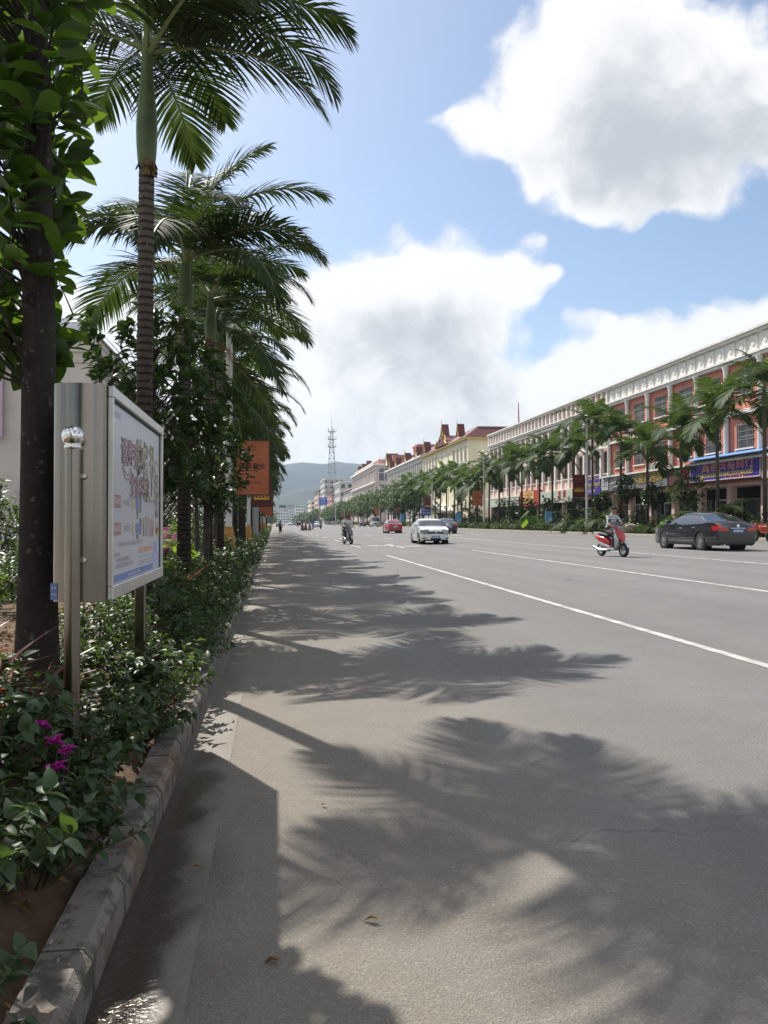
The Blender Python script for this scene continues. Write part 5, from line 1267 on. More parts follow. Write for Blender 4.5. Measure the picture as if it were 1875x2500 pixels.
for c in grp:          # pointed heads over the top-floor windows
    arc = [(c - .62, 14.2)] + [(c - .62 * math.cos(R(90 * k / 6)) ** 1.3, 14.2 + 1.15 * math.sin(R(90 * k / 6))) for k in range(1, 6)] + [(c, 15.45)] + [(c + .62 * math.cos(R(90 * k / 6)) ** 1.3, 14.2 + 1.15 * math.sin(R(90 * k / 6))) for k in range(5, 0, -1)] + [(c + .62, 14.2)]
    MB().prism(arc, 'x', XC - .04, XC - .001).build('pointed_head', M('tracery_dark', (.20, .15, .10), .7, var=.3, scale=4), rc)
    out = [(c + (p[0] - c) * 1.25, 14.2 + (p[1] - 14.2) * 1.16) for p in arc]; mb = MB()
    for k in range(len(arc) - 1):
        p, q, r_, s_ = arc[k], arc[k + 1], out[k + 1], out[k]; mb.prism([p, q, r_, s_], 'x', XC - .10, XC - .002)
    mb.box(XC - .10, XC - .002, c - .775, c - .62, 12.5, 14.2); mb.box(XC - .10, XC - .002, c + .62, c + .775, 12.5, 14.2); mb.build('window_surround', TRIM, rc)
    tr = MB(); tr.lathe([(.25, -.08), (.33, -.08), (.33, -.045), (.25, -.045), (.25, -.08)], (XC, c, 14.55), 12, 'x', cap=False); tr.box(XC - .08, XC - .045, c - .04, c + .04, 14.2, 15.3); tr.build('tracery', OCHRE, rc)
MB().box(XC - .7, XC + 24, C0 - .7, C1 + .3, 16.2, 16.5).build('eaves', OCHRE, rc)
mb = MB(); a, b, c_, d = (XC - .8, C0 - .8, 16.5), (58, C0 - .8, 16.5), (58, C1 + .3, 16.5), (XC - .8, C1 + .3, 16.5); e, f, g_, h_ = (XC + 2.2, C0 + 1.6, 18.6), (58, C0 + 1.6, 18.6), (58, C1 + .3, 18.6), (XC + 2.2, C1 + .3, 18.6)
for q in ((a, b, f, e), (a, e, h_, d), (e, f, g_, h_), (d, h_, g_, c_)): mb.quad(*q)
mb.build('roof', MAROOF, rc); MB().box(XC + 2.1, 58, C0 + 1.5, C1 + .3, 18.6, 18.72).build('ridge_cap', TRIM, rc)
def gable(root, y, z, w, h, depth, wallm, roofm, x=XC):
    r_ = MB(); x0, x1 = x - .6, x + depth
    r_.prism([(y - w / 2, z), (y + w / 2, z), (y, z + h)], 'x', x0, x0 + .15); gw = r_.build('gable_front', wallm, root)
    m2 = MB(); m2.quad((x0 - .1, y - w / 2 - .18, z - .05), (x1, y - w / 2 - .18, z - .05), (x1, y, z + h + .12), (x0 - .1, y, z + h + .12)); m2.quad((x0 - .1, y + w / 2 + .18, z - .05), (x1, y + w / 2 + .18, z - .05), (x1, y, z + h + .121), (x0 - .1, y, z + h + .121)); m2.build('gable_roof', roofm, root)
    m3 = MB()
    for s in (-1, 1): m3.tube([(x0 - .12, y + s * (w / 2 + .25), z - .1), (x0 - .12, y + s * w * .26, z + h * .46), (x0 - .12, y, z + h + .15)], [.10, .09, .07], 5)
    m3.tube([(x0 - .12, y, z + h + .1), (x0 - .12, y, z + h + 1.1)], [.08, .02], 5); m3.build('gilded_barge', GOLDR, root)
gable(rc, 143.5, 17.3, 1.5, 2.1, .6, GOLDR, MAROOF); gable(rc, 176.5, 17.2, 1.7, 2.2, .8, TRIM, MAROOF)
for k, (w_, z_, h_) in enumerate(((11.0, 16.7, .8), (8.0, 17.5, .8), (5.0, 18.3, .5))):
    mb = MB(); y = 157.3
    mb.prism([(y - w_ / 2, z_), (y + w_ / 2, z_), (y + w_ / 2 - 1.6, z_ + h_), (y - w_ / 2 + 1.6, z_ + h_)], 'x', XC - .9 + .3 * k, XC + 3); mb.build('tiered_roof', MAROOF, rc)
    m3 = MB()
    for s in (-1, 1): m3.tube([(XC - .95 + .3 * k, y + s * w_ / 2, z_), (XC - .95 + .3 * k, y + s * (w_ / 2 - 1.6), z_ + h_), (XC - .95 + .3 * k, y + s * (w_ / 2 - 1.7), z_ + h_ + .7)], [.22, .16, .04], 5)
    m3.build('gilded_barge', GOLDR, rc)
gable(rc, 157.3, 18.7, 2.0, 2.3, .7, GOLDR, MAROOF)
mb = MB(); mb.box(XC - 2.6, XC - .01, 150, 165, 3.2, 3.7); mb.prism([(150.5, 3.7), (164.5, 3.7), (157.5, 5.2)], 'x', XC - 2.6, XC - .01); mb.build('entrance_canopy', TRIM, rc)
MB().box(XC - .06, XC - .001, 140, 152, ZV, 3.0).build('shopfront', M('shop_tan', (.32, .22, .11), .6, var=.3, scale=.8), rc)
t = empty('white_hoarding', (31, 130, ZV), 0, "long plain pale hoarding in front of the cream hall", 'hoarding'); MB().box(30.9, 31.05, 118, 178, ZV, ZV + 1.5).build('panel', GREYW, t); MB().box(30.85, 31.1, 118, 178, ZV + 1.5, ZV + 1.58).build('rail', TRIM, t)

# --- grey-white building with maroon dormers
rd = empty('grey_white_building', (XC, 182, ZV), 0, "grey-white glazed building with maroon gabled dormers after the cream hall", 'building')
D0, D1 = 182.0, 241.0
opsD = []; nd = 22; st = (D1 - D0) / nd
for k in range(nd):
    c = D0 + st * (k + .5)
    for z in (4.6, 8.8, 12.6): opsD.append((c - .95, c + .95, z, z + 3.0))
mb = MB(); wall_open(mb, XC, -1, D0, D1, ZV, 16.6, opsD, .4); mb.build('wall', GREYW, rd); shell(rd, XC, 58, D0, D1, ZV, 16.6, GREYW)
for o_ in opsD: add_window(rd, XC, -1, *o_, WFR, 2, 3, None, .1, .3, None, M('window_glass_grey', (.12, .14, .15), .12, var=.15, spec=.6))
MB().box(XC - .6, XC + 1, D0, D1, 16.6, 17.0).build('eaves', TRIM, rd); MB().prism([(XC - .5, 17.0), (XC + 3, 19.0), (XC + 9, 19.0), (XC + 9, 17.0)], 'y', D0, D1).build('roof', MAROOF, rd)
for y in (187, 203, 219, 231): gable(rd, y, 17.1, 3.0, 2.1, .9, TRIM, MAROOF)
MB().box(XC + 1, XC + 9, 234.5, 240.5, 17.0, 21.5).build('corner_tower', M('tower_pink', (.45, .20, .18), .8, var=.1), rd); gable(rd, 237.5, 18.4, 6.0, 3.6, 3, TRIM, MAROOF)
t = empty('pink_penthouse', (46, 236, ZV), 0, "plain pink rooftop block rising behind the maroon dormers", 'building'); MB().box(42, 52, 231, 240, ZV, 24).build('wall', M('penthouse_pink', (.45, .16, .17), .8, var=.08), t); MB().box(41.6, 52.4, 230.6, 240.4, 24, 24.4).build('coping', PINKP, t); MB().box(43, 45, 230.9, 230.99, 19.5, 21.5).build('window', GLASSD, t)

# --- corner building with large glazed end
XE = 34.5
re_ = empty('corner_glass_building', (XE, 273, ZV), 0, "rose-white corner building with large glazed end wall and stepped roof", 'building')
E0, E1 = 273.0, 356.0
opsE = []; ne = 18; st = (E1 - E0) / ne
for k in range(ne):
    c = E0 + st * (k + .5)
    for z in (5, 10.2, 15.4): opsE.append((c - 1.5, c + 1.5, z, z + 4.2))
ROSE = M('wall_rose_white', (.58, .50, .47), .8, var=.08, scale=.4)
mb = MB(); wall_open(mb, XE, -1, E0, E1, ZV, 21.0, opsE, .5); mb.build('wall', ROSE, re_); shell(re_, XE, 62, E0, E1, ZV, 21, ROSE)
for o_ in opsE: add_window(re_, XE, -1, *o_, WFR, 3, 2, None, .14, .4, None, M('window_glass_grey', (.12, .14, .15), .12, var=.15, spec=.6))
for z in (9.6, 15.0): MB().box(XE - .5, XE - .001, E0 - .5, E1, z, z + .5).build('string_course', TRIM, re_)
for z in (10.3, 15.8): 
    MB().box(XE + 1.2, XE + 9, E0 - .12, E0 - .01, z, z + 4.2).build('glazed_end', M('window_glass_grey', (.12, .14, .15), .12, var=.15, spec=.6), re_); mb = MB()
    for k in range(5): q = XE + 1.2 + 7.8 * k / 4; mb.box(q - .12, q + .12, E0 - .25, E0 - .121, z, z + 4.2)
    mb.box(XE + 1.0, XE + 9.2, E0 - .24, E0 - .122, z + 2.6, z + 2.85); mb.box(XE + 1, XE + 9.2, E0 - .26, E0 - .123, z - .25, z - .002); mb.build('mullion_frame', WFR, re_)
MB().box(XE - .8, XE + 14, E0 - .8, E1, 21.0, 21.7).build('cornice', TRIM, re_); MB().box(XE + 1.5, XE + 14, E0 + 2, E1, 21.7, 23.2).build('stepped_parapet', PINKP, re_); MB().box(XE + 1.2, XE + 14, E0 + 1.7, E1, 23.2, 23.5).build('coping', TRIM, re_)
for k in range(3): MB().prism([(E1 - 14 - 16 * k, 23.5), (E1 - 11 - 16 * k, 23.5), (E1 - 12.5 - 16 * k, 25.6)], 'x', XE + 1.4, XE + 3.5).build('roof_pinnacle', MAROOF, re_)

# --- far buildings along the street and at its end
def far_block(x0, x1, y0, y1, h, wm, label, floors, bays, roofm=None, rh=1.5, side='-y', z0=ZV):
    t = empty('far_building', ((x0 + x1) / 2, y0, z0), 0, label, 'building', 'far buildings')
    MB().box(x0, x1, y0, y1, z0 - .5, h).build('wall', wm, t)
    if roofm: MB().prism([(x0 - .6, h), (x1 + .6, h), (x1 - 1.5, h + rh), (x0 + 1.5, h + rh)], 'y', y0 - .6, y1 + .6).build('roof', roofm, t)
    else: MB().box(x0 - .3, x1 + .3, y0 - .3, y1 + .3, h, h + .6).build('parapet', TRIM, t)
    wme = MB().box(-1, 1, -.06, 0, -.8, .8).mesh('window', GLASSD); wms = MB().box(-.06, 0, -1, 1, -.8, .8).mesh('window', GLASSD)
    fh = (h - z0) / floors
    for f in range(floors):
        for b in range(bays): link('window', wme, t, loc=(x0 + (x1 - x0) * (b + .5) / bays - (x0 + x1) / 2, -.001, (f + .55) * fh), scale=(min(1, (x1 - x0) / bays * .3), 1, fh * .3))
        nb2 = max(2, int((y1 - y0) / 5))
        if x0 > 15:
            for b in range(nb2): link('window', wms, t, loc=(x0 - .001 - (x0 + x1) / 2, (y1 - y0) * (b + .5) / nb2, (f + .55) * fh), scale=(1, 1.1, fh * .3))
    return t
far_block(36, 52, 370, 420, 17, ROSE, "far rose block behind the round street trees", 4, 4, MAROOF); far_block(35, 50, 430, 470, 23, GREYW, "far grey block with flat roof beside the lattice mast", 5, 4); far_block(34, 48, 480, 520, 20, PINKP, "far salmon-pink block below the lattice mast", 5, 4, MAROOF)
far_block(33, 46, 530, 575, 30, GREYW, "tallest far grey tower block with rooftop tanks", 8, 4); far_block(32, 44, 590, 640, 24, PALEPINK, "far pale pink block past the grey tower", 6, 3, MAROOF); far_block(30, 44, 660, 720, 19, CREAM, "far cream block near the end of the street", 5, 4)
far_block(2, 18, 1040, 1070, 14, WHITE, "white block closing the far end of the street", 4, 5, z0=0); far_block(-16, -3, 1000, 1030, 10, CREAM, "cream block at the far street end with red roof", 3, 5, MAROOF, z0=0); far_block(20, 44, 1080, 1110, 17, GREYW, "long grey block at the far street end", 5, 8, z0=0); far_block(-34, -18, 1050, 1080, 16, WHITE, "white block far behind the palms at the street end", 5, 5, z0=0); far_block(6, 13, 1120, 1140, 24, GREYW, "slim grey tower at the far street end", 7, 2, z0=0); far_block(26, 38, 980, 1010, 22, WHITE, "white tower block at the far street end by the trees", 6, 4, z0=0)

# --- lattice radio mast
MASTM = M('mast_steel', (.30, .33, .36), .6, .2, var=.1)
t = empty('radio_mast', (33.6, 470, ZV), 0, "tall grey lattice radio mast with antennas rising behind the roofs", 'radio mast')
H = 58.0; mb = MB(); lev = [0, 7, 13.5, 19.5, 25, 30, 34.5, 38.5, 42, 45, 48, 51, 54]
hw = lambda z: 3.4 * (1 - z / H) ** 1.15 + .62
cor = lambda z: [Vector((33.6 + a * hw(z), 470 + b * hw(z), ZV + z)) for a, b in ((-1, -1), (1, -1), (1, 1), (-1, 1))]
for z0_, z1_ in zip(lev, lev[1:]):
    c0_, c1_ = cor(z0_), cor(z1_)
    for k in range(4):
        k2 = (k + 1) % 4; mb.bar(c0_[k], c1_[k], .17, 4); mb.bar(c1_[k], c1_[k2], .11, 4); mb.bar(c0_[k], c1_[k2], .09, 3); mb.bar(c0_[k2], c1_[k], .09, 3)
mb.build('lattice', MASTM, t)
for z in (45, 49.5, 54):
    mb = MB(); mb.lathe([(2.3, 0), (2.3, .25)], (33.6, 470, ZV + z), 10); [mb.bar((33.6 + 2.2 * math.cos(a), 470 + 2.2 * math.sin(a), ZV + z), (33.6 + 2.2 * math.cos(a), 470 + 2.2 * math.sin(a), ZV + z + 1.2), .05, 3) for a in [k * .628 for k in range(10)]]; mb.build('platform', MASTM, t)
    for k in range(5): a = k * 1.2566; mb = MB(); mb.box(33.6 + 2.5 * math.cos(a) - .2, 33.6 + 2.5 * math.cos(a) + .2, 470 + 2.5 * math.sin(a) - .15, 470 + 2.5 * math.sin(a) + .15, ZV + z + .2, ZV + z + 2.2); mb.build('antenna', WHITE, t)
mb = MB(); mb.tube([(33.6, 470, ZV + 54), (33.6, 470, ZV + 64)], [.2, .06], 5); mb.build('lightning_rod', MASTM, t)

# ================================================================ SHOP SIDE: TREES, LAMPS, PANELS
ph = [9.0, 8.6, 7.6, 7.3, 8.6, 9.9, 9.0, 8.4, 8.2, 8.7]
y = 41.4; i = 0
while y < 186:
    g = random.Random(900 + i); cz = g.uniform(-.3, .3) + ph[i] if i < len(ph) else g.uniform(7.4, 9.2)
    hs = 1.3; lab = f"{nth(i)} palm of the shop-side row counting from the purple sign end"
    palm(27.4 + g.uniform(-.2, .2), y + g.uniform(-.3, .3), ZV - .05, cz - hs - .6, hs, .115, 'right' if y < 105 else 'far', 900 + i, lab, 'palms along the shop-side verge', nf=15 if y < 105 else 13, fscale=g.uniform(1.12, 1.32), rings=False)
    y += 4.95; i += 1
sm = [(27.6, 50.6, 1.45, 3.7), (27.9, 56.2, 1.0, 3.4), (27.4, 59.6, 1.05, 4.1), (28.2, 66, .9, 3.2), (28.0, 72, 1.0, 3.0), (28.3, 79.5, 1.2, 2.9), (28.0, 86, 1.3, 3.0), (28.2, 91, 1.2, 3.1), (28.4, 97, 1.3, 3.2), (27.8, 110, 1.4, 3.4), (28.3, 122, 1.4, 3.3), (28, 134, 1.5, 3.5), (28, 150, 1.6, 3.6), (28.3, 163, 1.6, 3.8)]
for k, (x, y, r_, cz) in enumerate(sm):
    lab = "round dense green tree in front of the purple sign" if k == 0 else f"{nth(k)} small tree along the verge beyond the round dense one"
    broadleaf(x, y, ZV - .05, lab, 'small trees on the shop-side verge', h0=1.2, rt=.06, cen=(0, 0, cz - .6), rad=(r_, r_, r_ * 1.05), ntip=110 if k < 4 else 60, per=9, leaf=.26 if k < 4 else .36, tpl=T_OV2, mat=TREEL if k else FROND_R, seed=40 + k, tr_n=7)
for k in range(30):
    y = 158 + 9.2 * k; g = random.Random(1300 + k); r_ = g.uniform(3.0, 4.2); cz = g.uniform(6.0, 8.0) if y < 330 else g.uniform(5, 6.5)
    broadleaf(27.6 + g.uniform(-1, 1), y, ZV - .05, f"{nth(k)} big round-crowned street tree in the distance beyond the palms", 'large street trees down the shop side', h0=2.4, rt=.2, cen=(0, 0, cz - .6), rad=(r_, r_, r_ * .85), ntip=150 if k < 10 else 80, per=9, leaf=.62 if k < 10 else .95, tpl=T_OV2, mat=FARL, seed=1400 + k, tr_n=6)
for k in range(16):
    g = random.Random(1700 + k); y = 440 + 34 * k; r_ = g.uniform(4, 6); x = g.uniform(22, 28) if k % 3 else g.uniform(-6, -1)
    broadleaf(x, y, 0.2, f"{nth(k)} distant tree in the line closing the street", 'trees at the far end of the street', h0=2.4, rt=.25, cen=(0, 0, 5), rad=(r_, r_, r_ * .9), ntip=60, per=8, leaf=1.5, tpl=T_OV2, mat=FARL, seed=1800 + k, tr_n=5)
g = np.random.default_rng(5)
mass('far_treeline', "far belt of trees at the foot of the hills", -160, 220, 1150, 1240, 0, 11, 5200, 3.2, FARL, 55)
# verge shrubs
vp = [shrub_proto(1500 + k, SHRUB if k < 2 else FROND_R, T_OV2, r=.75, h=.8, ntw=34, per=7, leaf=.20) for k in range(4)]
for k in range(72):
    y = 36 + 1.15 * k if k < 60 else 105 + 3 * (k - 60); rv = random.Random(k)
    place_shrub(vp[rv.randrange(4)], 26.35 + rv.uniform(-.15, .3), y, ZV - .06, rv.uniform(0, 6), rv.uniform(.75, 1.15), f"{nth(k)} low shrub along the shop-side kerb counting from the dark sedan", 'low shrubs along the shop-side kerb')
for k in range(40):
    y = 40 + 2.2 * k; rv = random.Random(k + 77)
    place_shrub(bush_protos[(1, 1, 3, 0)[k % 4]], 28.3 + rv.uniform(-.4, .5), y, ZV - .05, rv.uniform(0, 6), rv.uniform(1.1, 1.9), f"{nth(k)} taller bush behind the shop-side palms counting from the dark sedan", 'tall bushes behind the shop-side palms', 'garden_bush', 'bush')
mass('far_verge_hedge', "far stretch of hedge on the shop-side kerb", 26.0, 28.5, 141, 420, ZV - .1, .9, 4200, .5, SHRUB, 2)
elephant_ear(26.9, 52.0, ZV, 5, 1.35, "lime elephant-ear leaves behind the dark sedan", n=3); elephant_ear(27.1, 53.4, ZV, 6, 1.5, "dark elephant-ear leaves beside the lime ones", EARD, 5); elephant_ear(26.7, 80.2, ZV, 9, 2.1, "tall lime elephant-ear plant beside the blue roadside panel", n=4); elephant_ear(27.0, 48.8, ZV, 7, 1.5, "dark elephant-ear plant behind the sedan's roof", EARD, 5)
areca(27.2, 63.3, ZV, 11, 2.2, "feather palm bush behind the scooter rider", 'right', 10, 'feather palms on the verge'); areca(27.6, 47.0, ZV, 12, 2.6, "feather palm behind the dark sedan", 'right', 10, 'feather palms on the verge'); areca(27.0, 69, ZV, 13, 2.0, "feather palm beside the maroon banner lamp", 'right', 10, 'feather palms on the verge')
def boulder(x, y, z, s, label):
    bm = bmesh.new(); bmesh.ops.create_icosphere(bm, subdivisions=3, radius=1)
    g = random.Random(int(y)); ph_ = [g.uniform(0, 6) for _ in range(6)]
    for v in bm.verts:
        n_ = v.co.normalized(); v.co = n_ * (1 + .15 * math.sin(3 * n_.x + ph_[0]) + .12 * math.sin(4 * n_.y + ph_[1]) + .08 * math.sin(7 * n_.z + 5 * n_.x + ph_[2])) * s; v.co.z *= .7
    me = bpy.data.meshes.new('boulder'); bm.to_mesh(me); bm.free(); me.materials.append(M('rock', (.33, .30, .25), .9, var=.3, scale=3, bump=.5, bscale=9)); o = link('boulder', me, loc=(x, y, z)); tag(o, label, 'rock')
boulder(26.15, 56.6, ZV + .3, .62, "pale boulder among the verge shrubs in front of the dark sedan")

rp = pole_proto(9.2, .11)
for i in range(11):
    y = 65.6 + 34 * i
    lamp(26.6, y, ZV, 9.2, .11, "white street lamp with globe cluster holding the maroon banner" if i == 0 else f"{nth(i)} street lamp down the shop side after the one with the maroon banner", 'street lamps on the shop side', rp)
    poster(26.42, y, 3.25 + ZV * .5, 1.1 if i != 1 else 1.35, 1.95, "maroon banner with gold crown emblem on the lamp behind the scooter rider" if i == 0 else f"{nth(i)} banner down the shop-side lamps after the maroon crowned one", 'banners on the shop-side lamps', 'maroon' if i in (0, 2, 5) else 'orange', side=-1)
def road_panel(x, y, w, h, label, seed):
    t = empty('roadside_panel', (x, y, ZV), 0, label, 'advertising panel', 'blue roadside panels'); MB().box(x - w / 2, x + w / 2, y - .05, y + .05, ZV + .45, ZV + .45 + h).build('panel', M('panel_blue', (.13, .36, .62), .5, var=.35, scale=2.2), t); MB().box(x - w / 2, x + w / 2, y - .056, y - .051, ZV + .45, ZV + .45 + h * .2).build('lower_band', flat('panel_pink_band', (.62, .45, .50)), t)
    for s in (-1, 1): MB().tube([(x + s * w * .46, y, ZV - .1), (x + s * w * .46, y, ZV + .45 + h)], .03, 6).build('post', BRONZE, t)
    MB().prism([(x - w * .3, ZV + .9), (x + w * .3, ZV + 1.0), (x + w * .2, ZV + 1.35), (x - w * .2, ZV + 1.3)], 'y', y - .058, y - .0515).build('picture', flat('panel_white_shape', (.55, .66, .72)), t)
road_panel(26.9, 75.8, .85, 1.45, "blue and white roadside panel beside the lime elephant-ear plant", 1); road_panel(26.9, 115, .9, 1.8, "narrow blue roadside panel behind the white sedan", 2); road_panel(26.9, 166, 1.2, 2.2, "tall pale blue roadside panel near the red car", 3)
t = empty('blue_information_sign', (26.4, 137, ZV), 0, "blue information sign board above the white sedan's roof", 'road sign'); MB().box(25.4, 27.4, 136.95, 137.05, 2.6, 4.1).build('board', flat('sign_blue', (.03, .09, .40)), t); MB().tube([(26.4, 137.1, ZV - .1), (26.4, 137.1, 4.0)], .06, 6).build('post', POLEW, t); text('lettering', "公园路 停车", .5, WHT, t, (26.4, 136.94, 3.65), '-y'); text('lettering', "禁止鸣笛", .4, WHT, t, (26.4, 136.94, 3.0), '-y')
t = empty('blue_direction_sign', (16.5, 262, .3), 0, "blue overhead direction sign on a mast arm far down the street", 'road sign'); MB().box(14.6, 17.2, 261.9, 262, 7.2, 9.6).build('board', flat('sign_blue2', (.05, .14, .55)), t); MB().tube([(20, 262.2, .3), (20, 262.2, 8.8), (15, 262.2, 8.9)], [.14, .11, .07], 6).build('mast_arm', POLEW, t); text('lettering', "瑞丽", .8, WHT, t, (15.9, 261.88, 8.95), '-y'); text('lettering', "芒市", .8, WHT, t, (15.9, 261.88, 7.85), '-y')
t = empty('overhead_gantry', (8, 560, 0), 0, "dark overhead gantry with green sign letters far down the street", 'gantry'); mb = MB(); mb.box(-1, 22, 559.8, 560.2, 12, 12.4); mb.tube([(-1, 560, 0), (-1, 560, 12.2)], .2, 6); mb.tube([(22, 560, 0), (22, 560, 12.2)], .2, 6); mb.build('frame', MASTM, t); MB().box(3.5, 8, 559.6, 559.79, 11.6, 13.4).build('board', flat('gantry_green', (.03, .12, .08)), t); text('lettering', "姐告 大道", 1.5, flat('gantry_letter', (.10, .25, .18)), t, (13, 559.7, 13.1), '-y', extrude=.05)
# ================================================================ VEHICLES
def paint(name, c, rough=.22, metal=0.0): return M('car_paint_' + name, c, rough, metal, var=.03, scale=2, spec=.5, coat=.8)
CGLASS = M('car_glass', (.025, .03, .032), .04, var=.0, spec=.9, coat=.5); TYRE = M('tyre', (.022, .022, .022), .85, var=.15); RIM = M('rim_alloy', (.55, .55, .55), .3, .85, var=.1); CHR = M('chrome_trim', (.75, .75, .76), .12, 1.0, var=.03)
HEADL = M('headlight_glass', (.20, .21, .22), .08, .3, var=.15, scale=12, coat=.5); TAILL = M('taillight_red', (.45, .012, .015), .12, var=.2, scale=9, coat=.6); BLK = M('black_plastic', (.018, .018, .019), .5, var=.1); PLATE = M('plate_blue', (.03, .09, .38), .45, var=.05); PLATEW = M('plate_mark', (.7, .7, .7), .5, var=0)

def smooth_pw(pts):
    xs_ = [p[0] for p in pts]; zs_ = [p[1] for p in pts]
    def f(x):
        if x <= xs_[0]: return zs_[0]
        for k in range(len(xs_) - 1):
            if x <= xs_[k + 1]:
                t_ = (x - xs_[k]) / (xs_[k + 1] - xs_[k]); t_ = t_ * t_ * (3 - 2 * t_) * .6 + t_ * .4
                return zs_[k] + (zs_[k + 1] - zs_[k]) * t_
        return zs_[-1]
    return f

def wheel_meshes(r, w):
    t_ = MB().lathe([(r * .66, -w / 2), (r * .93, -w / 2), (r, -w * .36), (r, w * .36), (r * .93, w / 2), (r * .66, w / 2)], (0, 0, 0), 22, 'y', cap=False).mesh('tyre', TYRE, smooth=True)
    rm = MB(); rm.lathe([(r * .66, -w / 2 + .01), (r * .68, -w * .46), (r * .60, -w * .40), (r * .58, -w * .1), (r * .1, -w * .1)], (0, 0, 0), 22, 'y', cap=False)
    for k in range(9):
        a = 2 * math.pi * k / 9; d = Vector((math.cos(a), 0, math.sin(a))); e = Vector((-math.sin(a), 0, math.cos(a))); rm.obox(d * r * .35 + Vector((0, -w * .37, 0)), d * r * .28, e * r * .055, Vector((0, w * .06, 0)))
    rm.lathe([(r * .17, -w * .5), (r * .19, -w * .42), (r * .19, -w * .2)], (0, 0, 0), 12, 'y')
    return t_, rm.mesh('rim', RIM, smooth=True)

def sedan(name, P, paintm, label, cat='car', group=None, front_mat=None, trim=False, plate=True, far=False):
    """local axes: +x forward, +y left, z up, ground at 0"""
    L, W, Hh, wb = P['L'], P['W'], P['H'], P['wb']; rw = P.get('rw', .31); hl = L / 2
    xf, xr = P.get('xf', wb / 2 + .03), P.get('xf', wb / 2 + .03) - wb
    top = smooth_pw(P['top']); bot0 = P.get('gc', .19)
    def half(x):
        s = min(1, abs(x) / hl); return W / 2 * (1 - .03 * s ** 2 - .16 * s ** 7)
    def zlow(x):
        z = bot0 + (.10 * max(0, (abs(x) - hl + .35) / .35) ** 1.5)
        for c in (xf, xr):
            d = abs(x - c); Ra = rw * 1.17
            if d < Ra: z = max(z, rw + math.sqrt(Ra * Ra - d * d) * 1.0 - .0)
        return z
    xs_ = set(np.linspace(-hl, hl, 44 if not far else 24).tolist())
    for c in (xf, xr):
        for k in range(-6, 7): xs_.add(c + rw * 1.17 * math.sin(k / 6 * math.pi / 2))
    xs_ = sorted(xs_); nv, nt_ = (9, 6) if not far else (6, 4)
    V = []; rows = []
    for x in xs_:
        zs_ = top(x); zl = min(zlow(x), zs_ - .06); w = half(x); row = []
        for j in range(nv + 1):
            q = j / nv; z = zl + (zs_ - zl) * q; b = (z - .52) / .5
            yy = w * (1 - .045 * b * b - (.03 if z < .3 else 0)); row.append((x, yy, z))
        for j in range(1, nt_ + 1):
            q = j / nt_; a = math.pi / 2 * q; yy = row[nv][1] * (1 - q) * (1) ; z = zs_ + .05 * (1 - (1 - q) ** 2.2); row.append((x, yy, z))
        rows.append(row)
    t = empty(name, (0, 0, 0), 0, label, cat, group)
    body, head, tail, low = MB(), MB(), MB(), MB()
    hz0, hz1 = P['head']; tz0, tz1 = P['tail']
    for sgn in (1, -1):
        for i in range(len(rows) - 1):
            for j in range(nv + nt_):
                q = [rows[i][j], rows[i][j + 1], rows[i + 1][j + 1], rows[i + 1][j]]
                cx_ = sum(p[0] for p in q) / 4; cy_ = sum(p[1] for p in q) / 4; cz_ = sum(p[2] for p in q) / 4
                q = [(p[0], p[1] * sgn, p[2]) for p in q]
                tgt = body
                if cx_ > hl - .42 and hz0 < cz_ < hz1 and cy_ > W * .20: tgt = head
                elif cx_ < -hl + .34 and tz0 < cz_ < tz1 and cy_ > W * .22: tgt = tail
                elif cz_ < .27 and j < 2: tgt = low
                tgt.quad(*q)
        for i, s2 in ((0, -1), (len(rows) - 1, 1)):       # end faces
            r_ = rows[i]
            for j in range(nv):
                a, b = r_[j], r_[j + 1]; xe = a[0] + s2 * .035
                q = [(a[0], a[1] * sgn, a[2]), (b[0], b[1] * sgn, b[2]), (xe, b[1] * .55 * sgn, b[2]), (xe, a[1] * .55 * sgn, a[2])]; q2 = [(xe, a[1] * .55 * sgn, a[2]), (xe, b[1] * .55 * sgn, b[2]), (xe, 0, b[2]), (xe, 0, a[2])]
                z = (a[2] + b[2]) / 2
                if s2 > 0 and hz0 < z < hz1: head.quad(*q)
                elif s2 < 0 and tz0 < z < tz1: tail.quad(*q)
                else: body.quad(*q)
                body.quad(*q2)
            b = r_[nv]; xe = b[0] + s2 * .035
            for j in range(nv, nv + nt_):
                a, b = r_[j], r_[j + 1]; body.quad((a[0], a[1] * sgn, a[2]), (b[0], b[1] * sgn, b[2]), (xe, b[1] * .55 * sgn, r_[nv][2]), (xe, a[1] * .55 * sgn, r_[nv][2]))
    def weld(mb, nm, m_):
        me = mb.mesh(nm, m_, fix=False); bm = bmesh.new(); bm.from_mesh(me); bmesh.ops.remove_doubles(bm, verts=bm.verts, dist=.002); bmesh.ops.recalc_face_normals(bm, faces=bm.faces); bm.to_mesh(me); bm.free()
        me.polygons.foreach_set("use_smooth", [True] * len(me.polygons))
        try: me.set_sharp_from_angle(angle=R(45))
        except Exception: pass
        return link(nm, me, t)
    weld(body, 'body', paintm)
    for mb_, nm_, m_ in ((head, 'headlight', HEADL), (tail, 'taillight', TAILL)):
        for sgn in (1, -1):
            h_ = MB(); [h_.quad(*[mb_.v[i_] for i_ in f_]) for f_ in mb_.f if sum(mb_.v[i_][1] for i_ in f_) * sgn > 0]
            if h_.f: weld(h_, nm_, m_)
    if low.f: weld(low, 'sill', paintm if not trim else BLK)
    MB().box(-hl + .2, hl - .2, -W / 2 + .12, W / 2 - .12, bot0 + .01, .55).mesh('x', BLK)
    link('floor_pan', MB().box(-hl + .25, hl - .25, -W / 2 + .25, W / 2 - .25, bot0 + .01, .62).mesh('floor_pan', BLK), t)
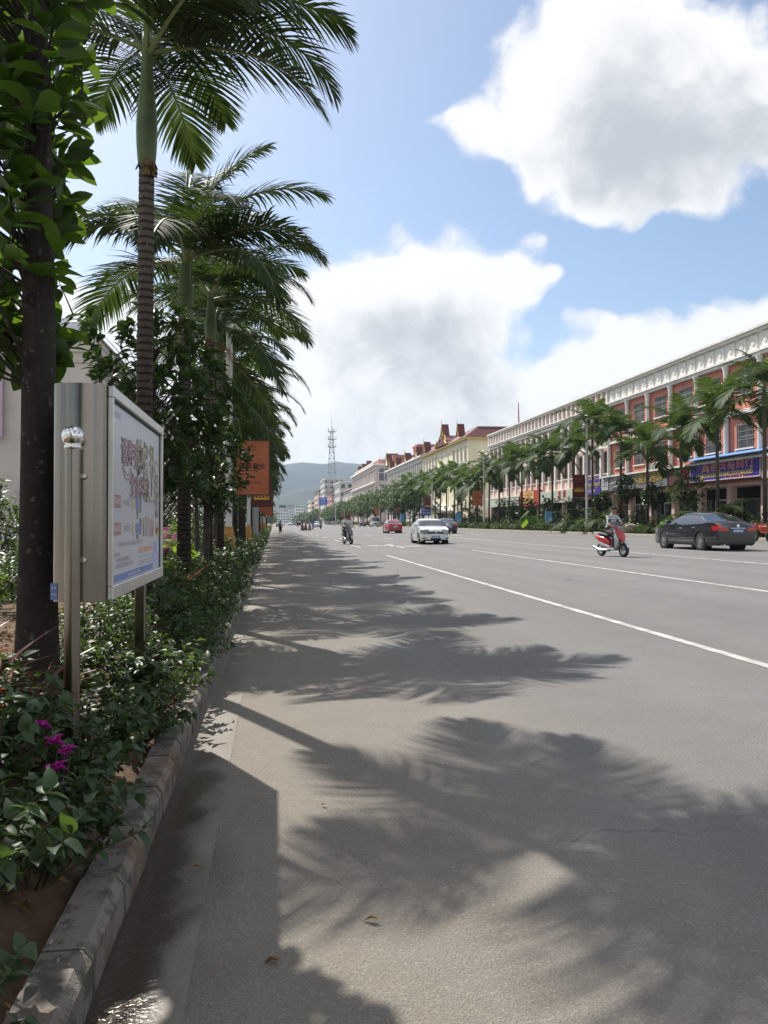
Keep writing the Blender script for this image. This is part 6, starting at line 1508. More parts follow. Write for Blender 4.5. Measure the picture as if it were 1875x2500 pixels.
    # greenhouse
    xc, xt, xrt, xrb = P['ws0'], P['ws1'], P['rs1'], P['rs0']
    wb_ = lambda x: half(x) * .94; yr = W / 2 * P.get('roofw', .70); zr_ = Hh
    NS = 24 if not far else 14
    def side(s, u):
        xb = xc + (xrb - xc) * s; xu = xt + (xrt - xt) * s; yb = wb_(xb); zb = top(xb) - .01; zu = zr_ - .05 - .09 * (2 * s - .95) ** 2 * (1 if s > .5 else .55)
        y_ = yb + (yr - yb) * u + .035 * math.sin(math.pi * u); return (xb + (xu - xb) * u, y_, zb + (zu - zb) * u)
    sl = sorted({0, .055, .44, .475, .80, .825, .93, 1.0} | set(np.linspace(0, 1, NS).round(4).tolist())); ul = [0, .07, .3, .55, .80, .90, 1.0]
    shellm, gl = MB(), {}
    for sgn in (1, -1):
        for a, b in zip(sl, sl[1:]):
            for c, d in zip(ul, ul[1:]):
                m_ = (a + b) / 2; u_ = (c + d) / 2; q = [side(a, c), side(b, c), side(b, d), side(a, d)]; q = [(p[0], p[1] * sgn, p[2]) for p in q]
                key = None
                if .07 < u_ < .90 and not P.get('van_panel'):
                    for k, (w0, w1) in enumerate(((.055, .44), (.475, .80), (.825, .93))):
                        if w0 < m_ < w1: key = (sgn, k)
                (gl.setdefault(key, MB()) if key else shellm).quad(*q)
    def across(s, u, v, bow):
        p = side(s, u); y_ = p[1] * v; return (p[0] + bow * (1 - v * v), y_, p[2] + .012 * (1 - v * v))
    vl = np.linspace(-1, 1, 13 if not far else 7).tolist(); ul2 = [0, .08, .3, .5, .7, .9, 1.0]
    for s, nm, bow in ((0, 'windscreen', .10), (1, 'rear_window', -.07)):
        g_ = MB()
        for a, b in zip(vl, vl[1:]):
            for c, d in zip(ul2, ul2[1:]):
                q = [across(s, c, a, bow), across(s, c, b, bow), across(s, d, b, bow), across(s, d, a, bow)]
                (g_ if abs(a + b) / 2 < .93 and .06 < (c + d) / 2 < .92 else shellm).quad(*q)
        link(nm, g_.mesh(nm, CGLASS, smooth=True), t)
    for a, b in zip(sl, sl[1:]):
        for c, d in zip(vl, vl[1:]):
            def rf(s, v):
                p = side(s, 1.0); e_ = .10 * max(0, 1 - s * 8) * (1 - v * v) - .07 * max(0, 1 - (1 - s) * 8) * (1 - v * v); return (p[0] + e_, p[1] * v, p[2] + .05 * (1 - v * v) * min(1, min(s, 1 - s) * 6 + .24))
            shellm.quad(rf(a, c), rf(b, c), rf(b, d), rf(a, d))
    weld(shellm, 'roof', paintm)
    for k_, g_ in gl.items(): link('side_window', g_.mesh('side_window', CGLASS, smooth=True), t)
    if trim:
        for sgn in (1, -1):
            ln = [side(.03 + .93 * k / 16, .91) for k in range(17)] + [side(.97, .5), side(.96, .08)]; MB_ = MB(); MB_.tube([(p[0], (p[1] + .008) * sgn, p[2]) for p in ln], .014, 4); link('window_chrome', MB_.mesh('window_chrome', CHR), t)
            for (x0_, x1_) in ((xf - .45, xr + .45),): link('side_strip', MB().box(x1_, x0_, (half(0) - .012) * sgn - .015, (half(0) - .012) * sgn + .015, .33, .365).mesh('side_strip', CHR), t)
            link('bumper_strip', MB().tube([(-hl + .85 - .0, (half(-hl + .85) - .002) * sgn, .50), (-hl + .35, (half(-hl + .35) + .004) * sgn, .50), (-hl + .06, (half(-hl + .06) + .01) * sgn, .50)], .018, 4).mesh('bumper_strip', CHR), t)
    # wheels
    tm, rm = wheel_meshes(rw, .205)
    for x in (xf, xr):
        for sgn in (1, -1):
            wt = link('wheel', tm, t, loc=(x, sgn * (W / 2 - .125), rw), rot=(0, 0, 0 if sgn < 0 else math.pi)); wt.name = 'wheel'; link('rim', rm, wt)
            arch = MB().lathe([(rw * 1.19, -.12), (rw * 1.19, .16), (.02, .16)], (x, sgn * (W / 2 - .20), rw), 18, 'y', cap=False)
            link('wheel_arch', arch.mesh('wheel_arch', BLK), t)
    # small fittings
    xm = xc - .28
    for sgn in (1, -1):
        mm = MB(); mm.bbox(xm - .07, xm + .07, min(sgn * (half(xm) - .0), sgn * (half(xm) + .20)), max(sgn * half(xm), sgn * (half(xm) + .20)), top(xm) + .03, top(xm) + .17, .03); link('mirror', mm.mesh('mirror', paintm, smooth=True), t)
        for xh in ((xc + xrb) / 2 + .42, (xc + xrb) / 2 - .52):
            link('door_handle', MB().bbox(xh - .09, xh + .09, min(sgn * (half(xh) - .01), sgn * (half(xh) + .025)), max(sgn * (half(xh) - .01), sgn * (half(xh) + .025)), top(xh) - .15, top(xh) - .115, .008).mesh('door_handle', CHR if trim else paintm), t)
        for xd in ((xc + xrb) / 2 - .08, xf - .52, xr + .50):
            link('door_gap', MB().box(xd - .006, xd + .006, sgn * half(xd) - .003 if sgn > 0 else -half(xd) - .003, sgn * half(xd) + .003 if sgn > 0 else -half(xd) + .003, .35, top(xd) - .03).mesh('door_gap', BLK), t)
    fz = P['grille']; link('grille', MB().bbox(hl + .01, hl + .055, -.42, .42, fz[0], fz[1], .02).mesh('grille', BLK), t); link('grille_bar', MB().tube([(hl + .06, -.40, fz[1] - .01), (hl + .065, 0, fz[1] + .0), (hl + .06, .40, fz[1] - .01)], .014, 4).mesh('grille_bar', CHR), t)
    link('badge', MB().lathe([(.05, 0), (.05, .012)], (hl + .062, 0, (fz[0] + fz[1]) / 2), 12, 'x').mesh('badge', CHR), t)
    link('lower_intake', MB().bbox(hl + .0, hl + .05, -.30, .30, .24, .36, .02).mesh('lower_intake', BLK), t)
    for sgn in (1, -1): link('fog_lamp', MB().bbox(hl - .06, hl + .02, min(sgn * .48, sgn * .72), max(sgn * .48, sgn * .72), .30, .38, .02).mesh('fog_lamp', BLK), t)
    if plate:
        for (xp, zp, s2) in ((hl + .06, .40, 1), (-hl - .045, P.get('pz', .80), -1)):
            po = link('licence_plate', MB().box(xp - .006, xp + .006, -.22, .22, zp - .07, zp + .07).mesh('licence_plate', PLATE), t); mk_ = MB()
            for k in range(6): mk_.box(xp + s2 * .0065 - .0005, xp + s2 * .0065 + .0005, -.19 + .066 * k, -.15 + .066 * k, zp - .04, zp + .04)
            link('plate_characters', mk_.mesh('plate_characters', PLATEW), po)
    link('rear_garnish', MB().bbox(-hl - .06, -hl - .03, -.30, .30, P.get('pz', .80) + .085, P.get('pz', .80) + .115, .008).mesh('rear_garnish', CHR), t); link('rear_badge', MB().lathe([(.055, -.01), (.055, 0)], (-hl - .045, 0, P.get('pz', .80) + .19), 12, 'x').mesh('rear_badge', CHR), t)
    link('rear_bumper_insert', MB().bbox(-hl - .05, -hl + .05, -.55, .55, .22, .34, .02).mesh('rear_bumper_insert', BLK), t)
    for sgn in (1,): link('exhaust', MB().lathe([(.035, -hl - .06), (.035, -hl + .2)], (0, sgn * .55, .22), 10, 'x').mesh('exhaust', CHR), t)
    return t
def place(t, x, y, heading):
    """heading: angle of +x (forward) in the ground plane, degrees; 90 = away along the street"""
    t.location = (x, y, zr(x)); t.rotation_euler = (0, math.atan(-.02) * (1 if heading in () else 0), R(heading)); return t

BIG = dict(L=4.85, W=1.80, H=1.47, wb=2.775, rw=.325, xf=1.42, gc=.18, head=(.62, .80), tail=(.76, .94), ws0=1.05, ws1=.25, rs1=-1.05, rs0=-1.92, roofw=.66, grille=(.52, .70), pz=.74,
           top=[(-2.425, .86), (-2.30, 1.0), (-1.9, 1.05), (-1.2, .99), (0, .96), (1.05, .98), (1.5, .93), (2.1, .80), (2.35, .68), (2.425, .55)])
MID = dict(L=4.33, W=1.70, H=1.46, wb=2.55, rw=.30, xf=1.33, gc=.17, head=(.60, .79), tail=(.72, .95), ws0=1.02, ws1=.30, rs1=-.95, rs0=-1.62, roofw=.69, grille=(.60, .72), pz=.62,
           top=[(-2.165, .84), (-2.05, .98), (-1.65, 1.02), (-1.0, .98), (0, .95), (1.02, .98), (1.5, .92), (1.95, .80), (2.11, .68), (2.165, .52)])
VAN = dict(L=5.3, W=1.97, H=2.35, wb=3.3, rw=.33, xf=1.75, gc=.22, head=(.85, 1.10), tail=(.80, 1.4), ws0=2.0, ws1=1.35, rs1=-2.45, rs0=-2.60, roofw=.78, grille=(.72, .95), pz=.62,
           top=[(-2.65, 1.15), (-2.5, 1.25), (0, 1.22), (1.6, 1.22), (2.05, 1.18), (2.5, .98), (2.62, .8), (2.65, .6)])
place(sedan('dark_sedan', BIG, paint('black', (.018, .019, .024), .16), "black sedan with chrome trim driving away beside the verge", trim=True), 16.9, 29.9, 91)
place(sedan('white_sedan', MID, paint('white', (.70, .71, .70)), "white sedan with blue plate driving towards the camera"), 8.9, 45.6, -91)
place(sedan('red_sedan', MID, paint('red', (.42, .012, .016)), "bright red sedan driving away in the middle distance"), 12.6, 85, 90)
place(sedan('dark_hatchback', MID, paint('navy', (.03, .035, .05)), "dark car half hidden behind the white sedan"), 16.4, 76, 91)
place(sedan('white_minibus', VAN, paint('silver', (.55, .56, .56)), "silver-white minibus parked at the verge facing the camera", cat='minibus'), 23.6, 188, -90)
place(sedan('parked_black_car', MID, paint('black2', (.025, .025, .028)), "black car parked beside the silver minibus", far=True), 22.0, 200, 90)
fl = [(10.2, 190, -90, 'white', (.68, .69, .68), "white car approaching between two distant scooters"), (1.4, 245, -90, 'charcoal', (.05, .052, .055), "charcoal car parked by the far kerb behind the walker"), (3.4, 322, -90, 'white', 0, "small distant white car beside the charcoal one"),
      (6.6, 335, -90, 'white', 0, "second small distant white car farther out in the lane"), (9.0, 360, -90, 'charcoal', 0, "tiny dark car following the distant white ones"), (24.2, 330, 90, 'grey', (.25, .25, .25), "grey car parked far down the shop side"), (23.9, 352, 90, 'charcoal', 0, "dark car parked beyond the grey one on the shop side"), (12.5, 400, 90, 'white', 0, "farthest white car going away down the street")]
protos = {}
for (x, y, hd, nm, c, lab) in fl:
    if nm not in protos:
        protos[nm] = sedan('distant_car', MID, paint('white' if nm == 'white' else nm, c), lab, group='distant cars', far=True); place(protos[nm], x, y, hd)
    else:
        o = copy_tree(protos[nm]); o["label"] = lab; place(o, x, y, hd)

# ---------------------------------------------------------------- people
def skin_body(J, E, mats, seg_mat, levels=1, name='body'):
    """J: {joint: (x,y,z,radius)}, E: list of (a,b); one continuous skinned surface; seg_mat: {(a,b): material index}"""
    names_ = list(J); idx = {n_: k for k, n_ in enumerate(names_)}
    me = bpy.data.meshes.new(name); me.from_pydata([J[n_][:3] for n_ in names_], [(idx[a], idx[b]) for a, b in E], []); me.update()
    o = bpy.data.objects.new(name, me)
    sk = o.modifiers.new('skin', 'SKIN'); sk.use_smooth_shade = True
    if not me.skin_vertices: 
        me.attributes.new('skin', 'FLOAT', 'POINT') if False else None
    bm = bmesh.new(); bm.from_mesh(me); lay = bm.verts.layers.skin.verify(); bm.verts.ensure_lookup_table()
    for k, n_ in enumerate(names_):
        r_ = J[n_][3]; bm.verts[k][lay].radius = r_ if hasattr(r_, '__len__') else (r_, r_); bm.verts[k][lay].use_root = (n_ == 'pelvis')
    bm.to_mesh(me); bm.free()
    sb = o.modifiers.new('sub', 'SUBSURF'); sb.levels = levels; sb.render_levels = levels
    out = eval_mesh(o); bpy.data.objects.remove(o)
    out.materials.clear()
    for m_ in mats: out.materials.append(m_)
    segs = [(np.array(J[a][:3]), np.array(J[b][:3]), seg_mat.get((a, b), 0)) for a, b in E]
    for p in out.polygons:
        c = np.array(p.center); best = None
        for a, b, m_ in segs:
            d = b - a; t_ = max(0, min(1, np.dot(c - a, d) / max(1e-9, d.dot(d)))); q = np.linalg.norm(c - a - d * t_)
            if best is None or q < best[0]: best = (q, m_)
        p.material_index = best[1]; p.use_smooth = True
    return out
SKIN = M('skin_tan', (.30, .155, .095), .55, var=.08); HAIR = M('hair_black', (.014, .012, .011), .85, var=.2)
CLOTH = lambda n_, c_: M('cloth_' + n_, c_, .85, var=.15, scale=9, bump=.15)
def striped():
    m = bpy.data.materials.new('shirt_stripes'); m.use_nodes = True; nt = m.node_tree; b = nt.nodes['Principled BSDF']; tc = nt.nodes.new('ShaderNodeTexCoord'); s = node(nt, 'ShaderNodeSeparateXYZ', {0: tc.outputs['Object']})
    w = mth(nt, 'FRACT', mth(nt, 'MULTIPLY', s.outputs[2], 11.0)); f = sstep(nt, w, .68, .74)
    nt.links.new(node(nt, 'ShaderNodeMix', {0: f, 6: (.58, .58, .60, 1), 7: (.22, .23, .27, 1)}, data_type='RGBA').outputs[2], b.inputs['Base Color']); b.inputs['Roughness'].default_value = .85; return m
STRIPE = striped()

def head_parts(t, hx, hy, hz, s=1.0, face=(1, 0), hair_long=False, hat=None):
    """hair cap, ears, eyes, nose, mouth around a head centred at (hx,hy,hz) looking along face"""
    f = Vector((face[0], face[1], 0)).normalized(); l = Vector((-f.y, f.x, 0)); c = Vector((hx, hy, hz))
    bm = bmesh.new(); bmesh.ops.create_uvsphere(bm, u_segments=14, v_segments=9, radius=1)
    for v in bm.verts:
        p = v.co.copy(); d = p.x; lowc = -.15 if d < .25 else .42
        if hair_long and d < .2: lowc = -1.4
        z = max(p.z, lowc); k = 1.0
        v.co = c + f * (p.x * .100 - .008) * s + l * p.y * .086 * s + Vector((0, 0, (z * .118 + .018) * s))
    me = bpy.data.meshes.new('hair'); bm.to_mesh(me); bm.free(); me.materials.append(hat or HAIR); me.polygons.foreach_set("use_smooth", [True] * len(me.polygons)); link('hair', me, t)
    mb = MB(); mb.obox(c + f * .098 * s - Vector((0, 0, .02 * s)), f * .016 * s, l * .011 * s, Vector((0, 0, .022 * s))); link('nose', mb.mesh('nose', SKIN), t)
    for q in (1, -1):
        mb = MB(); mb.obox(c + f * .086 * s + l * q * .033 * s + Vector((0, 0, .008 * s)), f * .006 * s, l * .013 * s, Vector((0, 0, .006 * s))); link('eye', mb.mesh('eye', HAIR), t)
        mb = MB(); mb.obox(c + l * q * .085 * s - Vector((0, 0, .01 * s)), f * .016 * s, l * .008 * s, Vector((0, 0, .028 * s))); link('ear', mb.mesh('ear', SKIN), t)
    mb = MB(); mb.obox(c + f * .084 * s - Vector((0, 0, .062 * s)), f * .006 * s, l * .022 * s, Vector((0, 0, .006 * s))); link('mouth', mb.mesh('mouth', M('lips', (.22, .07, .06), .6)), t)

def hand(J, E, SM, side_, wrist, palm_end, mi, curl):
    """palm and five separate fingers rooted in the palm"""
    w = Vector(wrist); p = Vector(palm_end); d = (p - w).normalized(); across_ = d.cross(Vector(curl)).normalized(); cu = Vector(curl)
    for k, (o_, ln) in enumerate(((-.030, .055), (-.010, .068), (.010, .062), (.028, .048))):
        b = p + across_ * o_; m_ = b + d * ln * .5 + cu * ln * .25; e = m_ + cu * ln * .55 + d * .01
        n0, n1, n2 = (f'{side_}f{k}{q}' for q in 'abc'); J[n0] = (*b, .009); J[n1] = (*m_, .008); J[n2] = (*e, .007); E += [(f'{side_}palm', n0), (n0, n1), (n1, n2)]; SM[(f'{side_}palm', n0)] = SM[(n0, n1)] = SM[(n1, n2)] = mi
    th = w.lerp(p, .45) + across_ * -.035; J[side_ + 't0'] = (*th, .010); e = th + d * .04 + cu * .03 - across_ * .012; J[side_ + 't1'] = (*e, .009); E += [(side_ + 'palm', side_ + 't0'), (side_ + 't0', side_ + 't1')]; SM[(side_ + 'palm', side_ + 't0')] = SM[(side_ + 't0', side_ + 't1')] = mi

def rider(name, label, shirt, trousers, seat_z=.76, lean=.10, group=None, arms='bars', hair_long=False, back=0.0, shoe=CLOTH('shoe_dark', (.03, .025, .022))):
    """seated on a scooter, facing +x; arms to the handlebar or to the driver's waist"""
    t = empty(name, (0, 0, 0), 0, label, 'person', group)
    J = {'pelvis': (-.18 - back, 0, seat_z + .11, (.155, .13)), 'waist': (-.16 - back + lean * .3, 0, seat_z + .30, (.15, .115)), 'chest': (-.13 - back + lean * .9, 0, seat_z + .50, (.175, .12)), 'neckb': (-.12 - back + lean * 1.15, 0, seat_z + .64, .075), 'neck': (-.10 - back + lean * 1.3, 0, seat_z + .70, .055), 'skull': (-.075 - back + lean * 1.45, 0, seat_z + .80, (.075, .085)), 'crown': (-.085 - back + lean * 1.45, 0, seat_z + .885, (.068, .075))}
    E = [('pelvis', 'waist'), ('waist', 'chest'), ('chest', 'neckb'), ('neckb', 'neck'), ('neck', 'skull'), ('skull', 'crown')]; SM = {e: 0 for e in E}
    SM[('neckb', 'neck')] = SM[('neck', 'skull')] = SM[('skull', 'crown')] = 2
    for s, sd_ in ((1, 'L'), (-1, 'R')):
        ch = J['neckb']; J[sd_ + 'sh'] = (ch[0] - .01, s * .19, ch[2] - .055, .068)
        if arms == 'bars':
            J[sd_ + 'el'] = (ch[0] + .16, s * .29, ch[2] - .30, .045); J[sd_ + 'wr'] = (ch[0] + .36, s * .27, ch[2] - .36, .028); J[sd_ + 'palm'] = (ch[0] + .43, s * .265, ch[2] - .365, (.034, .02))
        else:
            J[sd_ + 'el'] = (ch[0] + .05, s * .30, ch[2] - .33, .045); J[sd_ + 'wr'] = (ch[0] + .27, s * .22, ch[2] - .40, .028); J[sd_ + 'palm'] = (ch[0] + .33, s * .19, ch[2] - .40, (.034, .02))
        E += [('neckb', sd_ + 'sh'), (sd_ + 'sh', sd_ + 'el'), (sd_ + 'el', sd_ + 'wr'), (sd_ + 'wr', sd_ + 'palm')]
        SM[('neckb', sd_ + 'sh')] = SM[(sd_ + 'sh', sd_ + 'el')] = 0; SM[(sd_ + 'el', sd_ + 'wr')] = SM[(sd_ + 'wr', sd_ + 'palm')] = 2
        hand(J, E, SM, sd_, J[sd_ + 'wr'][:3], J[sd_ + 'palm'][:3], 2, (0, 0, -1))
        J[sd_ + 'hip'] = (-.14 - back, s * .11, seat_z + .08, .095); J[sd_ + 'kn'] = (.27 - back * .7, s * .16, seat_z + .05, .068); J[sd_ + 'an'] = (.20 - back * .75, s * .13, .34 if back == 0 else .40, .042); J[sd_ + 'toe'] = (.34 - back * .75, s * .14, .30 if back == 0 else .36, (.042, .03)); J[sd_ + 'tip'] = (.40 - back * .75, s * .14, .295 if back == 0 else .355, (.034, .022))
        E += [('pelvis', sd_ + 'hip'), (sd_ + 'hip', sd_ + 'kn'), (sd_ + 'kn', sd_ + 'an'), (sd_ + 'an', sd_ + 'toe'), (sd_ + 'toe', sd_ + 'tip')]
        SM[('pelvis', sd_ + 'hip')] = SM[(sd_ + 'hip', sd_ + 'kn')] = SM[(sd_ + 'kn', sd_ + 'an')] = 1; SM[(sd_ + 'an', sd_ + 'toe')] = SM[(sd_ + 'toe', sd_ + 'tip')] = 3
    link('body', skin_body(J, E, [shirt, trousers, SKIN, shoe], SM), t)
    sk = J['skull']; head_parts(t, sk[0] + .005, 0, sk[2] + .035, 1.0, (1, 0), hair_long)
    return t

def walker(name, label, shirt, skirt, stride=.2, group=None, hair_long=True, long_skirt=True, arm_out=0.0, hgt=1.62):
    t = empty(name, (0, 0, 0), 0, label, 'person', group); k = hgt / 1.62
    J = {'pelvis': (0, 0, .90 * k, (.115, .15)), 'waist': (0, 0, 1.06 * k, (.095, .125)), 'chest': (0, 0, 1.22 * k, (.11, .15)), 'neckb': (0, 0, 1.36 * k, .065), 'neck': (.01, 0, 1.41 * k, .048), 'skull': (.02, 0, 1.49 * k, (.085, .072)), 'crown': (.01, 0, 1.56 * k, (.075, .066))}
    E = [('pelvis', 'waist'), ('waist', 'chest'), ('chest', 'neckb'), ('neckb', 'neck'), ('neck', 'skull'), ('skull', 'crown')]; SM = {e: 0 for e in E}; SM[('pelvis', 'waist')] = 1; SM[('neckb', 'neck')] = SM[('neck', 'skull')] = SM[('skull', 'crown')] = 2
    for s, sd_ in ((1, 'L'), (-1, 'R')):
        J[sd_ + 'sh'] = (0, s * .17, 1.31 * k, .055); J[sd_ + 'el'] = (s * .06, s * (.22 + arm_out * (s < 0)), 1.05 * k + arm_out * .2, .038); J[sd_ + 'wr'] = (s * .12 + .04, s * (.22 + 2 * arm_out * (s < 0)), .83 * k + arm_out * .5, .026); J[sd_ + 'palm'] = (s * .13 + .05, s * (.22 + 2.3 * arm_out * (s < 0)), .76 * k + arm_out * .5, (.03, .018))
        E += [('neckb', sd_ + 'sh'), (sd_ + 'sh', sd_ + 'el'), (sd_ + 'el', sd_ + 'wr'), (sd_ + 'wr', sd_ + 'palm')]; SM[('neckb', sd_ + 'sh')] = SM[(sd_ + 'sh', sd_ + 'el')] = 0; SM[(sd_ + 'el', sd_ + 'wr')] = SM[(sd_ + 'wr', sd_ + 'palm')] = 2
        hand(J, E, SM, sd_, J[sd_ + 'wr'][:3], J[sd_ + 'palm'][:3], 2, (.6, 0, -.8))
        J[sd_ + 'hip'] = (0, s * .09, .84 * k, .10); J[sd_ + 'kn'] = (s * stride * .6 + .03, s * .08, .47 * k, .07); J[sd_ + 'an'] = (s * stride, s * .07, .085, .036); J[sd_ + 'toe'] = (s * stride + .13, s * .08, .04, (.035, .026)); J[sd_ + 'tip'] = (s * stride + .19, s * .08, .03, (.028, .018))
        E += [('pelvis', sd_ + 'hip'), (sd_ + 'hip', sd_ + 'kn'), (sd_ + 'kn', sd_ + 'an'), (sd_ + 'an', sd_ + 'toe'), (sd_ + 'toe', sd_ + 'tip')]; SM[('pelvis', sd_ + 'hip')] = SM[(sd_ + 'hip', sd_ + 'kn')] = 1; SM[(sd_ + 'kn', sd_ + 'an')] = SM[(sd_ + 'an', sd_ + 'toe')] = SM[(sd_ + 'toe', sd_ + 'tip')] = 2
    link('body', skin_body(J, E, [shirt, skirt, SKIN], SM), t)
    zb = .12 if long_skirt else .34; rows = []
    for q in range(7):
        f = q / 6; z = (.98 + (zb - .98) * f) * k; a_, b_ = .125 + .085 * f + abs(stride) * .45 * f, .165 + .02 * f
        rows.append([(a_ * math.cos(u) * (1 + .05 * math.sin(5 * u + 3 * f)), b_ * math.sin(u) * (1 + .05 * math.sin(5 * u)), z) for u in [2 * math.pi * m_ / 16 for m_ in range(17)]])
    link('skirt', MB().grid(rows).mesh('skirt', skirt, smooth='all'), t); head_parts(t, .02, 0, 1.525 * k, .95, (1, 0), hair_long)
    return t

# ---------------------------------------------------------------- scooters
def scooter(name, label, main, second, group=None):
    t = empty(name, (0, 0, 0), 0, label, 'scooter', group); rw = .235
    tm = MB().lathe([(rw * .62, -.045), (rw * .92, -.05), (rw, -.025), (rw, .025), (rw * .92, .05), (rw * .62, .045)], (0, 0, 0), 20, 'y', cap=False).mesh('wheel', TYRE, smooth=True)
    rm = MB(); rm.lathe([(rw * .63, -.04), (rw * .55, -.03), (rw * .55, .03), (rw * .63, .04)], (0, 0, 0), 18, 'y', cap=False)
    for k in range(5): a = k * 1.2566; d = Vector((math.cos(a), 0, math.sin(a))); e = Vector((-math.sin(a), 0, math.cos(a))); rm.obox(d * rw * .3, d * rw * .28, e * .018, Vector((0, .015, 0)))
    rme = rm.mesh('rim', RIM)
    for x in (.62, -.62): w_ = link('wheel', tm, t, loc=(x, 0, rw)); link('rim', rme, w_)
    def loft(nm, m_, secs):
        """secs: (x, z centre, half width, half height)"""
        rows = [[(x, w_ * math.copysign(abs(math.cos(u)) ** .7, math.cos(u)), z + h_ * math.copysign(abs(math.sin(u)) ** .7, math.sin(u))) for u in [2 * math.pi * k / 14 for k in range(15)]] for (x, z, w_, h_) in secs]
        mb = MB(); mb.grid(rows); mb.add(rows[0][:-1], [tuple(range(14))]); mb.add(rows[-1][:-1], [tuple(range(14))]); return link(nm, mb.mesh(nm, m_, smooth=True), t)
    loft('rear_body', main, [(-.92, .70, .05, .04), (-.85, .66, .10, .09), (-.65, .58, .14, .14), (-.35, .52, .15, .17), (-.12, .46, .13, .14), (-.06, .42, .10, .10)])
    loft('side_cover', second, [(-.80, .52, .11, .04), (-.55, .44, .155, .07), (-.2, .36, .16, .08), (.0, .30, .15, .06)])
    loft('floorboard', second, [(-.15, .27, .15, .055), (.1, .25, .165, .05), (.3, .27, .17, .06), (.38, .33, .16, .06)])
    loft('seat', BLK, [(-.72, .77, .06, .03), (-.66, .77, .12, .05), (-.35, .735, .14, .055), (-.08, .70, .12, .05), (.02, .66, .06, .03)])
    # leg shield and nose
    rows = []
    for (x, z, w_, dx) in ((.36, .33, .14, .02), (.40, .45, .19, .06), (.40, .60, .205, .09), (.36, .75, .19, .10), (.29, .88, .15, .09), (.24, .97, .11, .06)):
        rows.append([(x + dx * (1 - (k / 5) ** 2), w_ * k / 5, z) for k in range(-5, 6)])
    mb = MB(); mb.grid(rows); mb.grid([[(p[0] - .045, p[1] * .97, p[2]) for p in r_] for r_ in rows]); link('leg_shield', mb.mesh('leg_shield', second, smooth='all'), t)
    loft('nose', main, [(.30, .86, .13, .10), (.42, .78, .15, .13), (.52, .68, .13, .12), (.58, .58, .09, .07), (.61, .52, .03, .03)])
    mb = MB(); rows = [[(.62 + (rw + .05) * math.cos(a), y_, rw + (rw + .05) * math.sin(a)) for y_ in (-.065, -.04, 0, .04, .065)] for a in [R(20 + 130 * k / 10) for k in range(11)]]; mb.grid(rows); link('front_fender', mb.mesh('front_fender', second, smooth='all'), t)
    mb = MB(); [mb.tube([(.62, s * .075, rw), (.50, s * .075, .55), (.34, s * .03, .9)], [.022, .025, .025], 6) for s in (1, -1)]; link('fork', mb.mesh('fork', BLK), t)
    loft('headlight_housing', main, [(.16, 1.0, .08, .05), (.24, 1.0, .14, .075), (.33, .97, .13, .07), (.37, .95, .07, .04)])
    link('headlight', MB().lathe([(.09, 0), (.085, .02), (.05, .035)], (.355, 0, .955), 14, 'x').mesh('headlight', HEADL, smooth='all'), t)
    for s in (1, -1):
        link('turn_signal', MB().bbox(.50, .56, s * .10 - .03, s * .10 + .03, .66, .72, .012).mesh('turn_signal', M('amber', (.55, .2, .02), .2)), t)
        link('handlebar', MB().tube([(.24, s * .05, 1.02), (.22, s * .18, 1.04), (.17, s * .34, 1.01)], [.016, .016, .02], 7).mesh('handlebar', BLK), t)
        mm = MB(); mm.tube([(.22, s * .20, 1.03), (.23, s * .27, 1.20)], .007, 5); mm.lathe([(.055, -.008), (.055, .008)], (.23, s * .29, 1.23), 12, 'x'); link('mirror', mm.mesh('mirror', BLK), t)
    link('windshield', MB().grid([[(.33 - .05 * k, y_, 1.02 + .06 * k + .0 * y_) for y_ in (-.13 + .02 * k, -.05, .05, .13 - .02 * k)] for k in range(4)]).mesh('windshield', CGLASS), t)
    link('taillight', MB().bbox(-.95, -.90, -.07, .07, .64, .70, .015).mesh('taillight', TAILL), t)
    mb = MB(); mb.tube([(-.1, -.14, .22), (-.5, -.17, .22), (-.85, -.17, .32)], [.02, .045, .05], 10); link('exhaust', mb.mesh('exhaust', CHR, smooth=True), t)
    link('engine', MB().bbox(-.66, -.15, -.10, .10, .17, .36, .04).mesh('engine', M('engine_grey', (.2, .2, .2), .5, .5)), t); link('luggage_rack', MB().tube([(-.62, .1, .80), (-.95, .09, .82), (-.95, -.09, .82), (-.62, -.1, .80)], .012, 5).mesh('luggage_rack', CHR), t)
    return t
RED = paint('scooter_red', (.42, .015, .025), .2); SILV = paint('scooter_silver', (.50, .50, .51), .25, .3); GREYS = paint('scooter_grey', (.10, .105, .12), .25, .3); BLUES = paint('scooter_blue', (.05, .06, .30), .25)
def put(objs, x, y, hd):
    for o in objs: o.location = (x, y, zr(x)); o.rotation_euler = (0, 0, R(hd))
put([scooter('red_scooter', "red and silver scooter ridden by a man in a striped shirt", RED, SILV), rider('person', "man in striped grey shirt and dark trousers riding the red scooter", STRIPE, CLOTH('trousers_dark', (.05, .042, .038)), lean=.12)], 11.45, 26.0, -78)
put([scooter('grey_scooter', "grey scooter carrying two riders towards the camera", GREYS, paint('scooter_pale', (.42, .43, .46))), rider('person', "driver in a white shirt on the grey two-up scooter", CLOTH('white', (.60, .58, .60)), CLOTH('trousers_dark', (.05, .042, .038)), lean=.08), rider('person', "passenger seated behind the driver of the grey scooter", CLOTH('pale_blue', (.42, .44, .50)), CLOTH('jeans', (.06, .07, .11)), seat_z=.80, back=.34, arms='waist', lean=.06)], 4.35, 47.5, -76)
s1 = scooter('blue_scooter', "distant scooter with a rider in blue approaching", BLUES, SILV, 'distant scooters'); r1 = rider('person', "distant scooter rider in a blue jacket", CLOTH('blue', (.05, .06, .28)), CLOTH('trousers_dark', (.05, .042, .038)), group='distant riders')
put([s1, r1], 6.7, 140, -90)
def clone(o, label):
    c = copy_tree(o); c["label"] = label; return c
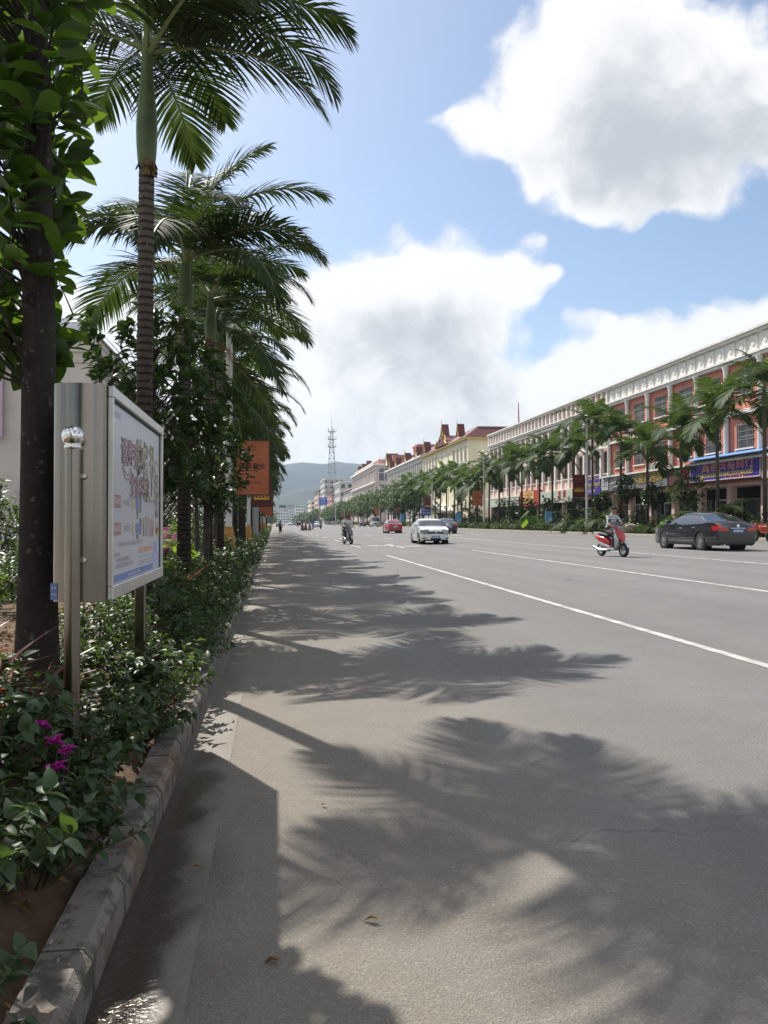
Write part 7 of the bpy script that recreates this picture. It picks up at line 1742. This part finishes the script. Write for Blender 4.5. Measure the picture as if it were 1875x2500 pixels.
s2 = scooter('dark_scooter', "distant dark scooter beside the one ridden in blue", GREYS, BLK, 'distant scooters'); r2 = rider('person', "distant scooter rider in grey beside the white car", CLOTH('grey', (.22, .22, .21)), CLOTH('trousers_dark', (.05, .042, .038)), group='distant riders'); put([s2, r2], 8.15, 141, -92)
put([clone(s2, "tiny dark scooter ahead of the distant white cars"), clone(r2, "tiny scooter rider ahead of the distant white cars")], 7.6, 262, -90)
put([scooter('parked_red_scooter', "red scooter by the verge between black car and minibus", RED, BLK), rider('person', "rider in red on the scooter beside the minibus", CLOTH('red', (.35, .04, .04)), CLOTH('trousers_dark', (.05, .042, .038)))], 22.8, 192, 90)
put([clone(s2, "dark scooter just in front of the silver minibus"), clone(r2, "rider waiting on a dark scooter in front of the minibus")], 23.7, 172, 88)
# pedestrians
SHB = CLOTH('shirt_grey_blue', (.20, .23, .28)); BLKC = CLOTH('black', (.015, .014, .016)); MAR = CLOTH('maroon_brown', (.13, .06, .05)); DKB = CLOTH('dark_brown', (.075, .04, .035)); TAUPE = CLOTH('taupe', (.24, .17, .15))
w1 = walker('person', "woman in grey shirt and black skirt walking beside the kerb shrubs", SHB, BLKC, .16, long_skirt=False); put([w1], .75, 96, -90)
put([walker('person', "woman in dark brown crossing, first of the three crossing together", DKB, MAR, .22, arm_out=.12)], 4.25, 121, 178); put([walker('person', "middle of the three women crossing, in taupe top and long skirt", TAUPE, MAR, .2)], 4.75, 121.5, 180); put([walker('person', "last of the three women crossing, in pale top and brown skirt", CLOTH('pale_pink', (.42, .32, .30)), TAUPE, -.2)], 5.35, 121.2, 182)

# motor rickshaw far down the street
t = empty('motor_rickshaw', (0, 0, 0), 0, "dark motor rickshaw with tall canopy going away", 'rickshaw'); DKR = M('rickshaw_brown', (.05, .028, .022), .6, var=.2)
MB_ = MB(); MB_.bbox(-1.3, .3, -.62, .62, .45, .95, .05); link('body', MB_.mesh('body', DKR), t); MB_ = MB(); MB_.bbox(-1.35, .5, -.66, .66, 1.78, 1.9, .05); link('canopy', MB_.mesh('canopy', BLK), t); MB_ = MB()
[MB_.tube([(x, y_, .9), (x, y_, 1.8)], .03, 5) for x in (-1.25, .4) for y_ in (-.6, .6)]; link('frame', MB_.mesh('frame', BLK), t); link('rear_panel', MB().box(-1.33, -1.29, -.6, .6, .95, 1.35).mesh('rear_panel', DKR), t); link('nose', MB().bbox(.45, 1.2, -.25, .25, .4, .95, .08).mesh('nose', DKR), t); link('rear_window_sheet', MB().box(-1.34, -1.30, -.4, .4, 1.4, 1.7).mesh('rear_window_sheet', M('sheet_pale', (.4, .4, .38), .5)), t)
tm, rm = wheel_meshes(.25, .12)
for (x, y_) in ((-.9, -.6), (-.9, .6), (.95, 0)): w_ = link('wheel', tm, t, loc=(x, y_, .25)); link('rim', rm, w_)
put([t], 6.9, 226, 90)
# red cargo tricycle at the verge behind the sedan
t = empty('cargo_tricycle', (0, 0, 0), 0, "red cargo tricycle parked at the verge behind the dark sedan", 'tricycle'); REDP = paint('tricycle_red', (.45, .03, .025), .35)
MB_ = MB(); MB_.box(-1.5, -.1, -.5, .5, .45, .50); [MB_.box(-1.5, -.1, y_ - .02, y_ + .02, z - .02, z + .02) for y_ in (-.5, .5) for z in (.62, .75, .9)]; [MB_.box(x - .02, x + .02, -.5, .5, z - .02, z + .02) for x in (-1.5, -.1) for z in (.62, .75, .9)]; [MB_.box(x - .02, x + .02, y_ - .02, y_ + .02, .45, .92) for x in (-1.5, -.8, -.1) for y_ in (-.5, .5)]; link('cargo_bed', MB_.mesh('cargo_bed', REDP), t)
MB_ = MB(); MB_.tube([(-.1, 0, .5), (.5, 0, .55), (.75, 0, .85)], .04, 6); MB_.tube([(1.0, 0, .28), (.8, 0, .95)], .03, 6); link('frame', MB_.mesh('frame', REDP), t); link('tank', MB().bbox(.25, .65, -.14, .14, .6, .82, .06).mesh('tank', REDP, smooth=True), t); link('saddle', MB().bbox(-.05, .25, -.14, .14, .72, .8, .03).mesh('saddle', BLK), t); link('handlebar', MB().tube([(.7, -.35, 1.0), (.8, 0, .97), (.7, .35, 1.0)], .018, 6).mesh('handlebar', BLK), t); link('headlight', MB().lathe([(.08, 0), (.08, .08)], (.85, 0, .88), 12, 'x').mesh('headlight', HEADL), t)
tm, rm = wheel_meshes(.28, .10)
for (x, y_) in ((-.8, -.55), (-.8, .55), (1.0, 0)): w_ = link('wheel', tm, t, loc=(x, y_, .28)); link('rim', rm, w_)
t.location = (24.6, 37.2, zr(24.6)); t.rotation_euler = (0, 0, R(95))

bpy.data.scenes.remove(WORK)
